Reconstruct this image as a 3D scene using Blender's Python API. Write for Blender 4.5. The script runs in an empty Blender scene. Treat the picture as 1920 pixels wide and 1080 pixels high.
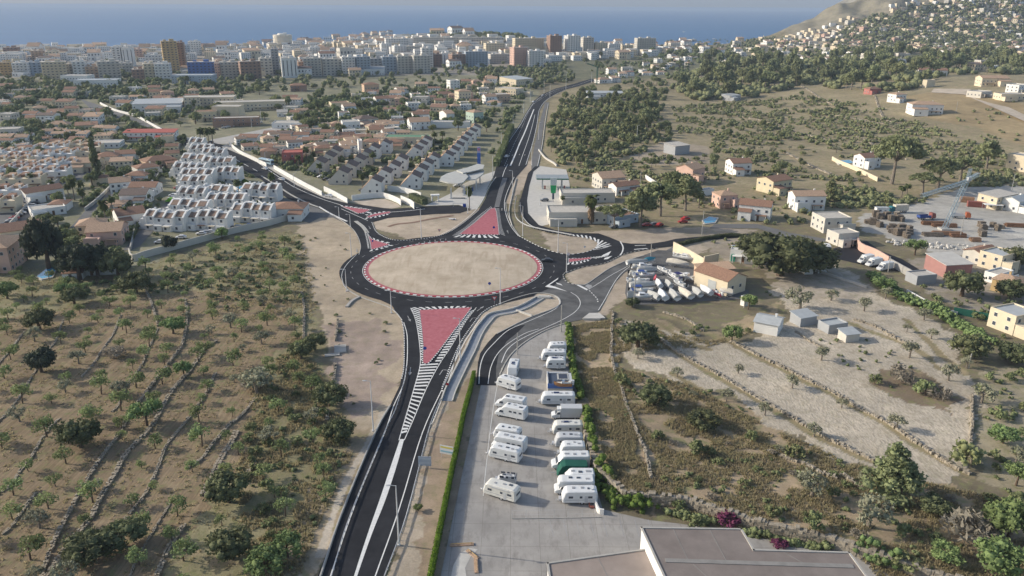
import bpy, math, random
import numpy as np
from mathutils import Vector, Matrix
R=math.radians
sc=bpy.context.scene
# ---------------------------------------------------------------- camera, sky, sun, exposure
H=90.;F=1478.;PITCH=R(19.85);ROLL=R(0.31)
cam=bpy.data.cameras.new('camera');co=bpy.data.objects.new('camera',cam);sc.collection.objects.link(co)
cam.sensor_width=36;cam.lens=36*F/1920;cam.clip_end=90000;cam.clip_start=1
co.matrix_world=Matrix.Translation((0,0,H))@(Matrix.Rotation(math.pi/2-PITCH,4,'X')@Matrix.Rotation(ROLL,4,'Z'))
sc.camera=co
SUN_EL=R(25);SUN_AZ=Vector((-0.985,0.17,0)).normalized()   # horizontal direction towards the sun
w=bpy.data.worlds.new('World');sc.world=w;w.use_nodes=True
nt=w.node_tree;bg=nt.nodes['Background'];sky=nt.nodes.new('ShaderNodeTexSky')
sky.sky_type='NISHITA';sky.sun_disc=False;sky.sun_elevation=SUN_EL;sky.sun_rotation=math.atan2(SUN_AZ.x,SUN_AZ.y)
sky.altitude=100;sky.dust_density=2.2;sky.ozone_density=1.0
nt.links.new(sky.outputs[0],bg.inputs[0]);bg.inputs[1].default_value=0.112
sl=bpy.data.lights.new('sun','SUN');so=bpy.data.objects.new('sun',sl);sc.collection.objects.link(so)
sl.energy=2.95;sl.angle=R(0.5);sl.color=(1,0.92,0.79)
sd=Vector((SUN_AZ.x*math.cos(SUN_EL),SUN_AZ.y*math.cos(SUN_EL),math.sin(SUN_EL)))
so.rotation_euler=sd.to_track_quat('Z','Y').to_euler()
sc.view_settings.view_transform='Standard';sc.view_settings.look='None';sc.view_settings.exposure=0.60;sc.view_settings.gamma=1
cy=sc.cycles;cy.max_bounces=4;cy.diffuse_bounces=2;cy.glossy_bounces=2;cy.transmission_bounces=2;cy.volume_bounces=0;cy.transparent_max_bounces=4
cy.use_denoising=True
# ---------------------------------------------------------------- terrain height and pixel unprojection
def hsh(i,j,s=0):
    n=(np.asarray(i,dtype=np.int64)*374761393+np.asarray(j,dtype=np.int64)*668265263+s*974634777)&0x7fffffff
    n=((n^(n>>13))*1274126177)&0x7fffffff
    return ((n^(n>>16))&0xffffff)/float(0xffffff)
def noise(x,y,sc_=1.,s=0):
    x=np.asarray(x,float)/sc_;y=np.asarray(y,float)/sc_
    i=np.floor(x).astype(np.int64);j=np.floor(y).astype(np.int64);fx=x-i;fy=y-j
    fx=fx*fx*(3-2*fx);fy=fy*fy*(3-2*fy)
    a=hsh(i,j,s);b=hsh(i+1,j,s);c=hsh(i,j+1,s);d=hsh(i+1,j+1,s)
    return (a*(1-fx)+b*fx)*(1-fy)+(c*(1-fx)+d*fx)*fy
def ss(a,b,x):
    t=np.clip((np.asarray(x,float)-a)/(b-a),0,1);return t*t*(3-2*t)
WALLP=[(16.5,152),(17.5,138),(22,129.5),(34,127),(44,121),(56,116),(72,106),(90,95)]
def segd(x,y,P):
    x=np.asarray(x,float);y=np.asarray(y,float);best=np.full(np.broadcast(x,y).shape,1e9);side=np.zeros_like(best)
    for (ax,ay),(bx,by) in zip(P[:-1],P[1:]):
        dx,dy=bx-ax,by-ay;L=dx*dx+dy*dy
        t=np.clip(((x-ax)*dx+(y-ay)*dy)/L,0,1);d=np.hypot(x-ax-t*dx,y-ay-t*dy)
        s=np.sign(dx*(y-ay)-dy*(x-ax));m=d<best;best=np.where(m,d,best);side=np.where(m,s,side)
    return best,side
def hgt(x,y):
    x=np.asarray(x,float);y=np.asarray(y,float)
    xc=np.interp(y,[0,1400,1700,2000,2600,3200,4500],[-3000,-3000,-700,560,930,1150,1500])
    land=ss(-60,160,x-xc)*(1-ss(3100,3600,y))
    coast=np.where(y>1500,land,1.)
    h=-14*(1-coast)
    h=h+ss(1300,1900,y)*0
    n=noise(x,y,260,3)*.6+noise(x,y,90,4)*.28+noise(x,y,30,5)*.12
    hill=ss(1380,2500,y)*205*ss(-40,400,x-xc)*(0.72+0.5*n)*ss(430,900,x)*(1-.97*ss(2900,3500,y))
    h=h+hill*np.where(y>1380,1,0)
    h=h+hill/205*60*((noise(x,y,46,55)-.5)*.9+(noise(x,y,17,56)-.5)*.35)
    h=h+30*np.exp(-((x+70)/230)**2-((y-1560)/170)**2)
    h=h+ss(180,520,x)*ss(380,760,y)*(14+10*noise(x,y,120,8))*(1-ss(1300,1700,y))
    d,s=segd(x,y,WALLP)
    up=((s>0))&(x>15)&(y<170)
    h=h+np.where(up,2.0*(1-ss(0,32,d)),0)
    return h
def ray(px,py):
    x=(px-960)/F;y=(540-py)/F;c,s=math.cos(ROLL),math.sin(ROLL)
    xr=x*c-y*s;yr=x*s+y*c
    return np.array([xr,math.cos(PITCH)+yr*math.sin(PITCH),-math.sin(PITCH)+yr*math.cos(PITCH)])
TT=np.geomspace(90,5000,420)
def at(px,py,z=None):
    d=ray(px,py)
    if z is not None:
        t=(z-H)/d[2];return Vector((d[0]*t,d[1]*t,z))
    X=d[0]*TT;Y=d[1]*TT;Z=H+d[2]*TT;g=Z-hgt(X,Y)
    k=np.where(g<0)[0]
    if len(k)==0:
        return Vector((X[-1],Y[-1],0))
    k=max(k[0],1);a,b=TT[k-1],TT[k]
    for _ in range(14):
        m=(a+b)/2
        if H+d[2]*m-float(hgt(d[0]*m,d[1]*m))<0:b=m
        else:a=m
    return Vector((d[0]*a,d[1]*a,H+d[2]*a))
def gz(x,y):return float(hgt(x,y))
def topx(v):
    q=Vector((v[0],v[1],v[2]-H));dep=q.y*math.cos(PITCH)-q.z*math.sin(PITCH)
    yr=(q.y*math.sin(PITCH)+q.z*math.cos(PITCH))/dep;xr=q.x/dep
    c,s=math.cos(ROLL),math.sin(ROLL);x=xr*c+yr*s;y=-xr*s+yr*c
    return 960+x*F,540-y*F,dep
def mpp(v):return topx(v)[2]/F      # metres per photo pixel
def inpoly(x,y,P):
    x=np.asarray(x,float);y=np.asarray(y,float);r=np.zeros(np.broadcast(x,y).shape,bool);n=len(P);j=n-1
    for i in range(n):
        xi,yi=P[i][0],P[i][1];xj,yj=P[j][0],P[j][1]
        if yi!=yj:
            c=((yi>y)!=(yj>y))&(x<(xj-xi)*(y-yi)/(yj-yi)+xi);r^=c
        j=i
    return r
def wp(P,z=None):return [at(a,b,z) for a,b in P]
# ---------------------------------------------------------------- materials
def lin(c):return tuple(c)
MATS={}
def mat(name,col,rough=.85,var=.0,scale=1.,spec=.3,metal=0.,rand=0.,trans=0.,bump=0.,c2=None,bscale=None):
    if name in MATS:return MATS[name]
    m=bpy.data.materials.new(name);m.use_nodes=True;n=m.node_tree.nodes;l=m.node_tree.links
    b=n['Principled BSDF'];b.inputs['Roughness'].default_value=rough;b.inputs['Metallic'].default_value=metal
    b.inputs['Specular IOR Level'].default_value=spec
    out=None
    if var>0 or c2 or rand>0 or bump>0:
        tc=n.new('ShaderNodeTexCoord')
        nz=n.new('ShaderNodeTexNoise');nz.inputs['Scale'].default_value=scale;nz.inputs['Detail'].default_value=5;nz.inputs['Roughness'].default_value=.65
        l.new(tc.outputs['Object'],nz.inputs['Vector'])
        mx=n.new('ShaderNodeMix');mx.data_type='RGBA'
        a=tuple(max(0,x*(1-var)) for x in col);c=c2 or tuple(min(1,x*(1+var)) for x in col)
        mx.inputs[6].default_value=(*a,1);mx.inputs[7].default_value=(*c,1)
        cr=n.new('ShaderNodeMapRange');cr.inputs[1].default_value=.3;cr.inputs[2].default_value=.7
        l.new(nz.outputs[0],cr.inputs[0]);l.new(cr.outputs[0],mx.inputs[0]);out=mx.outputs[2]
        if rand>0:
            oi=n.new('ShaderNodeObjectInfo');mr=n.new('ShaderNodeMapRange');mr.inputs[3].default_value=1-rand;mr.inputs[4].default_value=1+rand
            l.new(oi.outputs['Random'],mr.inputs[0]);hs=n.new('ShaderNodeHueSaturation')
            l.new(mr.outputs[0],hs.inputs['Value']);l.new(out,hs.inputs['Color'])
            m2=n.new('ShaderNodeMapRange');m2.inputs[3].default_value=.5-rand*.06;m2.inputs[4].default_value=.5+rand*.06
            ml=n.new('ShaderNodeMath');ml.operation='FRACT';mm=n.new('ShaderNodeMath');mm.operation='MULTIPLY';mm.inputs[1].default_value=7.31
            l.new(oi.outputs['Random'],mm.inputs[0]);l.new(mm.outputs[0],ml.inputs[0]);l.new(ml.outputs[0],m2.inputs[0]);l.new(m2.outputs[0],hs.inputs['Hue'])
            out=hs.outputs[0]
        l.new(out,b.inputs['Base Color'])
        if bump>0:
            bp=n.new('ShaderNodeBump');bp.inputs['Strength'].default_value=1;bp.inputs['Distance'].default_value=bump
            src=nz.outputs[0]
            if bscale:
                n2=n.new('ShaderNodeTexNoise');n2.inputs['Scale'].default_value=bscale;n2.inputs['Detail'].default_value=3
                l.new(tc.outputs['Object'],n2.inputs['Vector']);src=n2.outputs[0]
            l.new(src,bp.inputs['Height']);l.new(bp.outputs[0],b.inputs['Normal'])
    else:
        b.inputs['Base Color'].default_value=(*col,1)
    if trans>0:
        t=n.new('ShaderNodeBsdfTranslucent');ms=n.new('ShaderNodeMixShader');ms.inputs[0].default_value=trans
        if out:l.new(out,t.inputs[0])
        else:t.inputs[0].default_value=(*col,1)
        l.new(b.outputs[0],ms.inputs[1]);l.new(t.outputs[0],ms.inputs[2]);l.new(ms.outputs[0],n['Material Output'].inputs[0])
    MATS[name]=m;return m
WHITE=mat('white_render',(.74,.73,.70),.8,.05,.5)
CREAM=mat('cream_render',(.66,.57,.42),.85,.06,.4)
PALE=mat('pale_grey_render',(.56,.53,.47),.85,.06,.4)
YELLOW=mat('yellow_render',(.63,.55,.38),.85,.06,.4)
OCHRE=mat('ochre_render',(.50,.36,.18),.85,.08,.3)
ORANGE=mat('orange_render',(.56,.40,.28),.85,.06,.4)
PINKW=mat('pink_render',(.62,.42,.34),.85,.06,.4)
REDW=mat('red_render',(.38,.15,.13),.85,.06,.4)
BLUEW=mat('blue_paint',(.09,.17,.42),.6,.05,.4)
BROWNW=mat('brown_brick',(.33,.22,.165),.85,.1,.5)
GREYW=mat('grey_render',(.36,.37,.38),.85,.06,.4)
TEALW=mat('blue_grey_render',(.40,.46,.52),.85,.06,.4)
TILE=mat('terracotta_tiles',(.27,.16,.11),.9,.3,2.2,bump=.03,bscale=6)
TILE2=mat('brown_tiles',(.27,.16,.11),.9,.3,2.2,bump=.03,bscale=6)
TILE3=mat('pale_tiles',(.42,.29,.20),.9,.3,2.2,bump=.03,bscale=6)
DARKROOF=mat('dark_roof_tiles',(.17,.13,.11),.9,.25,2,bump=.03,bscale=5)
FLATROOF=mat('flat_roof_gravel',(.48,.45,.40),.95,.15,.8)
REDROOF=mat('red_sheet_roof',(.42,.12,.09),.7,.12,.6)
METALROOF=mat('grey_sheet_roof',(.42,.44,.44),.5,.1,.5,.5)
GLASS=mat('window_glass',(.07,.08,.10),.12,spec=.6)
SHADE=mat('dark_opening',(.05,.05,.055),.6)
SHUT=mat('brown_shutter',(.16,.09,.05),.7)
CONC=mat('concrete',(.40,.385,.355),.9,.13,.25,bump=.01)
def lotmat():
    m=mat('lot_concrete',(.315,.30,.28),.92,.10,.16,c2=(.40,.38,.355),bump=.01);n=m.node_tree.nodes;l=m.node_tree.links;b=n['Principled BSDF'];src=b.inputs['Base Color'].links[0].from_socket
    tc=n.new('ShaderNodeTexCoord');br=n.new('ShaderNodeTexBrick');br.offset=0;br.inputs['Scale'].default_value=1;br.inputs['Brick Width'].default_value=5.2;br.inputs['Row Height'].default_value=6.4;br.inputs['Mortar Size'].default_value=.045;br.inputs['Mortar Smooth'].default_value=.4
    br.inputs['Color1'].default_value=(1,1,1,1);br.inputs['Color2'].default_value=(.93,.93,.93,1);br.inputs['Mortar'].default_value=(.66,.64,.62,1);l.new(tc.outputs['Object'],br.inputs[0])
    mu=n.new('ShaderNodeMix');mu.data_type='RGBA';mu.blend_type='MULTIPLY';mu.inputs[0].default_value=1;l.new(src,mu.inputs[6]);l.new(br.outputs[0],mu.inputs[7])
    nz=n.new('ShaderNodeTexNoise');nz.inputs['Scale'].default_value=.55;nz.inputs['Detail'].default_value=6;nz.inputs['Roughness'].default_value=.7;mp=n.new('ShaderNodeMapping');mp.inputs['Scale'].default_value=(1,.35,1);l.new(tc.outputs['Object'],mp.inputs[0]);l.new(mp.outputs[0],nz.inputs[0])
    mr=n.new('ShaderNodeMapRange');mr.inputs[1].default_value=.5;mr.inputs[2].default_value=.72;mr.inputs[4].default_value=.8;l.new(nz.outputs[0],mr.inputs[0])
    m2=n.new('ShaderNodeMix');m2.data_type='RGBA';l.new(mr.outputs[0],m2.inputs[0]);l.new(mu.outputs[2],m2.inputs[6]);m2.inputs[7].default_value=(.20,.185,.17,1);l.new(m2.outputs[2],b.inputs['Base Color']);return m
LOTC=lotmat()
CONC2=mat('pale_concrete',(.52,.50,.46),.9,.1,.5)
PAINT=mat('white_road_paint',(.70,.70,.68),.7,.13,2.)
PAINTG=mat('faded_road_paint',(.33,.33,.33),.8,.2,1.5)
REDP=mat('red_road_surface',(.42,.11,.13),.85,.14,.8,c2=(.46,.16,.185),bump=.01,bscale=8)
REDK=mat('red_kerb',(.36,.05,.06),.8)
KERB=mat('kerb_concrete',(.42,.41,.38),.9,.1,1.)
BLACKK=mat('black_kerb',(.04,.04,.045),.8)
ASPH=mat('fresh_asphalt',(.020,.021,.025),.9,.16,.16,.12,c2=(.036,.037,.042),bump=.006,bscale=14)
ASPH2=mat('old_asphalt',(.085,.085,.087),.9,.2,.18,.25,c2=(.15,.15,.148),bump=.006,bscale=10)
ASPH3=mat('worn_asphalt',(.15,.148,.145),.9,.15,.12,.25)
ASPHB=mat('black_asphalt',(.018,.018,.022),.8,.1,.3)
def sandmat():
    m=mat('island_sand',(.45,.37,.27),.95,.14,.11,c2=(.58,.49,.38),bump=.05,bscale=1.2);n=m.node_tree.nodes;l=m.node_tree.links;b=n['Principled BSDF'];src=b.inputs['Base Color'].links[0].from_socket;tc=n.new('ShaderNodeTexCoord')
    for rot,sc_,lo,hi,amt,col in((35,(.35,.06,1),.52,.66,.5,(.36,.28,.20)),(-50,(.5,.05,1),.56,.68,.45,(.60,.51,.40)),(10,(2.6,2.6,1),.60,.70,.5,(.33,.28,.22))):
        mp=n.new('ShaderNodeMapping');mp.inputs['Rotation'].default_value=(0,0,R(rot));mp.inputs['Scale'].default_value=sc_;nz=n.new('ShaderNodeTexNoise');nz.inputs['Scale'].default_value=1;nz.inputs['Detail'].default_value=5;nz.inputs['Distortion'].default_value=.8;mr=n.new('ShaderNodeMapRange');mr.inputs[1].default_value=lo;mr.inputs[2].default_value=hi;mr.inputs[4].default_value=amt
        l.new(tc.outputs['Object'],mp.inputs[0]);l.new(mp.outputs[0],nz.inputs[0]);l.new(nz.outputs[0],mr.inputs[0]);mx=n.new('ShaderNodeMix');mx.data_type='RGBA';l.new(mr.outputs[0],mx.inputs[0]);l.new(src,mx.inputs[6]);mx.inputs[7].default_value=(*col,1);src=mx.outputs[2]
    l.new(src,b.inputs['Base Color']);return m
ISAND=sandmat()
SAND=mat('sandy_fill',(.44,.37,.28),.95,.16,.13,c2=(.57,.49,.40),bump=.05,bscale=1.2)
STONE=mat('dry_stone',(.33,.285,.225),.95,.35,1.1,c2=(.44,.39,.31),bump=.05,bscale=4)
STONEG=mat('grey_stone',(.33,.285,.22),.95,.35,1.3,bump=.05,bscale=4)
STEEL=mat('galvanised_steel',(.50,.51,.53),.45,metal=.3,spec=.5)
LAMPW=mat('white_lamp_metal',(.66,.66,.66),.4,spec=.5)
BARK=mat('bark',(.12,.085,.06),.95,.3,3)
BARKG=mat('grey_bark',(.20,.17,.14),.95,.3,3)
WOODP=mat('pole_wood',(.22,.17,.12),.9,.2,2)
CARAV=mat('caravan_white',(.64,.65,.64),.35,.03,.6,spec=.5,c2=(.74,.75,.75))
CARAV2=mat('caravan_grey',(.50,.51,.52),.4,.03,.3,spec=.5)
GCOVER=mat('green_cover',(.012,.09,.065),.75,.15,1.2)
RUBBER=mat('rubber',(.02,.02,.022),.8)
TARPW=mat('white_tarpaulin',(.66,.67,.68),.7,.1,.8,bump=.08,bscale=1.5)
TARPG=mat('grey_tarpaulin',(.42,.42,.40),.75,.12,.8,bump=.08,bscale=1.5)
TARPC=mat('cream_tarpaulin',(.58,.53,.44),.75,.12,.8,bump=.08,bscale=1.5)
TARPB=mat('blue_tarpaulin',(.04,.08,.26),.7,.12,.8)
TARPN=mat('navy_cloth',(.03,.03,.12),.8,.1,.8)
TARPT=mat('turquoise_tarpaulin',(.05,.28,.36),.7,.1,.8)
RUST=mat('rusty_steel',(.22,.12,.07),.85,.3,1.5)
TIMBER=mat('weathered_timber',(.20,.165,.13),.95,.35,1.2)
REDC=mat('red_container_paint',(.26,.09,.07),.6,.15,.8)
ORANGEC=mat('rust_orange_paint',(.30,.18,.11),.7,.2,.8)
GREENS=mat('bright_green_panel',(.02,.36,.12),.4)
GREENT=mat('dark_green_trim',(.015,.14,.09),.5)
POOLW=mat('pool_water',(.05,.30,.50),.08,.1,2,spec=.6)
PALEBLUE=mat('pale_blue_coach',(.42,.55,.62),.3,spec=.5)
GREENL=mat('lime_paint',(.16,.40,.03),.5)
def leafm(name,c,rand=.22,v=.45):return mat(name,c,.75,v,.55,.15,rand=rand,trans=.22)
L_ALM=leafm('almond_leaves',(.25,.30,.13))
L_PINE=leafm('pine_needles',(.21,.23,.115),.2)
L_DARK=leafm('dark_leaves',(.125,.14,.07),.2)
L_BLACK=leafm('evergreen_leaves',(.055,.068,.045),.15)
L_OLIVE=leafm('olive_leaves',(.29,.29,.20),.15)
L_BUSH=leafm('shrub_leaves',(.21,.235,.11),.25)
L_BRIGHT=leafm('bright_leaves',(.18,.245,.095),.15)
L_DRY=leafm('dry_twigs',(.28,.25,.20),.12,.3)
L_HEDGE=leafm('hedge_leaves',(.12,.20,.02),.05,.3)
L_CREEP=leafm('creeper_leaves',(.12,.18,.04),.05,.35)
L_MAG=leafm('magenta_flowers',(.17,.045,.10),.05,.3)
L_PALM=leafm('palm_leaves',(.085,.105,.035),.15)
L_DEADP=leafm('dead_palm_leaves',(.24,.17,.10),.1)
# ---------------------------------------------------------------- mesh helpers
COL=sc.collection
def np_mesh(name,V,Q,mats,mi=None,smooth=False):
    me=bpy.data.meshes.new(name);V=np.asarray(V,np.float32);Q=np.asarray(Q,np.int32);k=Q.shape[1]
    me.vertices.add(len(V));me.vertices.foreach_set('co',V.ravel())
    me.loops.add(Q.size);me.loops.foreach_set('vertex_index',Q.ravel())
    me.polygons.add(len(Q));me.polygons.foreach_set('loop_start',np.arange(0,Q.size,k,dtype=np.int32))
    try:me.polygons.foreach_set('loop_total',np.full(len(Q),k,np.int32))
    except Exception:pass
    for m in mats:me.materials.append(m)
    if mi is not None:me.polygons.foreach_set('material_index',np.asarray(mi,np.int32))
    if smooth:me.polygons.foreach_set('use_smooth',np.ones(len(Q),bool))
    me.update(calc_edges=True);me.validate();return me
class MB:
    def __init__(s):s.v=[];s.f=[];s.m=[]
    def face(s,pts,mi=0):
        n=len(s.v);s.v+=[tuple(p) for p in pts];s.f.append(tuple(range(n,n+len(pts))));s.m.append(mi);return s
    def box(s,c,sz,rz=0,mi=0,top=None):
        x,y,z=sz[0]/2,sz[1]/2,sz[2]/2;ca,sa=math.cos(rz),math.sin(rz);n=len(s.v)
        for dz in(-z,z):
            for dx,dy in((-x,-y),(x,-y),(x,y),(-x,y)):
                s.v.append((c[0]+dx*ca-dy*sa,c[1]+dx*sa+dy*ca,c[2]+dz))
        s.f+=[(n+3,n+2,n+1,n),(n+4,n+5,n+6,n+7),(n,n+1,n+5,n+4),(n+1,n+2,n+6,n+5),(n+2,n+3,n+7,n+6),(n+3,n,n+4,n+7)]
        s.m+=[mi,mi if top is None else top,mi,mi,mi,mi];return s
    def prism(s,P,z0,z1,mi=0,top=None):
        n=len(s.v);k=len(P)
        ar=sum(P[i][0]*P[(i+1)%k][1]-P[(i+1)%k][0]*P[i][1] for i in range(k))
        if ar<0:P=list(P)[::-1]
        s.v+=[(p[0],p[1],z0) for p in P]+[(p[0],p[1],z1) for p in P]
        s.f.append(tuple(range(n+k-1,n-1,-1)));s.m.append(mi)
        s.f.append(tuple(range(n+k,n+2*k)));s.m.append(mi if top is None else top)
        for i in range(k):
            j=(i+1)%k;s.f.append((n+i,n+j,n+k+j,n+k+i));s.m.append(mi)
        return s
    def tube(s,p,q,r0,r1=None,n=6,mi=0):
        r1=r0 if r1 is None else r1;p=Vector(p);q=Vector(q);d=(q-p).normalized()
        a=d.orthogonal().normalized();b=d.cross(a);k=len(s.v)
        for c,r in((p,r0),(q,r1)):
            for i in range(n):
                t=2*math.pi*i/n;s.v.append(tuple(c+a*math.cos(t)*r+b*math.sin(t)*r))
        for i in range(n):
            j=(i+1)%n;s.f.append((k+i,k+j,k+n+j,k+n+i));s.m.append(mi)
        s.f.append(tuple(range(k+n-1,k-1,-1)));s.m.append(mi);s.f.append(tuple(range(k+n,k+2*n)));s.m.append(mi);return s
    def ball(s,c,r,mi=0,nu=8,nv=5,jit=0,rnd=None):
        k=len(s.v);rx,ry,rz=r if hasattr(r,'__len__') else (r,r,r)
        for j in range(1,nv):
            ph=math.pi*j/nv
            for i in range(nu):
                th=2*math.pi*i/nu;q=1+(rnd.uniform(-jit,jit) if rnd else 0)
                s.v.append((c[0]+rx*q*math.sin(ph)*math.cos(th),c[1]+ry*q*math.sin(ph)*math.sin(th),c[2]+rz*q*math.cos(ph)))
        t=len(s.v);s.v.append((c[0],c[1],c[2]+rz));s.v.append((c[0],c[1],c[2]-rz))
        for j in range(nv-2):
            for i in range(nu):
                a=k+j*nu+i;b=k+j*nu+(i+1)%nu;s.f.append((a,a+nu,b+nu,b));s.m.append(mi)
        for i in range(nu):
            s.f.append((t,k+i,k+(i+1)%nu));s.m.append(mi)
            e=k+(nv-2)*nu;s.f.append((t+1,e+(i+1)%nu,e+i));s.m.append(mi)
        return s
    def mesh(s,name,mats):
        me=bpy.data.meshes.new(name);me.from_pydata(s.v,[],s.f)
        for m in mats:me.materials.append(m)
        if len(mats)>1:me.polygons.foreach_set('material_index',s.m)
        me.update();return me
    def build(s,name,mats,parent=None):
        if not isinstance(mats,(list,tuple)):mats=[mats]
        o=bpy.data.objects.new(name,s.mesh(name,mats));COL.objects.link(o)
        if parent:o.parent=parent
        return o
REG=[]
def put(name,me,parent=None,loc=None,rz=None,scl=None):
    o=bpy.data.objects.new(name,me);COL.objects.link(o)
    if parent:o.parent=parent
    if loc is not None:o.location=loc
    if rz is not None:o.rotation_euler=(0,0,rz)
    if scl is not None:o.scale=scl if hasattr(scl,'__len__') else (scl,)*3
    return o
def tag(o,label=None,cat=None,group=None,kind=None):
    if label:o['label']=label
    if cat:o['category']=cat
    if group:o['group']=group
    if kind:o['kind']=kind
    return o
def thing(name,label,cat,loc=(0,0,0),rz=0,group=None):
    o=bpy.data.objects.new(name,None);COL.objects.link(o);o.location=loc;o.rotation_euler=(0,0,rz);o.empty_display_size=.5
    return tag(o,label,cat,group)
def auto(o,base,group=None):
    """register a repeat: its label gets the nearest landmark and its order there"""
    if group:o['group']=group
    REG.append((o,base));return o
def copy_tree(o,parent=None):
    c=o.copy();COL.objects.link(c)
    if parent:c.parent=parent
    for ch in KIDS.get(o.name,[]):
        d=ch.copy();COL.objects.link(d);d.parent=c
    return c
KIDS={}
def kids(root):
    KIDS[root.name]=list(root.children);return root
def catmull(P,n=6,closed=False):
    P=[Vector(p) for p in P];out=[];k=len(P)
    for i in range(k if closed else k-1):
        p1=P[i];p2=P[(i+1)%k];p0=P[i-1] if (i>0 or closed) else p1*2-p2;p3=P[(i+2)%k] if (i+2<k or closed) else p2*2-p1
        for j in range(n):
            t=j/n;out.append(.5*((2*p1)+(p2-p0)*t+(2*p0-5*p1+4*p2-p3)*t*t+(3*p1-p0-3*p2+p3)*t**3))
    if not closed:out.append(P[-1])
    return out
def offs(P,d):
    out=[]
    for i,p in enumerate(P):
        a=P[max(i-1,0)];b=P[min(i+1,len(P)-1)];t=Vector((b[0]-a[0],b[1]-a[1],0))
        if t.length<1e-6:t=Vector((1,0,0))
        t.normalize();out.append(Vector((p[0]-t.y*d,p[1]+t.x*d,p[2] if len(p)>2 else 0)))
    return out
def resamp(P,step):
    out=[Vector(P[0])];acc=0
    for a,b in zip(P[:-1],P[1:]):
        a=Vector(a);b=Vector(b);L=(b-a).length
        if L<1e-6:continue
        t=step-acc
        while t<=L:
            out.append(a+(b-a)*(t/L));t+=step
        acc=(acc+L)%step if L<step-acc or True else 0
        acc=L-(t-step)
    return out
def strip(mb,P,w,z,mi=0,dash=None):
    """ribbon of width w along P, lying z above the ground; dash=(on,off) in metres"""
    if dash:
        on,off=dash;Q=resamp(P,.5);k=0;per=(on+off)/.5
        seg=[]
        for i,p in enumerate(Q):
            if (i%per)<on/.5+.01:seg.append(p)
            else:
                if len(seg)>1:strip(mb,seg,w,z,mi)
                seg=[]
        if len(seg)>1:strip(mb,seg,w,z,mi)
        return mb
    A=offs(P,w/2);B=offs(P,-w/2);n=len(mb.v)
    for a,b in zip(A,B):
        mb.v.append((a.x,a.y,gz(a.x,a.y)+z));mb.v.append((b.x,b.y,gz(b.x,b.y)+z))
    for i in range(len(P)-1):
        mb.f.append((n+2*i+1,n+2*i+3,n+2*i+2,n+2*i));mb.m.append(mi)
    return mb
def sheet(name,poly,z,m,kind='structure',smooth=0):
    """flat paving polygon given by photo outline, z above ground level 0"""
    P=wp(poly) if len(poly[0])==2 and abs(poly[0][0])>=0 else poly
    if smooth:P=catmull(P,smooth,True)
    mb=MB();mb.face([(p.x,p.y,z) for p in P][::1]);o=mb.build(name,m);
    if o.data.polygons[0].normal.z<0:o.data.flip_normals()
    o['kind']=kind;return o
def ridge(mb,P,w,z0,z1,mi=0):
    """wall of rectangular section along P"""
    A=offs(P,w/2);B=offs(P,-w/2);n=len(mb.v)
    for a,b,p in zip(A,B,P):
        g=gz(p[0],p[1]);mb.v+=[(a.x,a.y,g+z0),(b.x,b.y,g+z0),(b.x,b.y,g+z1),(a.x,a.y,g+z1)]
    for i in range(len(P)-1):
        a=n+4*i;b=a+4
        for k in range(4):
            j=(k+1)%4;mb.f.append((a+j,b+j,b+k,a+k));mb.m.append(mi)
    mb.f.append((n,n+1,n+2,n+3));mb.m.append(mi);e=n+4*(len(P)-1);mb.f.append((e+3,e+2,e+1,e));mb.m.append(mi)
    return mb
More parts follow.
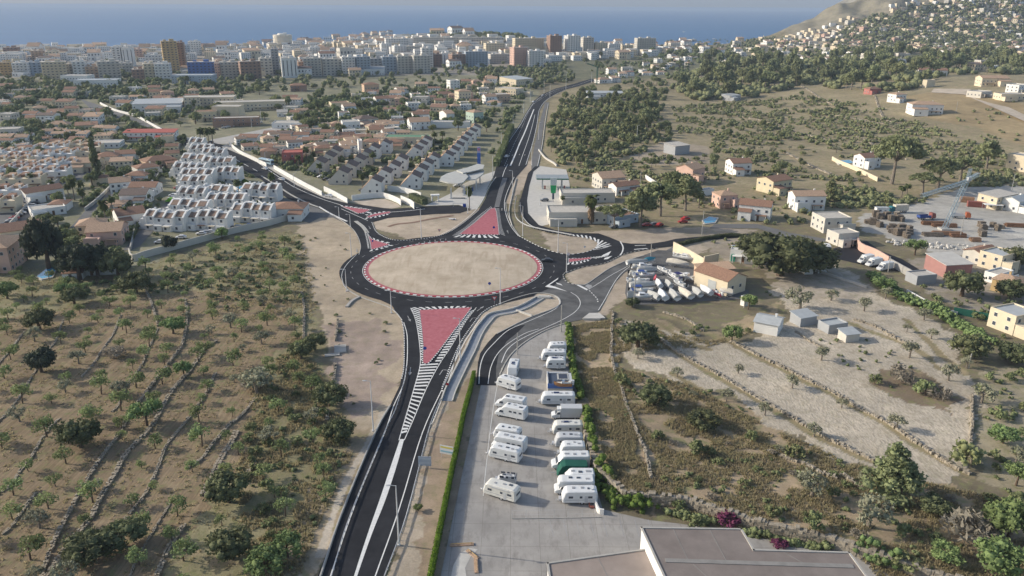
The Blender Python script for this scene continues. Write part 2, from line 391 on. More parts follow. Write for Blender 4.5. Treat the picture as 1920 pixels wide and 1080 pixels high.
# ---------------------------------------------------------------- ground sheet with painted land use
def zone_world(P):return [(p.x,p.y) for p in wp(P)]
ORCH=[(-60,470),(120,515),(250,500),(330,480),(430,455),(545,432),(568,450),(572,520),(590,600),(600,700),(640,770),(655,850),(600,980),(560,1130),(-60,1130)]
ORCHSOIL=[(-60,560),(180,520),(330,500),(400,540),(540,560),(560,640),(480,700),(470,800),(440,880),(350,980),(300,1130),(-60,1130)]
PALEF=[(1152,650),(1165,600),(1250,618),(1330,640),(1420,640),(1500,590),(1440,545),(1480,528),(1600,522),(1660,556),(1790,622),(1800,690),(1832,740),(1822,830),(1790,905),(1720,900),(1640,880),(1560,852),(1450,800),(1380,740),(1290,720),(1200,690)]
ZONES=[ # polygon in photo pixels, colour, (furrow, clods, scrub), edge jitter metres
 ([(-400,330),(-400,140),(960,140),(1010,170),(960,300),(900,420),(560,400),(250,500),(-60,560)],(.24,.23,.16),(0,0,.9),3),
 ([(-600,70),(960,60),(1260,75),(1260,110),(960,140),(-600,150)],(.30,.27,.23),(0,0,.4),5),
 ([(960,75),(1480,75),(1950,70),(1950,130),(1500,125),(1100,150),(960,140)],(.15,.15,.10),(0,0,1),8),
 ([(1400,110),(1470,68),(1500,40),(1650,-20),(2000,-60),(2000,110)],(.24,.215,.17),(0,0,.9),14),
 ([(1000,330),(1020,200),(1060,165),(1400,120),(2100,110),(2100,420),(1500,420),(1300,430),(1100,370)],(.31,.255,.165),(0,0,1.2),5),
 ([(1700,180),(1760,170),(1960,205),(1960,290),(1820,235),(1740,225)],(.34,.26,.15),(0,0,.35),4),
 ([(1180,290),(1250,262),(1330,275),(1330,305),(1200,310)],(.36,.30,.23),(0,0,.4),3),
 (ORCH,(.265,.24,.14),(.25,0,1.4),3),
 (ORCHSOIL,(.27,.205,.13),(.9,0,1.15),3),
 ([(-60,500),(200,530),(330,495),(560,440),(572,500),(560,560),(400,545),(250,560),(-60,600)],(.28,.25,.15),(0,0,1),4),
 ([(560,420),(600,400),(650,408),(690,450),(680,500),(690,548),(740,570),(775,600),(775,690),(760,720),(725,790),(700,830),(640,980),(597,1100),(552,1100),(600,960),(660,830),(650,760),(632,700),(600,590),(572,520)],(.44,.36,.265),(0,0,.25),2.2),
 ([(604,600),(700,590),(745,640),(730,700),(690,770),(650,790),(625,720)],(.36,.285,.235),(0,0,.3),4),
 ([(640,760),(700,800),(650,940),(600,1060),(540,1100),(560,960),(640,830)],(.36,.29,.20),(0,0,.8),4),
 ([(955,545),(1060,550),(1070,600),(900,700),(890,720),(800,1100),(715,1100),(800,800),(850,640),(880,600)],(.46,.385,.30),(0,0,.25),1.5),
 ([(800,850),(842,760),(885,700),(900,720),(835,1090),(775,1090)],(.34,.26,.19),(0,0,.5),1.5),
 ([(1010,430),(1040,440),(1180,430),(1330,425),(1420,430),(1300,480),(1180,560),(1100,610),(1040,480)],(.42,.35,.275),(0,0,.2),1.5),
 ([(700,400),(850,395),(960,380),(1000,330),(1010,300),(960,300),(900,440),(780,450),(700,430)],(.45,.37,.285),(0,0,.2),1.5),
 ([(1060,612),(1150,600),(1160,700),(1200,880),(1240,960),(1150,930),(1120,860),(1085,700)],(.38,.295,.20),(0,0,.9),2),
 ([(1145,600),(1240,600),(1330,640),(1400,600),(1490,560),(1420,620),(1330,650),(1160,660)],(.38,.30,.20),(0,0,.9),3),
 ([(1150,690),(1290,720),(1380,745),(1450,805),(1560,855),(1640,885),(1720,905),(1830,925),(1960,960),(1960,1110),(1650,1110),(1560,1040),(1400,990),(1230,960),(1190,860)],(.37,.285,.19),(0,0,.95),3),
 (PALEF,(.53,.465,.37),(0,1,.3),2),
 ([(1640,690),(1720,690),(1800,745),(1790,775),(1720,760),(1650,735)],(.24,.185,.13),(0,0,1),2),
 ([(1832,700),(1960,680),(1960,950),(1840,900)],(.33,.285,.20),(0,0,.9),2),
 ([(1260,425),(1420,440),(1560,500),(1640,540),(1560,530),(1400,500),(1330,470)],(.33,.28,.22),(0,0,.5),2.5),
 ([(1440,515),(1560,495),(1660,545),(1600,560),(1480,560)],(.42,.36,.29),(0,0,.5),2.5),
 ([(1605,405),(1690,390),(1800,352),(1960,345),(1960,485),(1750,474),(1690,452),(1618,432)],(.44,.42,.38),(0,0,.12),2),
 ([(1700,480),(1960,490),(1960,640),(1850,600),(1760,560)],(.33,.29,.24),(0,0,.6),3),
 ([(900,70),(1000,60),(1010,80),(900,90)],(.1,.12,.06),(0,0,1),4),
]
STRIPS=[[(1230,632),(1270,664),(1310,688),(1360,716),(1420,750),(1480,786),(1540,821),(1600,850),(1680,884)],[(1372,644),(1420,669),(1470,694),(1520,720),(1560,740),(1610,769),(1660,795),(1720,835),(1820,893)],[(1225,600),(1290,640),(1330,655)],[(1240,590),(1300,610),(1360,640)],[(1700,600),(1760,660),(1810,700)],[(1440,835),(1520,868),(1600,905)],[(1260,700),(1330,740),(1400,790),(1440,840)],[(1590,604),(1650,628),(1720,655),(1760,690)]]
PALETRACK=[[(600,1040),(620,980),(650,900),(690,830),(720,770)],[(1150,640),(1160,720),(1190,800)]]
def build_ground():
    ys=np.concatenate([[-300,-100,0,40,70],np.geomspace(95,5200,1010)])
    ts=np.concatenate([[-4,-2.5,-1.6,-1.25],np.linspace(-1.08,1.08,640),[1.25,1.6,2.5,4]])
    Y,T=np.meshgrid(ys,ts,indexing='ij');X=T*(np.maximum(Y,60)*.72+18);X=X.ravel();Y=Y.ravel()
    Z=hgt(X,Y)
    zl=noise(X,Y,2.1,20)-.5;Z=Z+zl*.10*ss(600,200,Y)
    # keep the built-up area flat so that paving sheets stay above the soil
    Z=np.where((Y<1400)&(Y>90),Z-.07,Z)
    C=np.empty((len(X),4),np.float32);C[:]=(.20,.17,.115,1);S=np.zeros((len(X),4),np.float32);S[:,2]=1;S[:,3]=1
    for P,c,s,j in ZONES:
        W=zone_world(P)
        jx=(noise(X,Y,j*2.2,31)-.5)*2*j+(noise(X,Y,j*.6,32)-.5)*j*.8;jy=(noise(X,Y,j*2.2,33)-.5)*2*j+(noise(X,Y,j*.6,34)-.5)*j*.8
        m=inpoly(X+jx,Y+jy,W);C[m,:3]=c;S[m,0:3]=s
    for P in STRIPS:
        W=[(p.x,p.y) for p in catmull(wp(P),3)];d,s_=segd(X,Y,W);m=(d<.5+1.1*noise(X,Y,4,71));C[m,:3]=(.29,.24,.145);S[m,:3]=(0,0,1)
    for P in PALETRACK:
        W=[(p.x,p.y) for p in catmull(wp(P),3)];d,s_=segd(X,Y,W);m=(d<.5+.5*noise(X,Y,4,72));C[m,:3]=(.50,.44,.36);S[m,:3]=(0,0,.2)
    # rocky, bare upper slope and shore of the headland
    hm=(Y>1500)&(X>500);xc=np.interp(Y,[0,1400,1700,2000,2600,3200,4500],[-3000,-3000,-700,560,930,1150,1500])
    r=hm&((X-xc+60*(noise(X,Y,80,41)-.5))<(190+40*(noise(X,Y,60,40)-.5)+ss(2000,2800,Y)*260));C[r,:3]=(.29,.275,.245)
    n=(Y.size//len(ts),len(ts));idx=np.arange(Y.size).reshape(len(ys),len(ts))
    Q=np.stack([idx[:-1,:-1].ravel(),idx[:-1,1:].ravel(),idx[1:,1:].ravel(),idx[1:,:-1].ravel()],1)
    me=np_mesh('ground',np.stack([X,Y,Z],1),Q,[GROUND],smooth=True)
    for nm,A in(('col',C),('tex',S)):
        at_=me.attributes.new(nm,'FLOAT_COLOR','POINT');at_.data.foreach_set('color',A.ravel())
    o=put('ground',me);o['kind']='structure'
def ground_mat():
    m=bpy.data.materials.new('soil');m.use_nodes=True;n=m.node_tree.nodes;l=m.node_tree.links;b=n['Principled BSDF'];b.inputs['Roughness'].default_value=.95;b.inputs['Specular IOR Level'].default_value=.15
    def N(t,**k):
        x=n.new(t)
        for a,v in k.items():setattr(x,a,v)
        return x
    def noi(s,d=4,r=.6,vec=None):
        x=N('ShaderNodeTexNoise');x.inputs['Scale'].default_value=s;x.inputs['Detail'].default_value=d;x.inputs['Roughness'].default_value=r;l.new(vec or tc.outputs['Object'],x.inputs['Vector']);return x.outputs[0]
    def mr(i,a,b_,c,d):
        x=N('ShaderNodeMapRange');x.inputs[1].default_value=a;x.inputs[2].default_value=b_;x.inputs[3].default_value=c;x.inputs[4].default_value=d;l.new(i,x.inputs[0]);return x.outputs[0]
    def math_(op,a,c=None,v=None):
        x=N('ShaderNodeMath',operation=op);l.new(a,x.inputs[0])
        if c is not None:l.new(c,x.inputs[1])
        if v is not None:x.inputs[1].default_value=v
        return x.outputs[0]
    def mix(f,a,c):
        x=N('ShaderNodeMix',data_type='RGBA')
        l.new(f,x.inputs[0])
        for i,q in((6,a),(7,c)):
            if isinstance(q,tuple):x.inputs[i].default_value=(*q,1)
            else:l.new(q,x.inputs[i])
        return x.outputs[2]
    tc=N('ShaderNodeTexCoord');a=N('ShaderNodeAttribute',attribute_name='col');t=N('ShaderNodeAttribute',attribute_name='tex')
    sp=N('ShaderNodeSeparateColor');l.new(t.outputs['Color'],sp.inputs[0]);fur,clod,scr=sp.outputs[0],sp.outputs[1],sp.outputs[2]
    big=mr(noi(.03,6),.3,.7,.72,1.24);mid=mr(noi(.22,5),.3,.7,.84,1.14);fine=mr(noi(2.2,4,.7),.3,.7,.86,1.12)
    v=math_('MULTIPLY',math_('MULTIPLY',big,mid),fine)
    hs=N('ShaderNodeHueSaturation');l.new(v,hs.inputs['Value']);l.new(a.outputs['Color'],hs.inputs['Color']);c=hs.outputs[0]
    # dry grass, weeds and bare patches
    f1=math_('MULTIPLY',mr(noi(.35,6,.72),.5,.62,0,.85),scr);c=mix(f1,c,(.205,.205,.095))
    f2=math_('MULTIPLY',mr(noi(.13,6,.7),.56,.66,0,.7),scr);c=mix(f2,c,(.36,.285,.185))
    f3=math_('MULTIPLY',mr(noi(1.1,5,.75),.58,.68,0,.8),scr);c=mix(f3,c,(.15,.14,.08))
    # plough furrows of the orchard
    mp=N('ShaderNodeMapping');mp.inputs['Rotation'].default_value=(0,0,R(-17));mp.inputs['Scale'].default_value=(1,.05,1);l.new(tc.outputs['Object'],mp.inputs[0])
    fn=noi(2.2,3,.6,mp.outputs[0]);ff=math_('MULTIPLY',mr(fn,.42,.6,0,.55),fur);c=mix(ff,c,(.17,.12,.077))
    fn2=noi(.9,3,.6,mp.outputs[0]);ff2=math_('MULTIPLY',mr(fn2,.5,.66,0,.45),fur);c=mix(ff2,c,(.33,.25,.17))
    # clods of the tilled pale fields
    mp2=N('ShaderNodeMapping');mp2.inputs['Rotation'].default_value=(0,0,R(52));mp2.inputs['Scale'].default_value=(1,.35,1);l.new(tc.outputs['Object'],mp2.inputs[0])
    cn=noi(2.0,4,.7,mp2.outputs[0]);cf=math_('MULTIPLY',mr(cn,.45,.60,0,.65),clod);c=mix(cf,c,(.30,.255,.20))
    l.new(c,b.inputs['Base Color'])
    hgt_=math_('ADD',math_('MULTIPLY',cn,math_('MULTIPLY',clod,v=.55)),math_('MULTIPLY',fn,math_('MULTIPLY',fur,v=.4)))
    hgt_=math_('ADD',hgt_,math_('MULTIPLY',noi(1.3,6,.75),v=.35))
    bp=N('ShaderNodeBump');bp.inputs['Distance'].default_value=.3;bp.inputs['Strength'].default_value=.85;l.new(hgt_,bp.inputs['Height']);l.new(bp.outputs[0],b.inputs['Normal'])
    return m
GROUND=ground_mat()
build_ground()
# sea
def sea_mat():
    m=bpy.data.materials.new('sea_water');m.use_nodes=True;n=m.node_tree.nodes;l=m.node_tree.links;b=n['Principled BSDF']
    b.inputs['Base Color'].default_value=(.018,.07,.155,1);b.inputs['Roughness'].default_value=.42;b.inputs['Specular IOR Level'].default_value=.35
    tc=n.new('ShaderNodeTexCoord');mp=n.new('ShaderNodeMapping');mp.inputs['Scale'].default_value=(.0006,.004,1);l.new(tc.outputs['Object'],mp.inputs[0])
    z=n.new('ShaderNodeTexNoise');z.inputs['Scale'].default_value=1;z.inputs['Detail'].default_value=4;l.new(mp.outputs[0],z.inputs[0])
    mx=n.new('ShaderNodeMix');mx.data_type='RGBA';mr=n.new('ShaderNodeMapRange');mr.inputs[1].default_value=.35;mr.inputs[2].default_value=.65
    l.new(z.outputs[0],mr.inputs[0]);l.new(mr.outputs[0],mx.inputs[0]);mx.inputs[6].default_value=(.022,.10,.24,1);mx.inputs[7].default_value=(.030,.12,.27,1);l.new(mx.outputs[2],b.inputs['Base Color'])
    n2=n.new('ShaderNodeTexNoise');n2.inputs['Scale'].default_value=.05;n2.inputs['Detail'].default_value=5;l.new(tc.outputs['Object'],n2.inputs[0])
    bp=n.new('ShaderNodeBump');bp.inputs['Distance'].default_value=4;bp.inputs['Strength'].default_value=.6;l.new(n2.outputs[0],bp.inputs[0]);l.new(bp.outputs[0],b.inputs['Normal']);return m
mb=MB();mb.face([(-60000,1380,-9),(60000,1380,-9),(60000,33000,-9),(-60000,33000,-9)]);o=mb.build('sea',sea_mat());o['kind']='structure'
# ---------------------------------------------------------------- haze
mb=MB();mb.box((0,7000,60),(22000,17000,320));hz=mb.build('haze',[]);hz['kind']='stuff'
hm=bpy.data.materials.new('haze_air');hm.use_nodes=True;n=hm.node_tree.nodes;n.remove(n['Principled BSDF']);v=n.new('ShaderNodeVolumePrincipled')
v.inputs['Color'].default_value=(.55,.67,.86,1);v.inputs['Density'].default_value=.0001;v.inputs['Anisotropy'].default_value=.0
hm.node_tree.links.new(v.outputs[0],n['Material Output'].inputs['Volume']);hz.data.materials.append(hm)
# ---------------------------------------------------------------- roads and paving
CX,CYY=-21.3,271.8;RI,RO=32.,40.6
NWP=[(300,238),(350,262),(400,268),(420,272),(488,305),(513,322),(557,347),(607,370),(650,380),(733,392),(797,387),(860,385),(885,392),(862,400),(820,401),(783,404),(725,409),(698,417),(708,436),(733,448),(760,450),(792,449),(760,466),(715,486),(672,490),(673,480),(676,460),(667,437),(650,420),(623,402),(593,389),(540,373),(490,337),(433,305),(395,281),(350,272),(290,245)]
ROADS=[
 ('road',[(931,311),(951,268),(975,232),(987,210),(999,191),(1014,178),(1042,166),(1080,156),(1110,147),(1115,152),(1080,163),(1060,168),(1030,183),(1022,190),(1013,205),(1006,235),(999,266),(988,310),(968,332),(957,355),(948,380),(950,400),(960,424),(974,443),(994,454),(1019,466),(1044,474),(1060,500),(1000,500),(900,460),(780,452),(793,447),(827,441),(852,430),(877,412),(897,395),(910,373),(922,343)],.03,ASPH),
 ('road',NWP,.045,ASPH),
 ('road',[(645,500),(665,540),(735,573),(743,587),(753,602),(758,627),(759,660),(757,690),(750,722),(732,760),(707,810),(640,966),(590,1095),(585,1120),(705,1120),(721,1080),(762,966),(802,810),(827,748),(838,715),(860,647),(867,635),(893,600),(903,588),(917,578),(937,570),(1000,555),(1030,530),(900,500),(700,500)],.060,ASPH),
 ('road',[(1012,312),(1000,322),(992,350),(988,376),(990,400),(1010,422),(1043,432),(1080,437),(1123,438),(1143,445),(1167,455),(1183,457),(1220,457),(1247,453),(1267,448),(1300,445),(1420,437),(1420,443),(1300,452),(1260,462),(1233,465),(1200,470),(1167,477),(1133,493),(1093,500),(1070,508),(1055,514),(1030,530),(1020,490),(1042,473),(1060,476),(1075,477),(1100,473),(1117,466),(1121,456),(1105,446),(1077,443),(1027,436),(1000,428),(983,413),(975,397),(975,377),(984,345),(990,325),(1003,312)],.075,ASPH),
 ('road',[(1040,520),(1055,513),(1062,528),(1078,533),(1097,533),(1117,520),(1142,503),(1175,488),(1208,478),(1233,469),(1262,470),(1264,500),(1190,500),(1170,512),(1152,530),(1138,555),(1125,582),(1098,598),(1067,604),(1027,618),(990,638),(963,660),(948,680),(936,705),(930,723),(893,722),(896,680),(900,663),(915,642),(930,627),(977,603),(1002,592),(1035,580),(1048,572),(1051,566),(1045,557),(1027,551),(1003,550),(970,560),(1000,540)],.022,ASPH2),
 ('road',[(930,626),(955,613),(985,609),(970,624),(950,640),(935,665),(930,690),(930,723),(893,722),(896,680),(902,660),(915,642)],.034,ASPH),
 ('service_lane',[(996,318),(1010,313),(1014,280),(1018,245),(1024,205),(1030,192),(1022,192),(1013,225),(1004,265),(997,300)],.05,ASPH3),
 ('side_street',[(593,389),(623,403),(645,418),(625,408),(600,408),(580,418),(560,412),(545,402),(525,385),(490,352),(505,356),(540,374)],.01,ASPH3),
 ('parking_lot_paving',[(902,720),(930,720),(938,704),(950,680),(964,660),(991,638),(1028,618),(1064,606),(1072,640),(1075,680),(1088,740),(1105,800),(1113,860),(1120,920),(1130,955),(1215,975),(1300,985),(1420,1010),(1560,1010),(1700,1100),(1700,1200),(800,1200),(824,1090)],.012,LOTC),
 ('forecourt_paving',[(797,386),(830,370),(850,360),(868,345),(900,330),(930,320),(915,350),(905,375),(893,392),(862,397),(880,391),(860,384)],.024,CONC2),
 ('forecourt_paving',[(1000,322),(1012,311),(1062,318),(1068,345),(1070,380),(1050,415),(1012,425),(990,400),(988,376),(992,350)],.012,CONC2),
 ('yard_paving',[(1262,462),(1300,480),(1320,520),(1405,545),(1400,560),(1180,573),(1172,550),(1178,505),(1215,490)],.014,ASPH3),
 ('yard_paving',[(1548,470),(1600,455),(1625,452),(1650,470),(1690,485),(1728,508),(1720,515),(1640,502),(1590,490),(1550,482)],.012,ASPHB),
 ('footway',[(415,275),(425,270),(500,305),(556,338),(610,365),(655,378),(650,381),(607,371),(557,348),(488,306)],.12,CONC),
 ('side_street',[(262,462),(248,468),(230,470),(335,352),(345,330),(352,345),(330,380),(290,430)],.012,ASPH3),
 ('parking_street',[(-30,440),(-30,405),(50,350),(110,320),(165,300),(200,295),(205,305),(150,335),(90,375),(40,420),(0,450)],.012,ASPH3),
 ('side_street',[(120,440),(160,395),(210,350),(268,310),(276,314),(225,355),(180,395),(135,445)],.012,ASPH3),
 ('road',[(150,185),(185,197),(230,212),(300,238),(290,245),(240,228),(200,215),(165,200)],.03,ASPH3),
 ('side_street',[(395,262),(480,245),(545,232),(548,240),(490,256),(425,270),(400,270)],.028,CONC),
 ('dirt_track',[(1740,205),(1800,212),(1960,262),(1960,254),(1810,205),(1745,199)],.02,SAND),
 ('dirt_track',[(1330,428),(1420,428),(1470,445),(1560,455),(1550,448),(1480,436),(1420,420),(1340,420)],.02,ASPH3),
]
for nm,P,z,m in ROADS:
    W=wp(P,0);mb=MB();pts=[(p.x,p.y) for p in W]
    import mathutils
    tess=mathutils.geometry.tessellate_polygon([[Vector((x,y,0)) for x,y in pts]])
    far=max(p[1] for p in pts)>450 and min(p[0] for p in pts)>150
    for x,y in pts:mb.v.append((x,y,z+(gz(x,y)+.3 if far else 0)))
    for t in tess:
        a,b,c=[Vector(mb.v[i]) for i in t]
        if (b-a).cross(c-a).z<0:t=(t[0],t[2],t[1])
        mb.f.append(tuple(t));mb.m.append(0)
    o=mb.build(nm,m);o['kind']='structure'
def ring(mb,r0,r1,z,a0=0,a1=360,n=120,mi=0,z2=None):
    k=len(mb.v)
    for i in range(n+1):
        t=R(a0+(a1-a0)*i/n)
        mb.v.append((CX+r0*math.cos(t),CYY+r0*math.sin(t),z if z2 is None else z2));mb.v.append((CX+r1*math.cos(t),CYY+r1*math.sin(t),z))
    for i in range(n):mb.f.append((k+2*i,k+2*i+1,k+2*i+3,k+2*i+2));mb.m.append(mi)
    return mb
mb=MB();ring(mb,RI-.6,RO,.09);o=mb.build('ring_road',ASPH);o['kind']='structure'
# central island: sandy dome inside a red apron
mb=MB();k=0
for j,r in enumerate([0,6,12,18,24,28,30.4]):
    for i in range(96):
        t=2*math.pi*i/96;x=CX+r*math.cos(t);y=CYY+r*math.sin(t);mb.v.append((x,y,.22+.75*(1-(r/30.4)**2)+(noise(x,y,5,9)-.5)*.25*(1 if r<30 else 0)))
for j in range(6):
    for i in range(96):
        a=j*96+i;b=j*96+(i+1)%96;mb.f.append((a,a+96,b+96,b));mb.m.append(0)
o=mb.build('island_fill',ISAND);o['kind']='structure'
for p in o.data.polygons:p.use_smooth=True
mb=MB();ring(mb,30.3,31.5,.16);o=mb.build('red_apron',REDP);o['kind']='structure'
def kerb_ring(r,n,a0,a1,w_,h_,m1,m2):
    mb=MB()
    for i in range(n):
        t=R(a0+(a1-a0)*(i+.5)/n);L=R(a1-a0)/n*r
        mb.box((CX+r*math.cos(t),CYY+r*math.sin(t),.09+h_/2),(w_,L*.985,h_),t,mi=i%2)
    return mb
o=kerb_ring(31.75,150,0,360,.55,.16,0,1).build('island_kerb',[PAINT,REDK]);o['kind']='structure'
mk=MB()   # all thermoplastic markings laid on the asphalt
Z1=.105
ring(mk,32.35,32.55,Z1);
for i in range(0,36):
    t=i*10;ring(mk,36.5,36.68,Z1,t,t+3.4,4,1)
def ln(P,w_=.18,z=.1,dash=None,mi=0,sm=5):
    strip(mk,catmull(wp(P,0),sm),w_,z,mi,dash)
ln([(757,605),(763,627),(764,660),(762,690),(756,722),(738,762),(722,810),(680,910),(650,990),(620,1080),(610,1110)],.22)
ln([(861,650),(842,712),(827,752),(812,790),(802,812),(762,966),(721,1080),(705,1120)],.18)
ln([(899,600),(872,640),(852,680),(830,728),(792,812),(750,950),(704,1080),(690,1120)],.22)
# hatched median wedge and its edge lines
LM=[(790,600),(787,640),(790,683),(777,730),(761,785),(750,822)];RM=[(872,600),(845,640),(820,683),(798,730),(775,785),(757,822)]
ln([(770,578),(779,600),(786,640),(788,683),(776,730),(760,785),(748,826)],.2);ln([(893,577),(873,604),(846,650),(823,685),(799,730),(776,785),(758,826)],.2)
def between(t,A,B):
    def ev(P):
        u=t*(len(P)-1);i=min(int(u),len(P)-2);f=u-i;return (P[i][0]*(1-f)+P[i+1][0]*f,P[i][1]*(1-f)+P[i+1][1]*f)
    return ev(A),ev(B)
A=[(788,686),(776,730),(760,785),(749,823)];B=[(822,686),(799,730),(776,785),(758,823)]
Aw=catmull(wp(A,0),10);Bw=catmull(wp(B,0),10);Aw=resamp(Aw,1.75);L=len(Aw)
Bc=catmull(wp(B,0),30)
for i,p in enumerate(Aw[:-1]):
    q=Bc[min(int(i/L*len(Bc)),len(Bc)-1)];d=(q-p)
    mk.face([(p.x,p.y,.098),(q.x,q.y+.6,.098),(q.x-.15,q.y+1.4,.098),(p.x-.15,p.y+.8,.098)],0)
# solid pale median band towards the camera
P0=wp([(750,824),(731,880),(711,940),(690,1000),(664,1080),(655,1115)],0);P1=wp([(758,824),(742,880),(722,940),(698,1000),(670,1080),(660,1115)],0)
P0=catmull(P0,4);P1=catmull(P1,4)
for i in range(len(P0)-1):mk.face([(P0[i].x,P0[i].y,.098),(P1[i].x,P1[i].y,.098),(P1[i+1].x,P1[i+1].y,.098),(P0[i+1].x,P0[i+1].y,.098)],0)
# border hatching around the south splitter island
def border(Pin,Pout,step,z=.1,on=.5,mi=0):
    a=catmull(wp(Pin,0),8);b=catmull(wp(Pout,0),8);La=resamp(a,step);Lb=resamp(b,step*sum((b[i+1]-b[i]).length for i in range(len(b)-1))/sum((a[i+1]-a[i]).length for i in range(len(a)-1)))
    for i in range(min(len(La),len(Lb))-1):
        p,q=La[i],Lb[i];p2=p.lerp(La[i+1],on);q2=q.lerp(Lb[i+1],on)
        mk.face([(p.x,p.y,z),(p2.x,p2.y,z),(q2.x,q2.y,z),(q.x,q.y,z)],mi)
border([(786,583),(790,610),(795,645),(795,680)],[(771,578),(780,605),(788,645),(789,680)],1.7)
border([(880,585),(858,615),(830,655),(812,685)],[(892,580),(873,605),(846,650),(823,685)],1.8)
border([(786,581),(830,579),(882,577)],[(772,577),(830,575),(893,574)],1.6)
# north splitter
border([(861,441),(880,425),(905,405),(925,390)],[(848,442),(874,424),(900,402),(922,386)],1.7,mi=1)
border([(862,441),(900,441),(935,442)],[(850,445),(900,446),(948,447)],1.9)
border([(929,391),(931,405),(934,425),(936,440)],[(936,391),(938,405),(941,425),(948,444)],2,mi=1)
border([(927,388),(934,360),(943,332)],[(936,388),(943,360),(952,332)],2.2,on=.45,mi=1)
# NW splitters
border([(686,436),(690,450),(693,468)],[(683,434),(687,450),(690,468)],1.6)
border([(697,468),(715,464),(730,458)],[(692,472),(716,467),(745,458)],1.8)
border([(695,449),(712,454),(730,458)],[(692,443),(712,451),(742,457)],2)
border([(640,387),(668,391),(692,393)],[(638,385),(668,388.5),(710,395)],2)
border([(672,401),(684,398),(694,395)],[(662,399),(685,401),(712,395)],2)
border([(688,408),(710,403),(733,399)],[(684,411),(712,407),(735,401)],2)
border([(688,404),(710,400),(731,397)],[(684,403),(712,397.5),(735,395.5)],2)
ln([(733,398),(760,396),(797,392)],.5,.1);ln([(690,414),(676,408),(640,392)],.3)
# east splitter, gore and hatching
border([(1065,493),(1085,491),(1107,486)],[(1062,497),(1085,494.5),(1110,488)],1.6)
for i in range(5):
    x=1107+i*5.2;ln([(x,482.5+(-i*.4)),(x+12,485-i*1.1)],.5,.1)
def tri(P,z=.1,mi=0):
    W=wp(P,0);mk.face([(p.x,p.y,z) for p in W],mi)
tri([(1131,478),(1146,471),(1141,479),(1127,481)]);tri([(1134,484),(1148,480),(1140,486),(1132,487)])
ln([(1163,453),(1168,463),(1167,472),(1162,480)],.5,.1)
ln([(1190,461),(1211,460)],.5,.1);ln([(1189,468),(1214,466)],.7,.1)
G0=[(1074,440),(1082,440.5),(1090,441),(1098,442),(1106,443.5),(1114,446),(1122,449),(1130,451.5),(1137,454.5),(1143,457.5),(1146,461)]
G1=[(1077,443),(1085,444.5),(1093,446),(1101,447.5),(1109,449.5),(1117,453),(1121,457),(1119,461),(1116,465),(1112,468),(1130,464)]
for a,b in zip(G0,G1):ln([a,b],.75,.1)
ln([(1146,461),(1130,466),(1112,469)],.3,.1)
# yield markings and lane arrows
tri([(1022,538),(1047,521),(1046,524),(1030,535),(1041,538),(1064,547),(1040,541)]);tri([(1042,530),(1052,533),(1055,536),(1045,533)],.101)
tri([(1081,535),(1085,534),(1103,543),(1100,545)]);tri([(1097,537),(1101,533.5),(1109,535),(1111,540),(1104,542)],.1,1)
ln([(1104,543),(1128,528),(1150,514),(1188,494)],.2,.1)
ln([(1122,582),(1134,562),(1150,533),(1165,513),(1185,497)],.2,.1)
ln([(1105,545),(1119,560),(1121,567)],.35,.1,(1,1))
ln([(940,680),(952,655),(975,637),(1010,620),(1050,602),(1078,585),(1088,570),(1083,557),(1070,548)],.22,.05)
ln([(898,720),(900,690),(908,665),(925,645),(952,620),(985,605),(1020,590),(1043,578),(1049,567),(1044,558),(1027,554)],.22,.06)
ln([(915,720),(920,690),(932,665),(952,645),(985,625),(1010,617)],.2,.06)
def arrow(px,py,dx,dy,turn=0):
    """lane arrow pointing along photo direction"""
    p=at(px,py,0);q=at(px+dx,py+dy,0);d=Vector((q.x-p.x,q.y-p.y,0)).normalized();s=Vector((-d.y,d.x,0));z=Vector((0,0,.1))
    def f(L):mk.face([tuple(p+d*a+s*b+z) for a,b in L],1)
    f([(-2.4,-.12),(.6,-.12),(.6,.12),(-2.4,.12)])
    if turn:f([(.6,-.12),(.6+.25,-.12),(.85,1.3*turn),(.6,1.3*turn)]);f([(.2,1.3*turn),(1.25,1.3*turn),(.72,2.2*turn)])
    else:f([(.6,-.45),(2.4,0),(.6,.45)])
for a in[(767,598,3,6),(769,697,-1,8),(829,696,6,-9,-1),(885,598,5,-7,-1),(901,579,7,-5),(941,393,0,-9),(952,435,-3,-8),(880,432,-9,4),(940,303,-4,8),(961,291,-4,8),(974,290,3,-8),(984,291,3,-8),(1070,485,8,-1),(1083,496,-8,1),(693,427,5,8),(669,470,0,8)]:arrow(*a)
# north road lane lines
ln([(946,311),(958,283),(970,258),(980,236),(990,212),(1000,195)],.22,.1,(3,3.5));ln([(957,311),(966,290),(974,270),(984,248),(993,225),(1001,205)],.9,.1);ln([(973,311),(981,288),(989,266),(997,240),(1003,215)],.3,.1)
ln([(935,309),(952,270),(976,234),(988,212),(1001,193),(1016,181),(1044,168),(1080,160),(1108,150)],.3,.1);ln([(986,309),(993,287),(1000,264),(1007,232),(1011,207),(1022,190),(1040,178),(1060,169)],.3,.1)
ln([(942,332),(946,320),(952,308)],.3,.1);ln([(1001,195),(1020,182),(1044,171),(1080,160)],.3,.1,(4,4))
ln([(964,332),(953,355),(946,378),(948,400),(957,423),(972,443)],.25,.1);ln([(930,332),(916,352),(905,375),(893,393),(876,409),(850,428),(828,439)],.25,.1)
# NW road lane lines
ln([(452,283),(488,308),(520,330),(550,350),(600,372),(640,385)],.35,.1);ln([(417,283),(440,298),(458,308),(490,325)],.4,.1,(9,8));ln([(406,291),(425,304),(455,320)],.4,.1,(9,7))
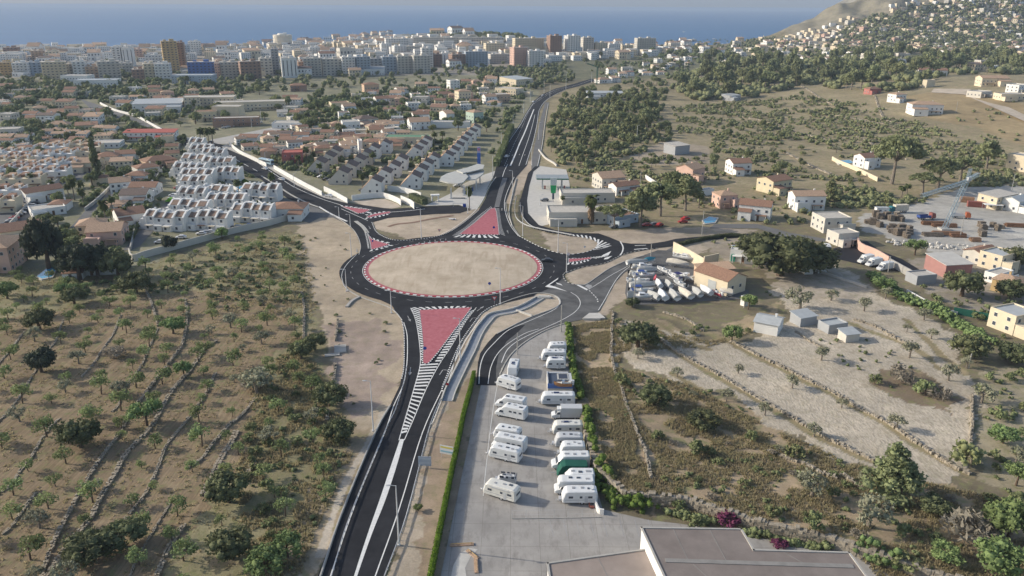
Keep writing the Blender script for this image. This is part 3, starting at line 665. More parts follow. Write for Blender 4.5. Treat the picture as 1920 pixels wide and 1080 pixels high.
# parking bay lines of the lot
for x in(1030,1056,1080,1106,1131,1162,1190,1215):ln([(x,975-(x-1030)*.003),(x+8,1006)],.10,.03,None,1)
ln([(941,690),(931,730),(920,800),(912,870),(906,930)],.12,.03)
o=mk.build('road_markings',[PAINT,PAINTG]);o['kind']='structure'
# red splitter islands with black and white kerbs
def splitter(P,z=.2,nm='traffic_island'):
    W=wp(P,0);mb=MB();mb.prism([(p.x,p.y) for p in W],.02,z,1,0);o=mb.build(nm,[REDP,KERB]);o['kind']='structure'
    m2=MB();C=W+[W[0]];i=0
    for q in [None]:
        Q=resamp(C,.62)
        for a,b in zip(Q[:-1],Q[1:]):
            c=(a+b)/2;d=b-a;m2.box((c.x,c.y,z/2+.03),(d.length*.98,.34,z),math.atan2(d.y,d.x),mi=i%2);i+=1
    o=m2.build('island_kerb',[PAINT,BLACKK]);o['kind']='structure'
for P in[[(786,582),(885,577),(870,597),(845,630),(822,661),(804,682),(796,684),(792,680),(793,650),(790,615)],
         [(861,440),(890,418),(918,393),(928,390),(931,398),(934,420),(936,441)],
         [(687,433),(692,443),(697,449),(712,454),(731,459),(715,464),(696,469),(694,455)],
         [(640,387),(668,391),(695,394),(684,399),(672,401)],
         [(688,407),(700,402),(731,397),(733,400),(712,404),(690,409)],
         [(1066,486),(1090,485),(1108,483),(1109,486),(1085,490),(1066,493)]]:splitter(P)
def kerbline(P,z=.15,w_=.3,step=.6,m=(PAINT,BLACKK),nm='road_kerb',sm=6,base=.03):
    Q=resamp(catmull(wp(P,0),sm),step);m2=MB()
    for i,(a,b) in enumerate(zip(Q[:-1],Q[1:])):
        c=(a+b)/2;d=b-a;m2.box((c.x,c.y,base+z/2),(d.length*.99,w_,z),math.atan2(d.y,d.x),mi=i%2)
    o=m2.build(nm,list(m));o['kind']='structure'
kerbline([(937,570),(917,578),(903,588),(893,600),(867,637),(850,672),(838,705),(829,728),(832,738)])
kerbline([(753,600),(757,620),(758,650),(757,690),(752,715)])
kerbline([(668,478),(650,497),(641,515),(644,533),(653,545)])
kerbline([(697,417),(707,436),(733,449),(762,451),(795,448),(828,441),(852,430),(877,412),(897,395)])
kerbline([(974,443),(994,454),(1019,466),(1044,474),(1060,477),(1075,477),(1100,473),(1117,466)],step=1.1)
kerbline([(1233,466),(1200,470),(1167,478),(1133,494),(1093,501),(1070,508),(1056,515),(1062,528),(1078,534)],m=(KERB,BLACKK),step=1.)
kerbline([(1078,534),(1097,534),(1117,521),(1142,504),(1175,489),(1208,479)],m=(KERB,KERB))
kerbline([(653,545),(675,557),(703,567),(730,577),(743,587),(753,600)],m=(KERB,KERB))
kerbline([(937,570),(970,558),(1003,550),(1027,551),(1045,557),(1051,566),(1048,572),(1035,580),(1002,592),(977,603),(930,627)],m=(KERB,KERB))
kerbline([(948,380),(951,400),(961,424),(974,443)],m=(KERB,KERB));kerbline([(673,478),(676,460),(667,437),(650,420),(623,403)],m=(KERB,KERB),w_=.25)
kerbline([(1067,604),(1027,618),(990,638),(963,660),(948,680),(936,705)],m=(KERB,KERB))
kerbline([(597,1095),(640,966),(704,810),(730,762)],m=(KERB,KERB),w_=.4,z=.2)
kerbline([(598,388),(622,402),(652,416)],m=(PAINT,PAINT),w_=.8);kerbline([(490,330),(515,345),(545,365),(575,380),(598,389)],m=(KERB,KERB),w_=.9)
kerbline([(667,415),(680,425),(689,437)],m=(KERB,KERB),w_=1.6,z=.15)
# drainage channel
CH=[(1013,559),(985,575),(960,584),(926,591),(912,603),(897,624),(882,657),(869,682),(846,730),(838,752)]
Cw=catmull(wp(CH,0),6)
mb=MB();strip(mb,Cw,2.3,.02);o=mb.build('channel_floor',mat('shaded_concrete',(.24,.26,.29),.6,.15,.6));o['kind']='structure'  # bluish shade of the sunken channel is painted into the floor colour
mb=MB();ridge(mb,offs(Cw,1.35)[::-1] if False else offs(Cw,-1.35),.35,-.1,.55);ridge(mb,offs(Cw,1.3),.3,-.1,.3);tag(mb.build('channel_wall',CONC2),'low pale concrete walls of the drainage channel beside the south road','channel wall')
# ---------------------------------------------------------------- trees and plants (prototypes, then copies)
def leafcloud(seed,clumps,n,leaf,elong=1.5,core=.62):
    """clumps: (x,y,z,r[,flat]); returns vertices and quads of leaf sprays spread over each clump, with a lumpy inner mass"""
    g=np.random.default_rng(seed);V=[];Q=[];k=0
    for c in clumps:
        x,y,z,r=c[:4];fl=c[4] if len(c)>4 else .85
        m=int(n*r*r)+8
        d=g.normal(size=(m,3));d/=np.linalg.norm(d,axis=1)[:,None];rad=r*(.62+.46*g.random((m,1))**.7)
        P=d*rad*np.array([1,1,fl])+np.array([x,y,z])
        u=g.normal(size=(m,3))+d*.3;u/=np.linalg.norm(u,axis=1)[:,None];v=np.cross(u,g.normal(size=(m,3)));v/=np.linalg.norm(v,axis=1)[:,None]
        s=leaf*(.6+.8*g.random((m,1)));a=u*s*elong/2;b=v*s/2
        V.append(np.stack([P-a-b*.5,P+b,P+a+b*.2,P-b],1).reshape(-1,3));Q.append(np.arange(4*m).reshape(m,4)+k);k+=4*m
    if core>0:
        nu,nv=7,5
        for c in clumps:
            x,y,z,r=c[:4];fl=c[4] if len(c)>4 else .85;r=r*core
            th=np.linspace(0,2*np.pi,nu,endpoint=False);vv=[]
            for j in range(nv):
                ph=np.pi*(j+.25)/(nv-.5)
                q=r*(1+.25*(g.random(nu)-.5));vv.append(np.stack([x+q*np.sin(ph)*np.cos(th),y+q*np.sin(ph)*np.sin(th),z+q*fl*np.cos(ph)],1))
            V.append(np.concatenate(vv));i=np.arange(nu)
            for j in range(nv-1):Q.append(np.stack([k+j*nu+i,k+(j+1)*nu+i,k+(j+1)*nu+(i+1)%nu,k+j*nu+(i+1)%nu],1))
            k+=nu*nv
    return np.concatenate(V),np.concatenate(Q)
def clumps_round(rnd,W,Ht,z0,n,cr,shape='round'):
    out=[]
    for i in range(n):
        a=rnd.uniform(0,2*math.pi)
        if shape=='umbrella':
            q=math.sqrt(rnd.random());z=z0+Ht*(1-.75*q*q)*rnd.uniform(.75,1);out.append((W*q*math.cos(a),W*q*math.sin(a),z,cr*rnd.uniform(.7,1.25),.6))
        elif shape=='cone':
            t=rnd.random();q=(1-t)**.8*rnd.uniform(.35,1);out.append((W*q*math.cos(a),W*q*math.sin(a),z0+Ht*t,cr*(1.15-.6*t)*rnd.uniform(.7,1.2),.8))
        elif shape=='column':
            t=rnd.random();q=math.sin(math.pi*min(1,t*.85+.12))*rnd.uniform(.2,.8);out.append((W*q*math.cos(a),W*q*math.sin(a),z0+Ht*t,cr*rnd.uniform(.7,1.1),1.5))
        else:
            u=rnd.uniform(-.55,1);s=math.sqrt(max(0,1-u*u));q=rnd.uniform(.45,1)**.5*.86
            out.append((W*q*s*math.cos(a),W*q*s*math.sin(a),z0+Ht*(.5+.45*u*q),cr*rnd.uniform(.65,1.3),.85))
    return out
def trunk_mesh(rnd,h,r,crown,forks=5,lean=.0,mats=None,name='trunk'):
    mb=MB();lx,ly=rnd.uniform(-lean,lean)*h,rnd.uniform(-lean,lean)*h;t=(lx,ly,h)
    m=(lx*.4+rnd.uniform(-.1,.1)*r,ly*.4,h*.5);mb.tube((0,0,-.3),m,r*1.25,r,7);mb.tube(m,t,r,r*.75,7)
    for c in rnd.sample(crown,min(forks,len(crown))):
        mid=((t[0]+c[0])/2,(t[1]+c[1])/2,(t[2]*.45+c[2]*.55));mb.tube(t,mid,r*.5,r*.35,5);mb.tube(mid,c[:3],r*.35,r*.12,5)
    return mb.mesh(name,mats or [BARK])
PROTO={}
def mkproto(kind,i,W,Ht,z0,n,cr,leaf,dens,lm,bm,shape='round',th=None,tr=.16,forks=5,lean=.08,core=.6,elong=1.5):
    rnd=random.Random(hash(kind)%1000*0+sum(map(ord,kind))*17+i);cl=clumps_round(rnd,W,Ht,z0,n,cr,shape)
    V,Q=leafcloud(i*7+sum(map(ord,kind)),cl,dens,leaf,elong,core)
    cm=np_mesh('crown',V,Q,[lm]);tm=trunk_mesh(rnd,th if th is not None else z0+Ht*.3,tr,cl,forks,lean,[bm])
    # one joined mesh for copies too small to show parts
    tv=np.array([v.co[:] for v in tm.vertices]) if len(tm.vertices) else np.zeros((0,3))
    tq=[[*p.vertices] for p in tm.polygons if len(p.vertices)==4]
    jm=np_mesh(kind,np.concatenate([V,tv]),np.concatenate([Q,np.array(tq)+len(V)]),[lm,bm],np.concatenate([np.zeros(len(Q)),np.ones(len(tq))]))
    PROTO.setdefault(kind,[]).append((cm,tm,jm,W))
for i in range(5):mkproto('almond_tree',i,1.9+.25*(i%3),2.3,1.4,13+i%3*3,.74,.27,52,L_ALM,BARK,tr=.13,forks=7,core=.0,lean=.15)
for i in range(4):mkproto('pine_tree',i,2.6,5.2,2.0,26,1.05,.42,34,L_PINE,BARKG,tr=.22,core=.66)
for i in range(2):mkproto('evergreen_tree',i,2.7,4.2,.6,26,1.0,.32,44,L_BLACK,BARK,tr=.3,core=.7)
for i in range(2):mkproto('umbrella_pine',i,5.4,3.4,5.0,46,1.25,.36,40,L_PINE,BARKG,'umbrella',th=4.2,tr=.38,forks=12,core=.62)
for i in range(3):mkproto('carob_tree',i,2.9,3.9,.5,30,1.0,.30,46,L_DARK,BARK,tr=.3,core=.66)
for i in range(3):mkproto('olive_tree',i,2.1,2.6,1.1,15,.75,.24,50,L_OLIVE,BARKG,tr=.2,forks=6,core=.45)
for i in range(4):mkproto('shrub',i,1.25,1.5,.1,12,.5,.22,60,L_BUSH,BARK,tr=.08,th=.4,core=.6)
for i in range(2):mkproto('dry_shrub',i,1.7,1.9,.2,12,.7,.20,36,L_DRY,BARKG,tr=.1,th=.5,core=.0,elong=4)
for i in range(2):mkproto('bright_tree',i,2.6,3.6,.9,22,.95,.28,50,L_BRIGHT,BARK,tr=.2,core=.6)
for i in range(1):mkproto('cypress_tree',i,1.0,7.5,.3,34,.62,.26,60,L_DARK,BARK,'column',th=2,tr=.15,forks=2,core=.8)
for i in range(2):mkproto('garden_tree',i,2.3,3.6,1.2,18,.95,.42,30,L_BUSH,BARK,tr=.2,core=.68)
for i in range(1):mkproto('cone_pine',i,4.2,9.0,.8,64,1.15,.36,40,L_PINE,BARK,'cone',th=6,tr=.34,forks=10,core=.6)
for i in range(1):mkproto('flowering_shrub',i,1.6,1.8,.1,14,.6,.22,60,L_MAG,BARK,tr=.08,th=.4,core=.6)
def palm_proto(i,skirt=False):
    rnd=random.Random(90+i);mb=MB();hh=5.2
    for k in range(46):
        a=rnd.uniform(0,2*math.pi);el=rnd.uniform(-.35,1.25);L=rnd.uniform(1.9,2.5);p=Vector((0,0,hh));d=Vector((math.cos(a)*math.cos(el),math.sin(a)*math.cos(el),math.sin(el)));s=Vector((-math.sin(a),math.cos(a),0))
        pts=[p]
        for j in range(4):
            d.z-=.38;d.normalize();p=p+d*L/4;pts.append(p)
        w_=[.06,.38,.5,.4,.05]
        for j in range(4):
            for sg in(-1,1):
                dr=Vector((0,0,-.22));mb.face([pts[j],pts[j+1],pts[j+1]+(s*sg+dr)*w_[j+1],pts[j]+(s*sg+dr)*w_[j]])
    cm=mb.mesh('crown',[L_PALM]);sm=None
    if skirt:
        m3=MB()
        for k in range(90):
            a=rnd.uniform(0,6.28);z=rnd.uniform(1.6,5);r=.55+.55*(z/5);p=Vector((math.cos(a)*.25,math.sin(a)*.25,z));q=Vector((math.cos(a)*r,math.sin(a)*r,z-rnd.uniform(.7,1.3)));s=Vector((-math.sin(a),math.cos(a),0))*.16
            m3.face([p-s,p+s,q+s,q-s])
        sm=m3.mesh('dead_fronds',[L_DEADP])
    m2=MB();m2.tube((0,0,-.3),(.08,0,2.6),.26,.2,8);m2.tube((.08,0,2.6),(0,0,hh),.2,.19,8);m2.ball((0,0,hh),.3)
    return cm,m2.mesh('trunk',[BARKG]),sm
PALM=palm_proto(0);PALM2=palm_proto(1,True)
LABELB={'almond_tree':'small pale green almond tree','pine_tree':'bushy olive green pine','umbrella_pine':'broad umbrella pine','carob_tree':'dense dark carob tree','olive_tree':'grey green olive tree','shrub':'low green shrub','dry_shrub':'grey leafless shrub','bright_tree':'bright green leafy tree','cypress_tree':'tall dark cypress','garden_tree':'round green garden tree','cone_pine':'tall conical pine','evergreen_tree':'black green evergreen','flowering_shrub':'magenta flowering shrub','palm_tree':'palm with drooping fronds'}
CATB={'evergreen_tree':'evergreen tree','almond_tree':'almond tree','pine_tree':'pine tree','umbrella_pine':'umbrella pine','carob_tree':'carob tree','olive_tree':'olive tree','shrub':'shrub','dry_shrub':'dry shrub','bright_tree':'leafy tree','cypress_tree':'cypress','garden_tree':'garden tree','cone_pine':'conifer','flowering_shrub':'flowering shrub','palm_tree':'palm tree'}
rt=random.Random(5)
def tree(kind,pos,W=None,label=None,parts=True,hs=1.,group=None,rz=None):
    """plant one tree; W = crown radius in metres"""
    s0=rt.random();rz=rt.uniform(0,6.28) if rz is None else rz
    if kind=='palm_tree':
        pr=PALM2 if label and 'dead' in label else PALM;s=(W or 2.2)/2.2;loc=pos
        o=thing(kind,None,'palm tree',loc,rz,group);o.scale=(s,s,s*hs)
        put('crown',pr[0],o);put('trunk',pr[1],o)
        if pr[2]:put('dead_fronds',pr[2],o)
    else:
        P=PROTO[kind];cm,tm,jm,w0=P[int(s0*len(P))];s=(W/w0 if W else 1)*(1 if W else rt.uniform(.8,1.25))
        sc_=(s*rt.uniform(.93,1.07),s*rt.uniform(.93,1.07),s*hs*rt.uniform(.9,1.1))
        if parts:
            o=thing(kind,None,CATB[kind],pos,rz,group);o.scale=sc_;put('crown',cm,o);put('trunk',tm,o)
        else:
            o=put(kind,jm,None,pos,rz,sc_);o['category']=CATB[kind]
            if group:o['group']=group
    if label:o['label']=label
    else:auto(o,LABELB[kind],group or CATB[kind]+'s')
    return o
def treepx(kind,px,py,r,label=None,hs=1.,parts=True,group=None):
    """py = foot of the plant, r = crown radius in photo pixels"""
    p=at(px,py);W=r*mpp(p);return tree(kind,p,W,label,parts,hs,group)
ROADW=[]
for nm,P,z,m in ROADS:ROADW.append([(p.x,p.y) for p in wp(P,0)])
ROADB=[(min(a for a,b in W)-9,max(a for a,b in W)+9,min(b for a,b in W)-9,max(b for a,b in W)+9) for W in ROADW]
def onroad(x,y,pad=0):
    if math.hypot(x-CX,y-CYY)<RO+3:return True
    for W,B in zip(ROADW,ROADB):
        if not(B[0]<x<B[1] and B[2]<y<B[3]):continue
        for dx,dy in((0,0),(pad,0),(-pad,0),(0,pad),(0,-pad)) if pad else((0,0),):
            if bool(inpoly(x+dx,y+dy,W)):return True
    return False
class Occ:
    def __init__(s):s.g={}
    def append(s,t):s.g.setdefault((int(t[0]//25),int(t[1]//25)),[]).append(t)
OCC=Occ()
def free(x,y,r):
    i,j=int(x//25),int(y//25)
    for a in(-1,0,1):
        for b in(-1,0,1):
            for t in OCC.g.get((i+a,j+b),()):
                if (x-t[0])**2+(y-t[1])**2<(r+t[2])**2:return False
    return True
# big single trees: kind, px, foot py, crown radius px, height factor, label
BIG=[('evergreen_tree',78,697,25,1,'dense dark round carob alone on brown terraces, leftmost in orchard'),
('carob_tree',75,618,27,.9,'dark carob with pale side branches above the round black one at orchard edge'),
('carob_tree',140,570,22,.9,'dark carob at the top of the orchard below the houses'),
('carob_tree',152,838,38,.9,'broad dark carob shading a stone wall in mid orchard'),
('bright_tree',276,797,30,.9,'large bright yellow green round tree in the middle of the orchard'),
('carob_tree',170,1052,46,.8,'wide dark carob on lower terrace wall near the camera'),
('carob_tree',232,1024,40,.8,'wide dark carob joined to another on the lower terrace'),
('carob_tree',430,940,40,.85,'grey green carob spreading over wall in lower orchard'),
('carob_tree',436,1046,42,.95,'tall dark carob at the edge of the lower grass bank'),
('bright_tree',540,1044,32,.8,'rounded green tree on the bank beside the south road'),
('bright_tree',498,1075,36,.8,'rounded green tree at the foot of the bank by south road'),
('olive_tree',482,738,34,.9,'grey twiggy olive on the edge of dry grass bank'),
('carob_tree',590,655,20,1,'dark carob near pale wall left of the concrete slab'),
('carob_tree',565,672,22,.9,'bushy dark carob in the middle of the grass strip'),
('carob_tree',635,828,28,1,'dark leafy tree on bank near the leaning tall lamp'),
('carob_tree',620,760,30,.9,'dark tree on the grass bank above the leafy one'),
('bright_tree',325,625,24,.8,'light green round tree below the upper orchard walls'),
('bright_tree',345,705,16,1,'green round tree on the thin wall in mid orchard'),
('evergreen_tree',92,505,36,1.7,'tall dark pine over the garden behind the pool wall'),
('evergreen_tree',150,524,36,1.2,'black green tree behind the orchard beside the tall pine'),
('evergreen_tree',184,518,28,1.2,'black green tree at the corner of the white boundary wall'),
('carob_tree',222,520,30,1,'round dull green tree in front of white boundary wall'),
('carob_tree',255,548,28,.85,'round dull green tree at the orchard corner'),
('bright_tree',125,555,18,.8,'bright round tree at the edge of orchard and pool garden'),
('bright_tree',14,560,22,.8,'bright round tree beside the pink house at picture edge'),
('evergreen_tree',318,470,14,1.1,'dark tree against the white boundary wall below terraces'),
('bright_tree',417,448,13,1,'bright tree against the boundary wall by the parked vans'),
('cone_pine',1668,925,60,.78,'large green pine standing alone below the pale terraces'),
('olive_tree',1628,988,36,1.1,'tall silvery olive tree in front of the large pine'),
('olive_tree',1522,930,30,.9,'silvery olive on dry grass beside the broken wall'),
('carob_tree',1752,962,30,.65,'low dark shrubby tree in shade of large pine'),
('bright_tree',1772,1052,27,.7,'round deep green fig bush on the dry bank'),
('bright_tree',1890,1010,46,1.,'big bright green tree at the lower picture corner'),
('bright_tree',1860,1080,46,.9,'bright green tree cut by the bottom picture edge'),
('bright_tree',1905,910,26,.9,'leafy green tree behind the shaded scrub'),
('carob_tree',1196,650,36,.8,'broad grey green carob at the corner of the boat yard field'),
('carob_tree',1226,760,30,.8,'bushy carob beside the thin stone wall'),
('shrub',1165,722,15,1.3,'small dark bush against the thin pale wall'),
('carob_tree',1318,800,30,.6,'low spreading green shrub at the edge of pale field'),
('shrub',1300,852,20,1,'round green bush in dry grass below pale field'),
('shrub',1488,858,20,.9,'green bush on the lowest pale terrace wall'),
('olive_tree',1500,578,27,.85,'big olive beside the small white shed'),
('carob_tree',1818,672,34,.85,'big green tree at the end of the vine hedge'),
('carob_tree',1900,680,30,.8,'dark green tree in the shade near the cream terrace house'),
('olive_tree',1840,755,24,.9,'olive beside the fence post of the pale fields'),
('bright_tree',1880,830,28,.7,'bright low tree in the orchard beyond the fence'),
('carob_tree',1803,555,32,.95,'dull green tree in front of yellow shed roof'),
('carob_tree',1893,560,26,.9,'dark tree beside the cream terrace house'),
('bright_tree',1715,478,18,.9,'bright green round tree at the scrap yard wall'),
('carob_tree',1902,500,26,1,'dark green tree at the right side of the white hut'),
('bright_tree',1403,580,15,1.2,'young green tree on the track beyond the boat yard'),
('bright_tree',1372,640,19,.9,'round green tree before the white gabled barn'),
('carob_tree',1462,516,60,.85,'huge dark pine over the white garden wall, nearest of the group'),('carob_tree',1522,512,46,.8,'huge dark pine leaning toward the black yard, right of the group'),
('carob_tree',1418,492,40,.8,'wide pine whose branches hang over green door wall'),
('umbrella_pine',1672,345,42,1.2,'classic flat topped umbrella pine beside the white villa pool'),
('cone_pine',1555,377,22,.75,'round topped pine beside the white house with outside stairs'),
('umbrella_pine',1152,428,21,1.3,'pine on a bare leaning trunk before the long restaurant'),
('pine_tree',1200,425,28,1.0,'large pine beside the restaurant car park'),
('pine_tree',1238,405,28,.9,'olive pine in the clump behind car park'),
('pine_tree',1285,395,26,.9,'dark pine at the end of the car park clump'),
('carob_tree',1280,362,22,1,'leafy tree behind the car park pines'),
('pine_tree',1262,372,20,1,'green tree below the pink house terrace'),
('pine_tree',1130,415,12,1,'small pine beside the restaurant roof'),
('umbrella_pine',1758,355,34,1.0,'broad pine behind the crane mast'),('umbrella_pine',1800,340,30,1.0,'spreading pine above the lane to the right of crane'),('umbrella_pine',1730,362,26,1.0,'lower pine between the umbrella pine and the crane'),
('pine_tree',1850,315,22,.8,'green pine above the terrace at the picture side'),
('cypress_tree',184,345,9,1.05,'lone dark cypress among the suburban gardens'),
('flowering_shrub',1365,985,23,.9,'magenta bougainvillea growing on the rock wall by the lot'),
('flowering_shrub',1462,1025,18,.6,'magenta bougainvillea behind the warehouse roof'),
('shrub',1298,985,18,.9,'yellow green bush before the magenta bougainvillea'),
('shrub',1640,1050,22,.7,'bright green bush overhanging the rock wall'),
('shrub',1690,1062,28,.8,'bright green bush hanging over the lower rock wall'),
('shrub',1448,968,15,1.1,'yellowish bush above the rock wall'),
('shrub',1528,992,20,1.1,'dull green bush on dry grass above wall'),
('dry_shrub',1810,1010,44,.9,'grey leafless thicket on the dry bank'),
('dry_shrub',1850,1000,38,.8,'pale dead scrub beside the bright tree'),
('dry_shrub',1690,715,22,1,'brushwood pile on the pale terrace mound'),
('dry_shrub',1760,745,22,.9,'brown brushwood at the end of terrace mound'),
('shrub',1735,740,20,1,'green bush on the terrace mound'),('shrub',1640,718,13,1.1,'green bush at the near end of terrace mound'),
('dry_shrub',215,668,20,.8,'grey leafless shrub among almond trees'),('dry_shrub',475,728,22,.9,'grey leafless shrub beside the twiggy olive'),
('olive_tree',1905,865,18,1,'small round tree in the fenced orchard'),('shrub',1810,870,30,1.1,'large bush where fence meets terrace wall'),
('bright_tree',1655,545,20,.7,'bright bush at the start of the vine hedge'),('carob_tree',1185,575,14,.9,'bush at the boat yard gate corner')]
for k,x,y,r,hs,lb in BIG:
    o=treepx(k,x,y,r,lb,hs);OCC.append((o.location.x,o.location.y,r*mpp(o.location)*.8))
# palms
PALMS=[(1108,420,17,1.2,'palm with a brown skirt of dead fronds beside the restaurant'),(60,352,10,1,None),(98,362,9,1,None),(66,345,8,1,None),(140,375,11,1.4,None),(157,388,10,1.3,None),(212,400,10,1.2,None),(200,425,12,1.6,None),(228,345,9,1,None),(130,375,9,1.3,None),(235,420,10,1.2,None),(155,370,9,1.3,None),
(512,360,9,1.5,None),(452,330,9,1,None),(448,366,10,1.1,None),(575,300,9,1,None),(560,312,8,1,None),(600,330,8,1.1,None),(680,352,8,1.2,None),(775,350,7,1.2,None),(880,395,9,1.9,'thin palm on the forecourt corner behind the tall lamp'),(700,310,9,1,None),(815,270,8,1,None),(830,268,8,1,None),(377,272,9,1.3,None),(392,274,9,1.4,None),(400,272,9,1.3,None),(385,270,8,1.4,None),(1310,390,12,1,None),(1620,305,10,.8,None),(1690,370,10,.8,None),(1700,365,9,.8,None),(230,440,9,1.1,None),(1055,385,6,1.1,None),(238,520,10,.9,None),(300,320,7,1,None)]
for x,y,r,hs,lb in PALMS:
    o=treepx('palm_tree',x,y,r,lb,hs,group='palms in gardens');OCC.append((o.location.x,o.location.y,2))
treepx('palm_tree',784,957,11,'young palm on the sandy strip beside the tall lamp',.35)
# orchard of almonds on the near terraces
ow=zone_world(ORCH);rr=random.Random(21);cnt=0;TP=[]
dx_=Vector((-.30,.954,0))   # terrace direction
sx_=Vector((.954,.30,0))
for i in range(-44,44):
    for j in range(-44,64):
        p=dx_*(i*7.6+rr.uniform(-2.6,2.6)+((j%2)*4))+sx_*(j*8.0+rr.uniform(-2,2))+Vector((-90,190,0))
        if p.y<100 or p.y>352 or rr.random()<.10:continue
        if not bool(inpoly(p.x,p.y,ow)):continue
        if not free(p.x,p.y,1.5):continue
        q=topx((p.x,p.y,1.5))
        if q[0]<-25 or q[0]>660:continue
        TP.append((q[2],p))
TP.sort(key=lambda a:a[0])
V_=[];Q_=[];k_=0
for d_,p in TP[285:]:
    r=rr.uniform(1.2,2.1);v,q=leafcloud(int(p.x*9+p.y*7)&65535,[(p.x+rr.uniform(-.5,.5)*r,p.y+rr.uniform(-.5,.5)*r,gz(p.x,p.y)+r*rr.uniform(.7,1.3),r*rr.uniform(.4,.6),.8) for _ in range(4)],9,.5,1.5,.5);V_.append(v);Q_.append(q+k_);k_+=len(v)
if V_:tag(put('orchard_greenery',np_mesh('orchard_greenery',np.concatenate(V_),np.concatenate(Q_),[L_ALM])),'green almond crowns crowded at the far end of the orchard','trees',kind='stuff')
for d_,p in TP[:285]:
    k='almond_tree'
    if rr.random()<.1:k='olive_tree'
    tree(k,Vector((p.x,p.y,gz(p.x,p.y)-.05)),rr.choice([1.2,1.5,1.8,2.0,2.3]),None,d_<330,group='almond trees on the stone walled terraces' if k=='almond_tree' else 'olive trees in the fields')
# shrubs among the terraces and on the banks
def scatter(kind,poly,n,rmin,rmax,seed,sep=1.,group=None,parts=False,hs=1.,avoid=True,base=None):
    rnd=random.Random(seed);xs=[p[0] for p in poly];ys=[p[1] for p in poly];W=[(p.x,p.y) for p in wp(poly)];out=[];tries=0
    xa,xb=min(a for a,b in W),max(a for a,b in W);ya,yb=min(b for a,b in W),max(b for a,b in W)
    while len(out)<n and tries<n*25:
        tries+=1;x=rnd.uniform(xa,xb);y=rnd.uniform(ya,yb)
        if not bool(inpoly(x,y,W)):continue
        r=rnd.uniform(rmin,rmax)
        if not free(x,y,r*sep):continue
        if avoid and onroad(x,y,1.2):continue
        z=gz(x,y)
        q=topx((x,y,z))
        if q[0]<-30 or q[0]>1950 or q[1]>1120:continue
        kk=kind if isinstance(kind,str) else rnd.choice(kind)
        o=tree(kk,Vector((x,y,z-.05)),r,None,parts,hs*rnd.uniform(.85,1.2),group);out.append(o);OCC.append((x,y,r*.75))
    return out
SCR=[(560,620),(600,700),(640,770),(660,850),(590,1000),(560,1080),(470,1080),(440,900),(480,720)]
scatter('shrub',SCR,34,.6,1.6,31,parts=True,group='shrubs on the dry bank by the orchard')
scatter(['shrub','dry_shrub'],[(1150,900),(1190,800),(1400,790),(1640,900),(1830,930),(1920,1000),(1640,1040),(1400,980),(1240,955)],40,.5,1.5,32,parts=True,group='shrubs on the scrub slope')
scatter('shrub',[(1150,600),(1420,620),(1380,650),(1160,640)],12,.5,1.2,33,group='shrubs below the boat yard')
scatter('shrub',[(1700,500),(1920,500),(1920,680),(1800,640)],14,.8,1.8,36,group='shrubs around the sheds')
scatter('shrub',[(1840,700),(1920,700),(1920,1000),(1850,960)],12,.8,1.8,37,parts=True,group='shrubs in the fenced orchard')
scatter('shrub',[(120,540),(560,450),(560,560),(330,560)],16,.7,1.5,39,group='shrubs on upper orchard')
# sparse young trees of the pale fields
for x,y,r in[(1196,672,12),(1270,706,11),(1362,752,13),(1434,778,13),(1526,818,14),(1485,728,14),(1578,764,11),(1680,805,16),(1540,675,16),(1620,583,14),(1558,563,13),(1705,670,17),(1778,713,18),(1812,690,12),(1746,635,11),(1700,622,8),(1660,560,12),(1732,600,13),(1384,700,10),(1300,745,8),(1460,850,10),(1620,905,12)]:
    treepx('olive_tree',x,y,r,None,1,group='small olive trees on the pale fields');
# the pine wood and scrub right of the north road
F1=[(1030,300),(1030,235),(1055,190),(1110,170),(1160,190),(1230,205),(1260,260),(1180,300),(1100,320)]
scatter('pine_tree',F1,110,2.2,3.8,41,.75,group='pines beside the north road')
F2=[(1130,180),(1250,150),(1240,230),(1170,270)]
scatter('pine_tree',F2,32,2.5,4.6,42,.7,group='pines beside the north road')
F3=[(1260,165),(1330,118),(1500,118),(1640,112),(1800,108),(1920,110),(1920,140),(1790,140),(1700,172),(1640,172),(1500,162),(1400,185),(1300,190)]
scatter('pine_tree',F3,135,4.5,7.5,43,.6,hs=1.15,group='pines of the dark wood across the hill')
F4=[(1270,200),(1500,180),(1640,200),(1760,240),(1900,300),(1900,330),(1700,300),(1560,290),(1400,300),(1270,240)]
scatter(['olive_tree','shrub','shrub'],F4,150,1.0,2.4,44,group='scattered bushes on the stony hillside')
scatter(['pine_tree','olive_tree'],[(1270,200),(1500,180),(1640,200),(1700,260),(1560,290),(1400,300)],26,1.6,2.6,45,group='young trees on the stony hillside')
scatter('shrub',[(1580,330),(1760,330),(1740,385),(1640,380),(1560,370)],20,1,2,46,group='bushes below the umbrella pine')
scatter('pine_tree',[(1740,60),(1920,60),(1920,110),(1760,125)],26,3,6,47,.6,group='pines below the headland')
scatter(['pine_tree','shrub'],[(1180,290),(1480,300),(1560,340),(1480,360),(1400,340),(1200,330)],26,1.4,2.6,48,group='trees between the country houses')
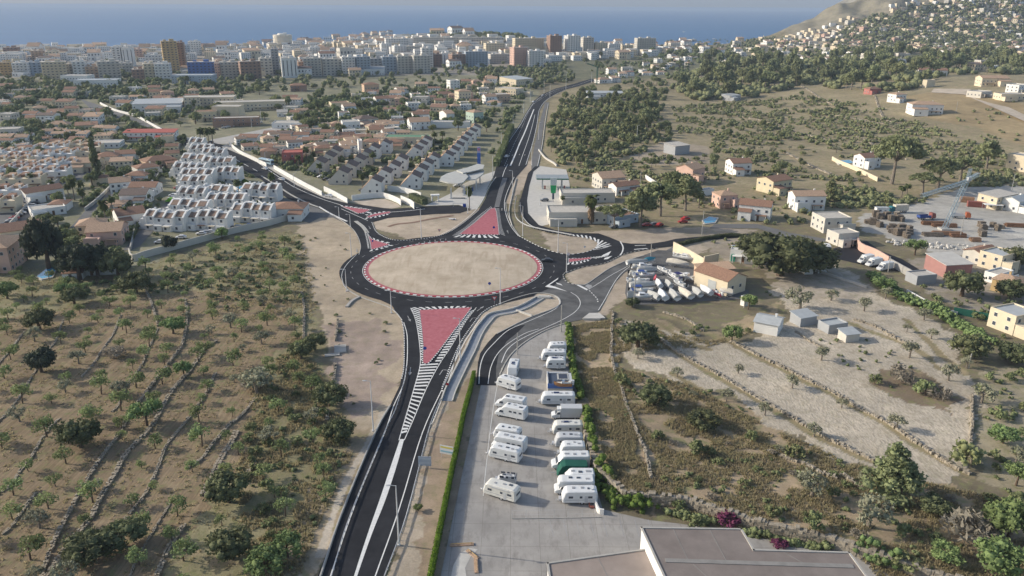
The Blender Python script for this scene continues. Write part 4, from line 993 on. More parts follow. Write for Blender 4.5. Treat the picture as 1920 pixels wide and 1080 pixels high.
# trees of the suburbs and town edge
GT=[([(0,330),(100,230),(330,215),(360,270),(240,330),(0,420)],40,1.8,3.4),([(0,150),(520,160),(420,240),(200,250),(0,260)],75,2.4,4.6),([(480,200),(960,140),(960,190),(930,250),(700,250),(480,260)],95,2.2,4.4),([(120,340),(330,290),(270,410),(240,520),(60,520),(20,430)],34,1.6,2.8),([(1090,110),(1300,95),(1500,100),(1300,130),(1120,150)],40,3,6)]
k=0
for P,n,a,b in GT:
    k+=1;scatter('garden_tree',P,n,a,b,60+k,.8,group='garden trees among the suburban houses')
scatter('shrub',[(575,440),(640,430),(660,520),(740,590),(745,700),(640,780),(600,620)],26,.3,.8,71,group='shrubs on the sandy fill')
# far-off woods and greenery too small to tell apart: one mass
def far_mass():
    g=np.random.default_rng(77);V=[];Q=[];k=0
    Z=[([(0,150),(960,120),(960,150),(0,200)],420,2.5,5.5),([(900,135),(1050,120),(1080,150),(1000,170),(960,165)],150,2.5,5),([(780,73),(860,66),(960,70),(1000,78),(960,84),(800,80)],130,4,7),([(1230,80),(1480,72),(1560,95),(1260,105)],260,3,6),([(1500,100),(1900,60),(1920,115),(1500,120)],330,3,6),([(1540,90),(1600,45),(1700,12),(1920,0),(1920,95),(1600,105)],1500,3,6),([(0,230),(200,245),(330,215),(300,270),(120,260),(0,300)],120,2,4),([(0,120),(960,100),(960,125),(0,150)],150,2.5,5)]
    rnd=random.Random(9)
    for P,n,a,b in Z:
        xa,xb=min(p[0] for p in P),max(p[0] for p in P);ya,yb=min(p[1] for p in P),max(p[1] for p in P);c=0
        while c<n:
            px=rnd.uniform(xa,xb);py=rnd.uniform(ya,yb)
            if not bool(inpoly(px,py,P)):continue
            c+=1;p=at(px,py)
            if p.y<1500 and onroad(p.x,p.y,3):continue
            r=rnd.uniform(a,b);cl=[(p.x+rnd.uniform(-.5,.5)*r,p.y+rnd.uniform(-.5,.5)*r,p.z+r*rnd.uniform(.4,1.2),r*rnd.uniform(.5,.8),.8) for _ in range(3)]
            v,q=leafcloud(c,cl,1.2,1.1,1.4,.8);V.append(v);Q.append(q+k);k+=len(v)
    for i in range(75):
        x=rnd.uniform(-215,20);y=rnd.uniform(1575,1625);r=rnd.uniform(5.5,8.5);z=gz(x,y);v,q=leafcloud(900+i,[(x+rnd.uniform(-3,3),y,z+r*rnd.uniform(.5,1.1),r*rnd.uniform(.6,.9),.8) for _ in range(3)],1.,1.3,1.4,.8);V.append(v);Q.append(q+k);k+=len(v)
    o=put('distant_woods',np_mesh('distant_woods',np.concatenate(V),np.concatenate(Q),[L_PINE]));tag(o,'far off trees and greenery between the town houses and headland','woods',kind='stuff')
far_mass()
# dry grass tufts of the near banks: one mass
def tufts():
    g=np.random.default_rng(3);V=[];
    for P,n,hh in[(SCR,5200,.5),([(1062,612),(1150,600),(1200,880),(1250,960),(1150,930),(1085,700)],9000,.45),([(1150,690),(1290,720),(1450,805),(1640,885),(1830,925),(1960,960),(1960,1110),(1650,1110),(1560,1030),(1400,990),(1240,960),(1190,860)],14000,.5),([(1145,600),(1330,640),(1420,620),(1330,650),(1160,660)],1500,.4),([(380,480),(570,440),(600,600),(430,600)],2500,.45),(ORCH,9000,.3)]:
        W=np.array([(p.x,p.y) for p in wp(P)]);a=W.min(0);b=W.max(0);pts=a+(b-a)*g.random((n*3,2));m=inpoly(pts[:,0],pts[:,1],[tuple(q) for q in W]);pts=pts[m][:n]
        keep=noise(pts[:,0],pts[:,1],3.5,51)>.34;pts=pts[keep];n_=len(pts)
        z=hgt(pts[:,0],pts[:,1])-.08
        for rep in range(5):
            an=g.random(n_)*6.28;off=(g.random((n_,2))-.5)*.7;h_=hh*(.4+g.random(n_));w_=.07+.12*g.random(n_);ln_=(g.random((n_,2))-.5)*.5
            c=np.stack([pts[:,0]+off[:,0],pts[:,1]+off[:,1],z],1);s=np.stack([np.cos(an)*w_,np.sin(an)*w_,0*an],1);t=np.stack([ln_[:,0],ln_[:,1],h_],1)
            V.append(np.stack([c-s,c+s,c+t+s*.3,c+t-s*.3],1).reshape(-1,3))
    V=np.concatenate(V);Q=np.arange(len(V)).reshape(-1,4)
    gm=mat('dry_grass_blades',(.50,.41,.27),.9,.3,.25,.1,c2=(.38,.34,.19),trans=.5)
    tag(put('dry_grass',np_mesh('dry_grass',V,Q,[gm])),'dry grass and weeds on the banks and terraces','dry grass',kind='stuff')
tufts()
# ---------------------------------------------------------------- dry stone walls
def stonewall(P,w_,h_,label,m=None,seed=0,st=.5,nm='stone_wall',cat='stone wall'):
    rnd=random.Random(seed+len(P)*7+int(P[0][0]));W=catmull(wp(P),5);W=[Vector((p.x+(float(noise(p.x,p.y,9,61))-.5)*.6,p.y+(float(noise(p.x,p.y,9,62))-.5)*.6,p.z)) for p in W];mb=MB();Q=resamp(W,st)
    for i,(a,b) in enumerate(zip(Q[:-1],Q[1:])):
        d=b-a;c=(a+b)/2
        for s in(-1,1):
            if rnd.random()<.14:continue
            hh=h_*rnd.uniform(.45,1.0)*(.75+.5*float(noise(c.x,c.y,6,7)));ox=-d.normalized().y*s*w_*.26;oy=d.normalized().x*s*w_*.26
            x=c.x+ox+rnd.uniform(-.06,.06);y=c.y+oy;mb.box((x,y,gz(x,y)+hh/2-.08),(st*rnd.uniform(.7,1.3),w_*.42*rnd.uniform(.6,1.3),hh),math.atan2(d.y,d.x)+rnd.uniform(-.45,.45))
    return tag(mb.build(nm,m or STONE),label,cat,'dry stone terrace walls')
WL=[([(273,545),(288,580),(296,612)],.8,.9,'pale curved wall at the top of the orchard'),
([(296,615),(280,655),(262,690),(238,722),(222,760),(208,775)],.6,.6,'thin wall running down from the pale curved wall'),
([(228,590),(212,625),(190,658),(176,680),(150,708)],.6,.6,'thin wall past the leafless shrub'),
([(346,560),(350,590),(344,640),(325,670),(300,705),(270,740),(240,780),(225,810),(160,905),(115,990),(85,1060),(75,1090)],.9,1.0,'long grey wall crossing the orchard from the curved top'),
([(405,640),(380,660),(352,700),(325,730),(300,770),(290,790),(275,810),(240,850),(222,880),(190,930),(168,975),(140,1010),(110,1050),(80,1090)],1.2,1.0,'wide grey rubble wall in the middle of the orchard'),
([(120,600),(104,640),(90,655),(70,690),(45,730),(25,760),(-10,800)],.6,.6,'thin wall below the two dark carobs'),
([(45,622),(20,655),(-20,700)],.6,.6,'shortest thin wall at the orchard corner'),
([(74,827),(60,855),(40,880),(20,910),(-10,930)],.7,.7,'pale wall below the broad mid orchard carob'),
([(112,785),(95,800),(74,827)],.6,.6,'thin wall above the broad mid orchard carob'),
([(66,925),(40,960),(20,990),(-20,1020)],.7,.7,'low wall at the lower orchard corner'),
([(405,700),(385,740),(370,760),(340,800),(315,830),(300,870),(270,930),(235,975),(220,1010)],.8,.8,'wall behind the bright round tree'),
([(480,745),(450,780),(425,800),(400,830),(380,860),(345,880)],.8,.8,'wall near the twiggy olive'),
([(440,810),(430,835),(415,860),(405,880),(380,930)],1.6,.7,'heap like grey rubble wall above the lower bank'),
([(320,940),(300,975),(285,1000),(262,1040),(245,1080)],.5,.5,'narrow wall with pale top in the lower orchard'),
([(347,985),(330,1010),(312,1040),(295,1080),(285,1110)],1.1,1.2,'tall grey wall at the foot of the dry bank'),
([(480,862),(470,880),(460,900)],1.2,.8,'short stone wall at the edge of dry bank'),
([(566,548),(570,580),(572,610)],.6,.8,'upright pale wall at the edge of sandy fill'),
([(570,595),(569,630),(566,648)],.7,.9,'upright pale wall piece below the sandy edge'),
([(634,600),(632,630),(630,640)],.6,1.2,'short broken wall on the sandy fill'),
([(627,682),(626,710),(622,725)],.8,1.,'short wall below the concrete slab'),
([(616,770),(614,790)],.8,1.,'shortest piece of wall on the bank'),
([(1150,585),(1147,640),(1150,690),(1165,730),(1172,760),(1190,800),(1205,840),(1215,870),(1222,900)],.7,.8,'thin pale wall snaking beside the caravan lot bank'),
([(1243,585),(1290,600),(1320,622)],.8,.7,'short wall below the boat yard'),
([(1230,628),(1270,660),(1310,682),(1360,710),(1420,745),(1480,780),(1540,815),(1600,845),(1680,880)],1.3,.8,'long pale wall across the middle of the fields'),
([(1372,640),(1420,665),(1470,690),(1520,715),(1560,735),(1610,765),(1660,790),(1720,830),(1780,870),(1820,890)],1.2,.8,'long pale wall starting below the white barn'),
([(1600,600),(1640,612),(1690,640),(1710,650)],1.0,1.0,'pale stone bank below the tilled upper field'),
([(1440,845),(1470,858),(1510,873),(1540,890),(1570,900)],.9,1.,'whitish rubble wall on the lowest terrace'),
([(1575,600+290),(1610,912),(1640,925)],.8,.8,'broken white wall end under the large pine'),
([(1822,740),(1824,790),(1818,840),(1822,870)],.6,1.3,'upright pale fence wall beside the fenced orchard'),
([(1490,620),(1520,640),(1550,655)],.8,.6,'low stone line beneath the sheds')]
for i,(P,w_,h_,lb) in enumerate(WL):
  lo=P[0][0]<560;stonewall(P,w_*(.85 if lo else 1),h_*(.62 if lo else .9),lb,STONEG if ('grey' in lb or i in(9,10,11)) else STONE,i)
stonewall([(1140,905),(1150,930),(1165,950)],.9,1.6,'stone foot of the creeper bank beside the caravans',STONE,50,.5)
# rock retaining wall behind the lot, built as courses of rough stone
def rockwall():
    rnd=random.Random(8);mb=MB();W=resamp([Vector((a,b,0)) for a,b in WALLP],.6)
    for i,(a,b) in enumerate(zip(W[:-1],W[1:])):
        d=b-a;c=(a+b)/2;n_=Vector((-d.y,d.x,0)).normalized();top=gz(c.x+n_.x*1.2,c.y+n_.y*1.2);z=0
        while z<top-.05:
            hh=rnd.uniform(.4,.62);mb.box((c.x-n_.x*rnd.uniform(0,.25),c.y-n_.y*rnd.uniform(0,.25),z+hh/2),(.66,1.1,hh*1.04),math.atan2(d.y,d.x)+rnd.uniform(-.15,.15));z+=hh
    tag(mb.build('retaining_wall',STONE),'rough rock retaining wall between the lot and the dry slope','retaining wall')
rockwall()
# far terrace walls on the hillside
rw=random.Random(14)
for i,(P,lb) in enumerate([([(1200,262),(1260,258)],'short'),([(1275,300),(1300,315),(1330,325)],'pale'),([(1500,160),(1540,185),(1570,200)],'broken'),([(1580,245),(1620,262),(1660,285),(1700,300)],'long'),([(1440,235),(1500,250),(1560,265)],'straight'),([(1560,215),(1640,230),(1700,235)],'upper'),([(1470,285),(1540,320),(1600,340)],'stony'),([(1640,180),(1660,225),(1700,225)],'bent'),([(1350,210),(1420,225),(1480,240)],'middle')]):
    stonewall(P,1.6,.9,lb+' rubble wall on the stony hillside, '+['near the sheet metal barn','above the pink house','under the dark wood','above the umbrella pine','across its centre','below the white porch villa','over the white stair house','beside the ploughed strip','left of the centre one'][i],STONE,200+i,1.4)
# ---------------------------------------------------------------- buildings
_wc={}
def winmesh(kind='window'):
    if kind in _wc:return _wc[kind]
    mb=MB()
    if kind=='window':
        mb.box((0,-.03,.6),(1.15,.06,1.3),mi=0);mb.box((0,-.07,.6),(.98,.03,1.12),mi=1)
    elif kind=='door':
        mb.box((0,-.03,1.05),(1.2,.06,2.2),mi=0);mb.box((0,-.07,1.02),(1.0,.03,2.05),mi=2)
    else:
        mb.box((0,-.03,1.1),(2.9,.06,2.3),mi=0);mb.box((0,-.07,1.1),(2.7,.03,2.15),mi=1)
    _wc[kind]=mb.mesh(kind,[WHITE,GLASS,SHUT]);return _wc[kind]
def fpts(A,B,C):
    """frame from three base corners in photo pixels: A-B the length, B-C the width"""
    a,b,c=at(*A),at(*B),at(*C);d=(b-a);L=Vector((d.x,d.y,0)).length;rz=math.atan2(d.y,d.x)
    e=c-b;n=Vector((-math.sin(rz),math.cos(rz),0));W=e.x*n.x+e.y*n.y
    o=a+Vector((d.x,d.y,0))/2+n*W/2;return Vector((o.x,o.y,min(a.z,b.z))),L,abs(W),rz
def roofmb(w,d,h,kind,rh,ov=.35,t=.18,m=0):
    mb=MB()
    if kind=='gable':     # ridge along x
        for s in(-1,1):
            n=Vector((0,s*rh,d/2)).normalized()*t;a=[(-w/2-ov,s*(d/2+ov),h-rh*ov/(d/2)),(w/2+ov,s*(d/2+ov),h-rh*ov/(d/2)),(w/2+ov,0,h+rh),(-w/2-ov,0,h+rh)]
            b=[Vector(p)+n for p in a];a=[Vector(p)+Vector((0,0,.01)) for p in a]
            if s>0:a=a[::-1];b=b[::-1]
            k=len(mb.v);mb.v+=[tuple(p) for p in a+b];mb.f+=[(k+3,k+2,k+1,k),(k+4,k+5,k+6,k+7)]+[(k+i,k+(i+1)%4,k+4+(i+1)%4,k+4+i) for i in range(4)];mb.m+=[m]*6
    elif kind=='hip':
        r=max(0,(w-d)/2);x,y=w/2+ov,d/2+ov;P=[(-x,-y,h),(x,-y,h),(x,y,h),(-x,y,h),(-r,0,h+rh),(r,0,h+rh)] if w>=d else [(-x,-y,h),(x,-y,h),(x,y,h),(-x,y,h),(0,-(d-w)/2,h+rh),(0,(d-w)/2,h+rh)]
        P=[(a,b,c+(.12 if i<4 else .12)) for i,(a,b,c) in enumerate(P)];k=len(mb.v);mb.v+=P+[(p[0],p[1],h+.005) for p in P[:4]]
        if w>=d:F=[(0,1,5,4),(1,2,5),(2,3,4,5),(3,0,4)]
        else:F=[(0,1,4),(1,2,5,4),(2,3,5),(3,0,4,5)]
        mb.f+=[tuple(k+i for i in f) for f in F]+[(k+9,k+8,k+7,k+6)]+[(k+6+i,k+6+(i+1)%4,k+(i+1)%4,k+i) for i in range(4)];mb.m+=[m]*9
    elif kind=='mono':    # high at +y
        a=[(-w/2-ov,-d/2-ov,h),(w/2+ov,-d/2-ov,h),(w/2+ov,d/2+ov,h+rh),(-w/2-ov,d/2+ov,h+rh)];k=len(mb.v);mb.v+=[(p[0],p[1],p[2]+.01) for p in a]+[(p[0],p[1],p[2]+t) for p in a]
        mb.f+=[(k+3,k+2,k+1,k),(k+4,k+5,k+6,k+7)]+[(k+i,k+(i+1)%4,k+4+(i+1)%4,k+4+i) for i in range(4)];mb.m+=[m]*6
    else:                 # flat with parapet
        mb.box((0,0,h+.06),(w-.5,d-.5,.1),mi=m)
    return mb
def wallmb(w,d,h,kind,rh,mi=0):
    mb=MB();x,y=w/2,d/2
    if kind=='gable':
        mb.v+=[(-x,-y,-1),(x,-y,-1),(x,y,-1),(-x,y,-1),(-x,-y,h),(x,-y,h),(x,y,h),(-x,y,h),(-x,0,h+rh),(x,0,h+rh)];mb.f+=[(0,1,5,4),(1,2,6,9,5),(2,3,7,6),(3,0,4,8,7)];mb.m+=[mi]*4
    elif kind=='mono':
        mb.v+=[(-x,-y,-1),(x,-y,-1),(x,y,-1),(-x,y,-1),(-x,-y,h),(x,-y,h),(x,y,h+rh),(-x,y,h+rh)];mb.f+=[(0,1,5,4),(1,2,6,5),(2,3,7,6),(3,0,4,7)];mb.m+=[mi]*4
    elif kind=='flat':
        mb.box((0,0,(h-1)/2),(w,d,h+1),mi=mi)
        for s in(-1,1):mb.box((0,s*(d/2-.125),h+.25),(w,.25,.5),mi=mi);mb.box((s*(w/2-.125),0,h+.25),(.25,d-.5,.5),mi=mi)
    else:mb.box((0,0,(h-1)/2),(w,d,h+1),mi=mi)
    return mb
def house(o,w,d,h,kind='gable',rh=1.4,wall=None,roof=None,wins=True,chim=True,door=True,shut=False,floors=None,seed=0,swap=False):
    """parts of a house on root o (local x = length)"""
    rnd=random.Random(seed);wall=wall or WHITE;roof=roof or TILE
    wallmb(w,d,h,kind,rh).build('wall',wall,o);ro=roofmb(w,d,h,kind,rh).build('roof',roof,o)
    if wins and w>8 and h<8:
        rw=random.Random(int(w*10+d*100+h*7));ww,wd=w*rw.uniform(.34,.48),d*rw.uniform(.3,.5);wh=h*rw.uniform(.5,.72);wx=(w/2-ww/2-.2)*rw.choice([-1,1])
        mb=MB();mb.box((wx,-d/2-wd/2+.003,(wh-1)/2),(ww,wd,wh+1));wi=mb.build('wing',wall,o)
        if kind=='flat' or rw.random()<.3:mb=MB();mb.box((wx,-d/2-wd/2-.05,wh+.1),(ww+.2,wd+.15,.2));mb.box((wx,-d/2-wd+.1,wh+.5),(ww,.15,.7));mb.build('terrace',wall,wi)
        else:
            r2=roofmb(ww,wd,0,'mono',.9,.25);r3=r2.build('roof',roof,wi);r3.location=(wx,-d/2-wd/2-.02,wh)
        put('window',winmesh(),wi,(wx-.7,-d/2-wd-.003,.9))
        if rw.random()<.6:
            mb=MB();px_=-wx*.8;mb.box((px_,-d/2-1.1,2.62),(w*.36,2.2,.16));mb.build('porch_roof',roof if kind!='flat' else wall,o)
            for q in(-1,1):m5=MB();m5.box((px_+q*w*.15,-d/2-2.,1.3),(.28,.28,2.5));m5.build('porch_pillar',wall,o)
    if chim:
        mb=MB();cx=w*.25;zb=h+(rh*.55 if kind!='flat' else 0);mb.box((cx,d*.12,zb+.5),(.6,.6,1.3));mb.box((cx,d*.12,zb+1.2),(.75,.75,.12));mb.build('chimney',wall,ro)
    if wins:
        fl=floors or max(1,int(h/2.7))
        for s,(L,off,ang) in enumerate([(w,d/2,0),(d,w/2,math.pi/2),(w,d/2,math.pi),(d,w/2,-math.pi/2)]):
            if s==2:continue
            n=max(1,int(L/3.2))
            for f in range(fl):
                for i in range(n):
                    if rnd.random()<.12:continue
                    t=(i+.5)/n*L-L/2;dr=door and f==0 and s==0 and i==n//2
                    me=winmesh('door' if dr else 'window');z=(.0 if dr else .95)+f*2.75
                    if z+1.4>h+.3:continue
                    p=Vector((t,-off-.003,z));p.rotate(Matrix.Rotation(ang,3,'Z'));put('door' if dr else 'window',me,o,p,ang)
    return o
def house3(A,B,C,h,label,kind='gable',rh=1.4,cat='house',nm='house',group=None,**k):
    loc,L,W,rz=fpts(A,B,C);swap=k.pop('swap',False)
    if swap:rz+=math.pi/2;L,W=W,L
    o=thing(nm,label,cat,loc,rz,group);house(o,L,W,h,kind,rh,**k);OCC.append((loc.x,loc.y,max(L,W)*.55));return o
def houseat(px,py,w,d,h,rzd,label,kind='gable',rh=1.4,cat='house',nm='house',group=None,**k):
    p=at(px,py);o=thing(nm,label,cat,p,R(rzd),group);house(o,w,d,h,kind,rh,**k);OCC.append((p.x,p.y,max(w,d)*.55))
    if not label:auto(o,k.get('base','house'),group)
    return o
# --- sheet roofed building cut by the bottom edge
o=thing('warehouse','large low warehouse with grey brown panel roof at the bottom of the lot','warehouse',(34,100,0),0)
def wroof(pts,z,name,h0,m,mt):
    W=[at(a,b,z) for a,b in pts];mb=MB();mb.prism([(p.x-34,p.y-100) for p in W],h0,z,0,1);return mb.build(name,[m,mt],o),W
RP=mat('roof_panels',(.195,.165,.15),.9,.1,.22,c2=(.25,.215,.195))
SEAMM=mat('seam_grey',(.25,.24,.225),.85,.15,.6)
RP2=mat('roof_panels_pale',(.29,.24,.21),.9,.1,.22,c2=(.34,.285,.25))
a,Wr=wroof([(1203,990),(1390,993),(1413,1032),(1592,1037),(1660,1130),(1700,1200),(1310,1200),(1246,1082)],8.,'wall',-.5,WHITE,RP)
b,Wl=wroof([(1027,1057),(1218,1030),(1250,1095),(1310,1210),(1050,1210)],5.4,'side_wing',-.5,WHITE,RP2)
mb=MB()
def edge(mb,Ws,z,wd=.32,ht=.22):
    for p,q in zip(Ws[:-1],Ws[1:]):
        c=(p+q)/2;d=q-p;mb.box((c.x-34,c.y-100,z+ht/2-.05),(d.length+wd*.9,wd,ht),math.atan2(d.y,d.x))
edge(mb,[Wr[7],Wr[0],Wr[1],Wr[2],Wr[3],Wr[4]],8.);mb.build('parapet',CONC,o)
mb=MB();edge(mb,[Wl[4],Wl[0],Wl[1]],5.4,.34);mb.build('parapet',CONC,o)
mb=MB();g=[at(1247,1051,8.),at(1600,1062,8.)]
d=g[1]-g[0];c=(g[0]+g[1])/2;mb.box((c.x-34,c.y-100,8.04),(d.length,.9,.12),math.atan2(d.y,d.x));mb.build('ridge_capping',SEAMM,o)
mb=MB()
for (x0,y0),(x1,y1) in[((1330,992),(1362,1052)),((1470,1036),(1510,1058)),((1120,1044),(1140,1082)),((1262,991),(1290,1050)),((1300,1058),(1345,1100))]:
    p,q=at(x0,y0,8.0 if x0>1200 else 5.4),at(x1,y1,8.0 if x0>1200 else 5.4);d=q-p;c=(p+q)/2;mb.box((c.x-34,c.y-100,c.z+.015),(d.length,.10,.03),math.atan2(d.y,d.x))
mb.build('roof_seam',SEAMM,o)
# --- boat yard warehouse and walls
o=house3((1301,534),(1362,556),(1404,548),5.2,'cream boat yard warehouse with brown tiled roof and grey roller door','gable',2.0,'warehouse','boat_yard_warehouse',wall=CREAM,roof=TILE2,wins=False,chim=False)
loc,L,W_,rz=fpts((1301,534),(1362,556),(1404,548))
mb=MB();mb.box((L*.05,-W_/2-.05,1.9),(L*.24,.1,3.8));mb.build('roller_door',METALROOF,o)
for t in(-.22,.2):
    put('window',winmesh(),o,(L/2+.004,W_*t,2),math.pi/2)
def plainwall(P,h,w_,m,label,nm='boundary_wall',cat='boundary wall',base=-.2,coping=None,group=None):
    W=catmull(wp(P),3) if len(P)>2 else wp(P);mb=MB();ridge(mb,W,w_,base,h);
    if coping:ridge(mb,W,w_+.16,h+.003,h+.13,1)
    return tag(mb.build(nm,[m]+([coping] if coping else [])),label,cat,group)
plainwall([(1262,473),(1290,488),(1318,505)],4.2,.4,CREAM,'tall cream wall behind the stored boats')
plainwall([(1318,508),(1345,502)],5.5,.4,CREAM,'cream wall end joined to the boat yard warehouse')
house3((1300,519),(1312,533),(1350,506),4.6,'pale orange lean-to against the boat yard warehouse','mono',.8,wall=ORANGE,roof=TILE3,wins=False,chim=False)
# --- white terraced blocks with stepped brown roofs
ESTR=mat('estate_roof_tiles',(.24,.17,.13),.9,.3,2.,bump=.03,bscale=6)
def terrace(px,py,n,uw=4.3,d=8.2,h=5.6,rzd=-8,label=None):
    p=at(px,py);L=n*uw;o=thing('terraced_block',label,'terraced house block',(p.x,p.y+d/2,p.z),R(rzd),'white terraced blocks with brown roofs')
    mb=MB();x0=-L/2;rnd=random.Random(int(px+py*3))
    for i in range(n+1):
        x=x0+i*uw;w_=.8;yo=-(i%2)*.5;hz_=h+rnd.uniform(-.3,.3)
        P=[(-d/2+yo-.1,hz_-.9),(-d/2+yo-.1,hz_+.3),(-.8+yo,hz_+2.3),(d/2-2.6,hz_+2.3),(d/2-2.6,-1),(-d/2+yo-.1,-1)];k=len(mb.v)
        for s_ in(-w_/2,w_/2):mb.v+=[(x+s_,a_,b_) for a_,b_ in P]
        mb.f+=[tuple(range(k+5,k-1,-1)),tuple(range(k+6,k+12))]+[(k+j,k+(j+1)%6,k+6+(j+1)%6,k+6+j) for j in range(6)];mb.m+=[0]*8
    hs_=[h+rnd.uniform(-.5,.4) for _ in range(n)];ys_=[rnd.choice([0,-.7,-1.2,.3]) for _ in range(n)]
    for i in range(n):
        x=x0+(i+.5)*uw;mb.box((x,ys_[i]+.3,hs_[i]/2-.5),(uw-.79,d-1.4,hs_[i]+1));mb.box((x,ys_[i]-d/2+.2,1.0),(uw-.79,1.8,3.0))
    mb.build('wall',WHITE,o)
    for i in range(n):
        x=x0+(i+.5)*uw;hh=hs_[i];y0=ys_[i]-d/2+1.0;m2=MB();a_=[(x-uw/2+.42,y0,hh+.1),(x+uw/2-.42,y0,hh+.1),(x+uw/2-.42,y0+2.9,hh+1.5),(x-uw/2+.42,y0+2.9,hh+1.5)]
        m2.v+=a_+[(q[0],q[1],q[2]-.25) for q in a_];m2.f+=[(0,1,2,3),(7,6,5,4)]+[(i_+4,(i_+1)%4+4,(i_+1)%4,i_) for i_ in range(4)];m2.m+=[0]*6;m2.build('roof',ESTR,o)
        m3=MB();m3.box((x,y0+4.0,hh+.9),(uw-.79,2.2,1.9));m3.box((x+rnd.uniform(-.8,.8),y0+4.6,hh+2.1),(.7,.7,.9));m3.build('roof_room',WHITE,o)
        yf=ys_[i]-d/2-.705;put('window',winmesh(),o,(x-.7,yf,.7));put('window',winmesh(),o,(x+.2,ys_[i]-d/2+.99,hh-1.75))
        if rnd.random()<.5:m4=MB();m4.box((x,yf-.6,2.35),(uw-1.2,1.2,.1));m4.build('awning',rnd.choice([TARPC,TARPG,TILE2,CREAM]),o)
    # stepped white end with outside stairs on the sunny side
    mb=MB();mb.box((x0-1.2,-.6,h*.36),(2.4,d*.7,h*.72+.8));mb.box((x0-3.0,-1.2,h*.2),(1.4,d*.5,h*.4+.8));mb.box((x0-.9,-d*.2,h*.86),(1.4,d*.3,h*.3));mb.build('stair_wing',WHITE,o)
    OCC.append((p.x,p.y+d/2,L*.6));return o
TB=[(312,432,4),(392,432,4),(475,417,4),(357,410,4),(425,397,4),(362,383,3),(407,380,3),(490,377,4),(366,360,3),(372,346,4),(429,343,3),(357,334,4),(410,322,4),(365,316,3),(402,304,3),(378,296,3),(370,283,2)]
TL=['nearest the boundary wall corner','beside the green car street, second from the corner','nearest the old side street','behind the corner block','behind the second block','with a garden tree at its foot','in the middle of the estate','between the pool and the villa','above the parked white cars','beside the red parked car','just behind the pool palms','touching the estate entrance wall','above the round garden tree','second from the tip, left side','facing the main road bend','third from the top of the estate','topmost and smallest, at the road junction']
for (x,y,n),lb in zip(TB,TL):terrace(x,y,n,label='white terraced block with brown roof strips '+lb)
# --- rows with shade-darkened roof slopes, running towards the forecourt
def drow(px,py,label,w=7.2,d=11.,h=5.8,rzd=0,grp='stepped row houses with dark roofs'):
    p=at(px,py);o=thing('row_house',label,'row house',(p.x,p.y+d/2,p.z),R(rzd),grp);mb=MB();x=w/2;y=d/2
    P=[(-x-3.2,0.2),(-x-3.2,1.8),(-.8,h+2.2),(x,h+.1),(x,-1),(-x-3.2,-1)];k=0
    for s in(-y,y):mb.v+=[(a,s,b) for a,b in P]
    n=6;mb.f+=[tuple(range(n)) if False else tuple(range(n-1,-1,-1)),tuple(range(n,2*n))]+[(j,(j+1)%n,n+(j+1)%n,n+j) for j in range(n)];mb.m+=[0]*8;mb.build('wall',PALE if px<700 else WHITE,o)
    m2=MB();a=[(-.8,-y,h+2.25),(-.8,y,h+2.25),(x+.3,y,h+.05),(x+.3,-y,h+.05)];t=.16;m2.v+=[(q[0],q[1],q[2]+.01) for q in a]+[(q[0],q[1],q[2]+t) for q in a];m2.f+=[(0,1,2,3),(7,6,5,4)]+[(j,j+4,(j+1)%4+4,(j+1)%4) for j in range(4)];m2.m+=[0]*6;m2.build('roof',DARKROOF,o)  # shade of the right slope put into a darker tile colour
    m3=MB();a=[(-x-3.4,-y,1.75),(-.8,-y,h+2.2),(-.8,y,h+2.2),(-x-3.4,y,1.75)];m3.v+=[(q[0],q[1],q[2]+.01) for q in a]+[(q[0],q[1],q[2]+t) for q in a];m3.f+=[(0,1,2,3)[::-1],(4,5,6,7)]+[(j,(j+1)%4,(j+1)%4+4,j+4) for j in range(4)];m3.m+=[0]*6;m3.build('side_roof',TILE3,o)
    m4=MB();m4.box((-2.2,-y*.2,h+1.6),(1.3,2.0,1.7));m4.box((-2.2,-y*.2,h+2.5),(1.6,2.3,.15));m4.build('chimney',CREAM,o)
    put('window',winmesh(),o,(x*.4,-y-.003,h-1.7));put('window',winmesh(),o,(x*.4,-y-.003,.9));put('window',winmesh(),o,(-x*.6,-y-.003,.9))
    OCC.append((p.x-1,p.y+d/2,6.5));return o
rows=[('first row from the sea road wall',[(598,326),(615,314),(627,303)]),('second row from the sea road wall',[(640,346),(656,333),(672,320),(686,309),(700,297),(722,288)]),('third row from the sea road wall',[(702,364),(720,346),(737,333),(751,319)]),('fourth row, ending by the entrance arch',[(776,355),(788,340),(799,328),(812,316)]),('fifth row, beside the white canopy',[(838,312),(849,302),(858,292),(866,282),(874,273),(883,264),(891,256)]),('short upper row behind the gardens',[(779,300),(789,290),(798,281)])]
ordw=['nearest','second','third','fourth','fifth','sixth','seventh']
for rn,P in rows:
    for i,(x,y) in enumerate(P):drow(x,y,'pale stepped house with shade-darkened roof, %s in the %s'%(ordw[i],rn))
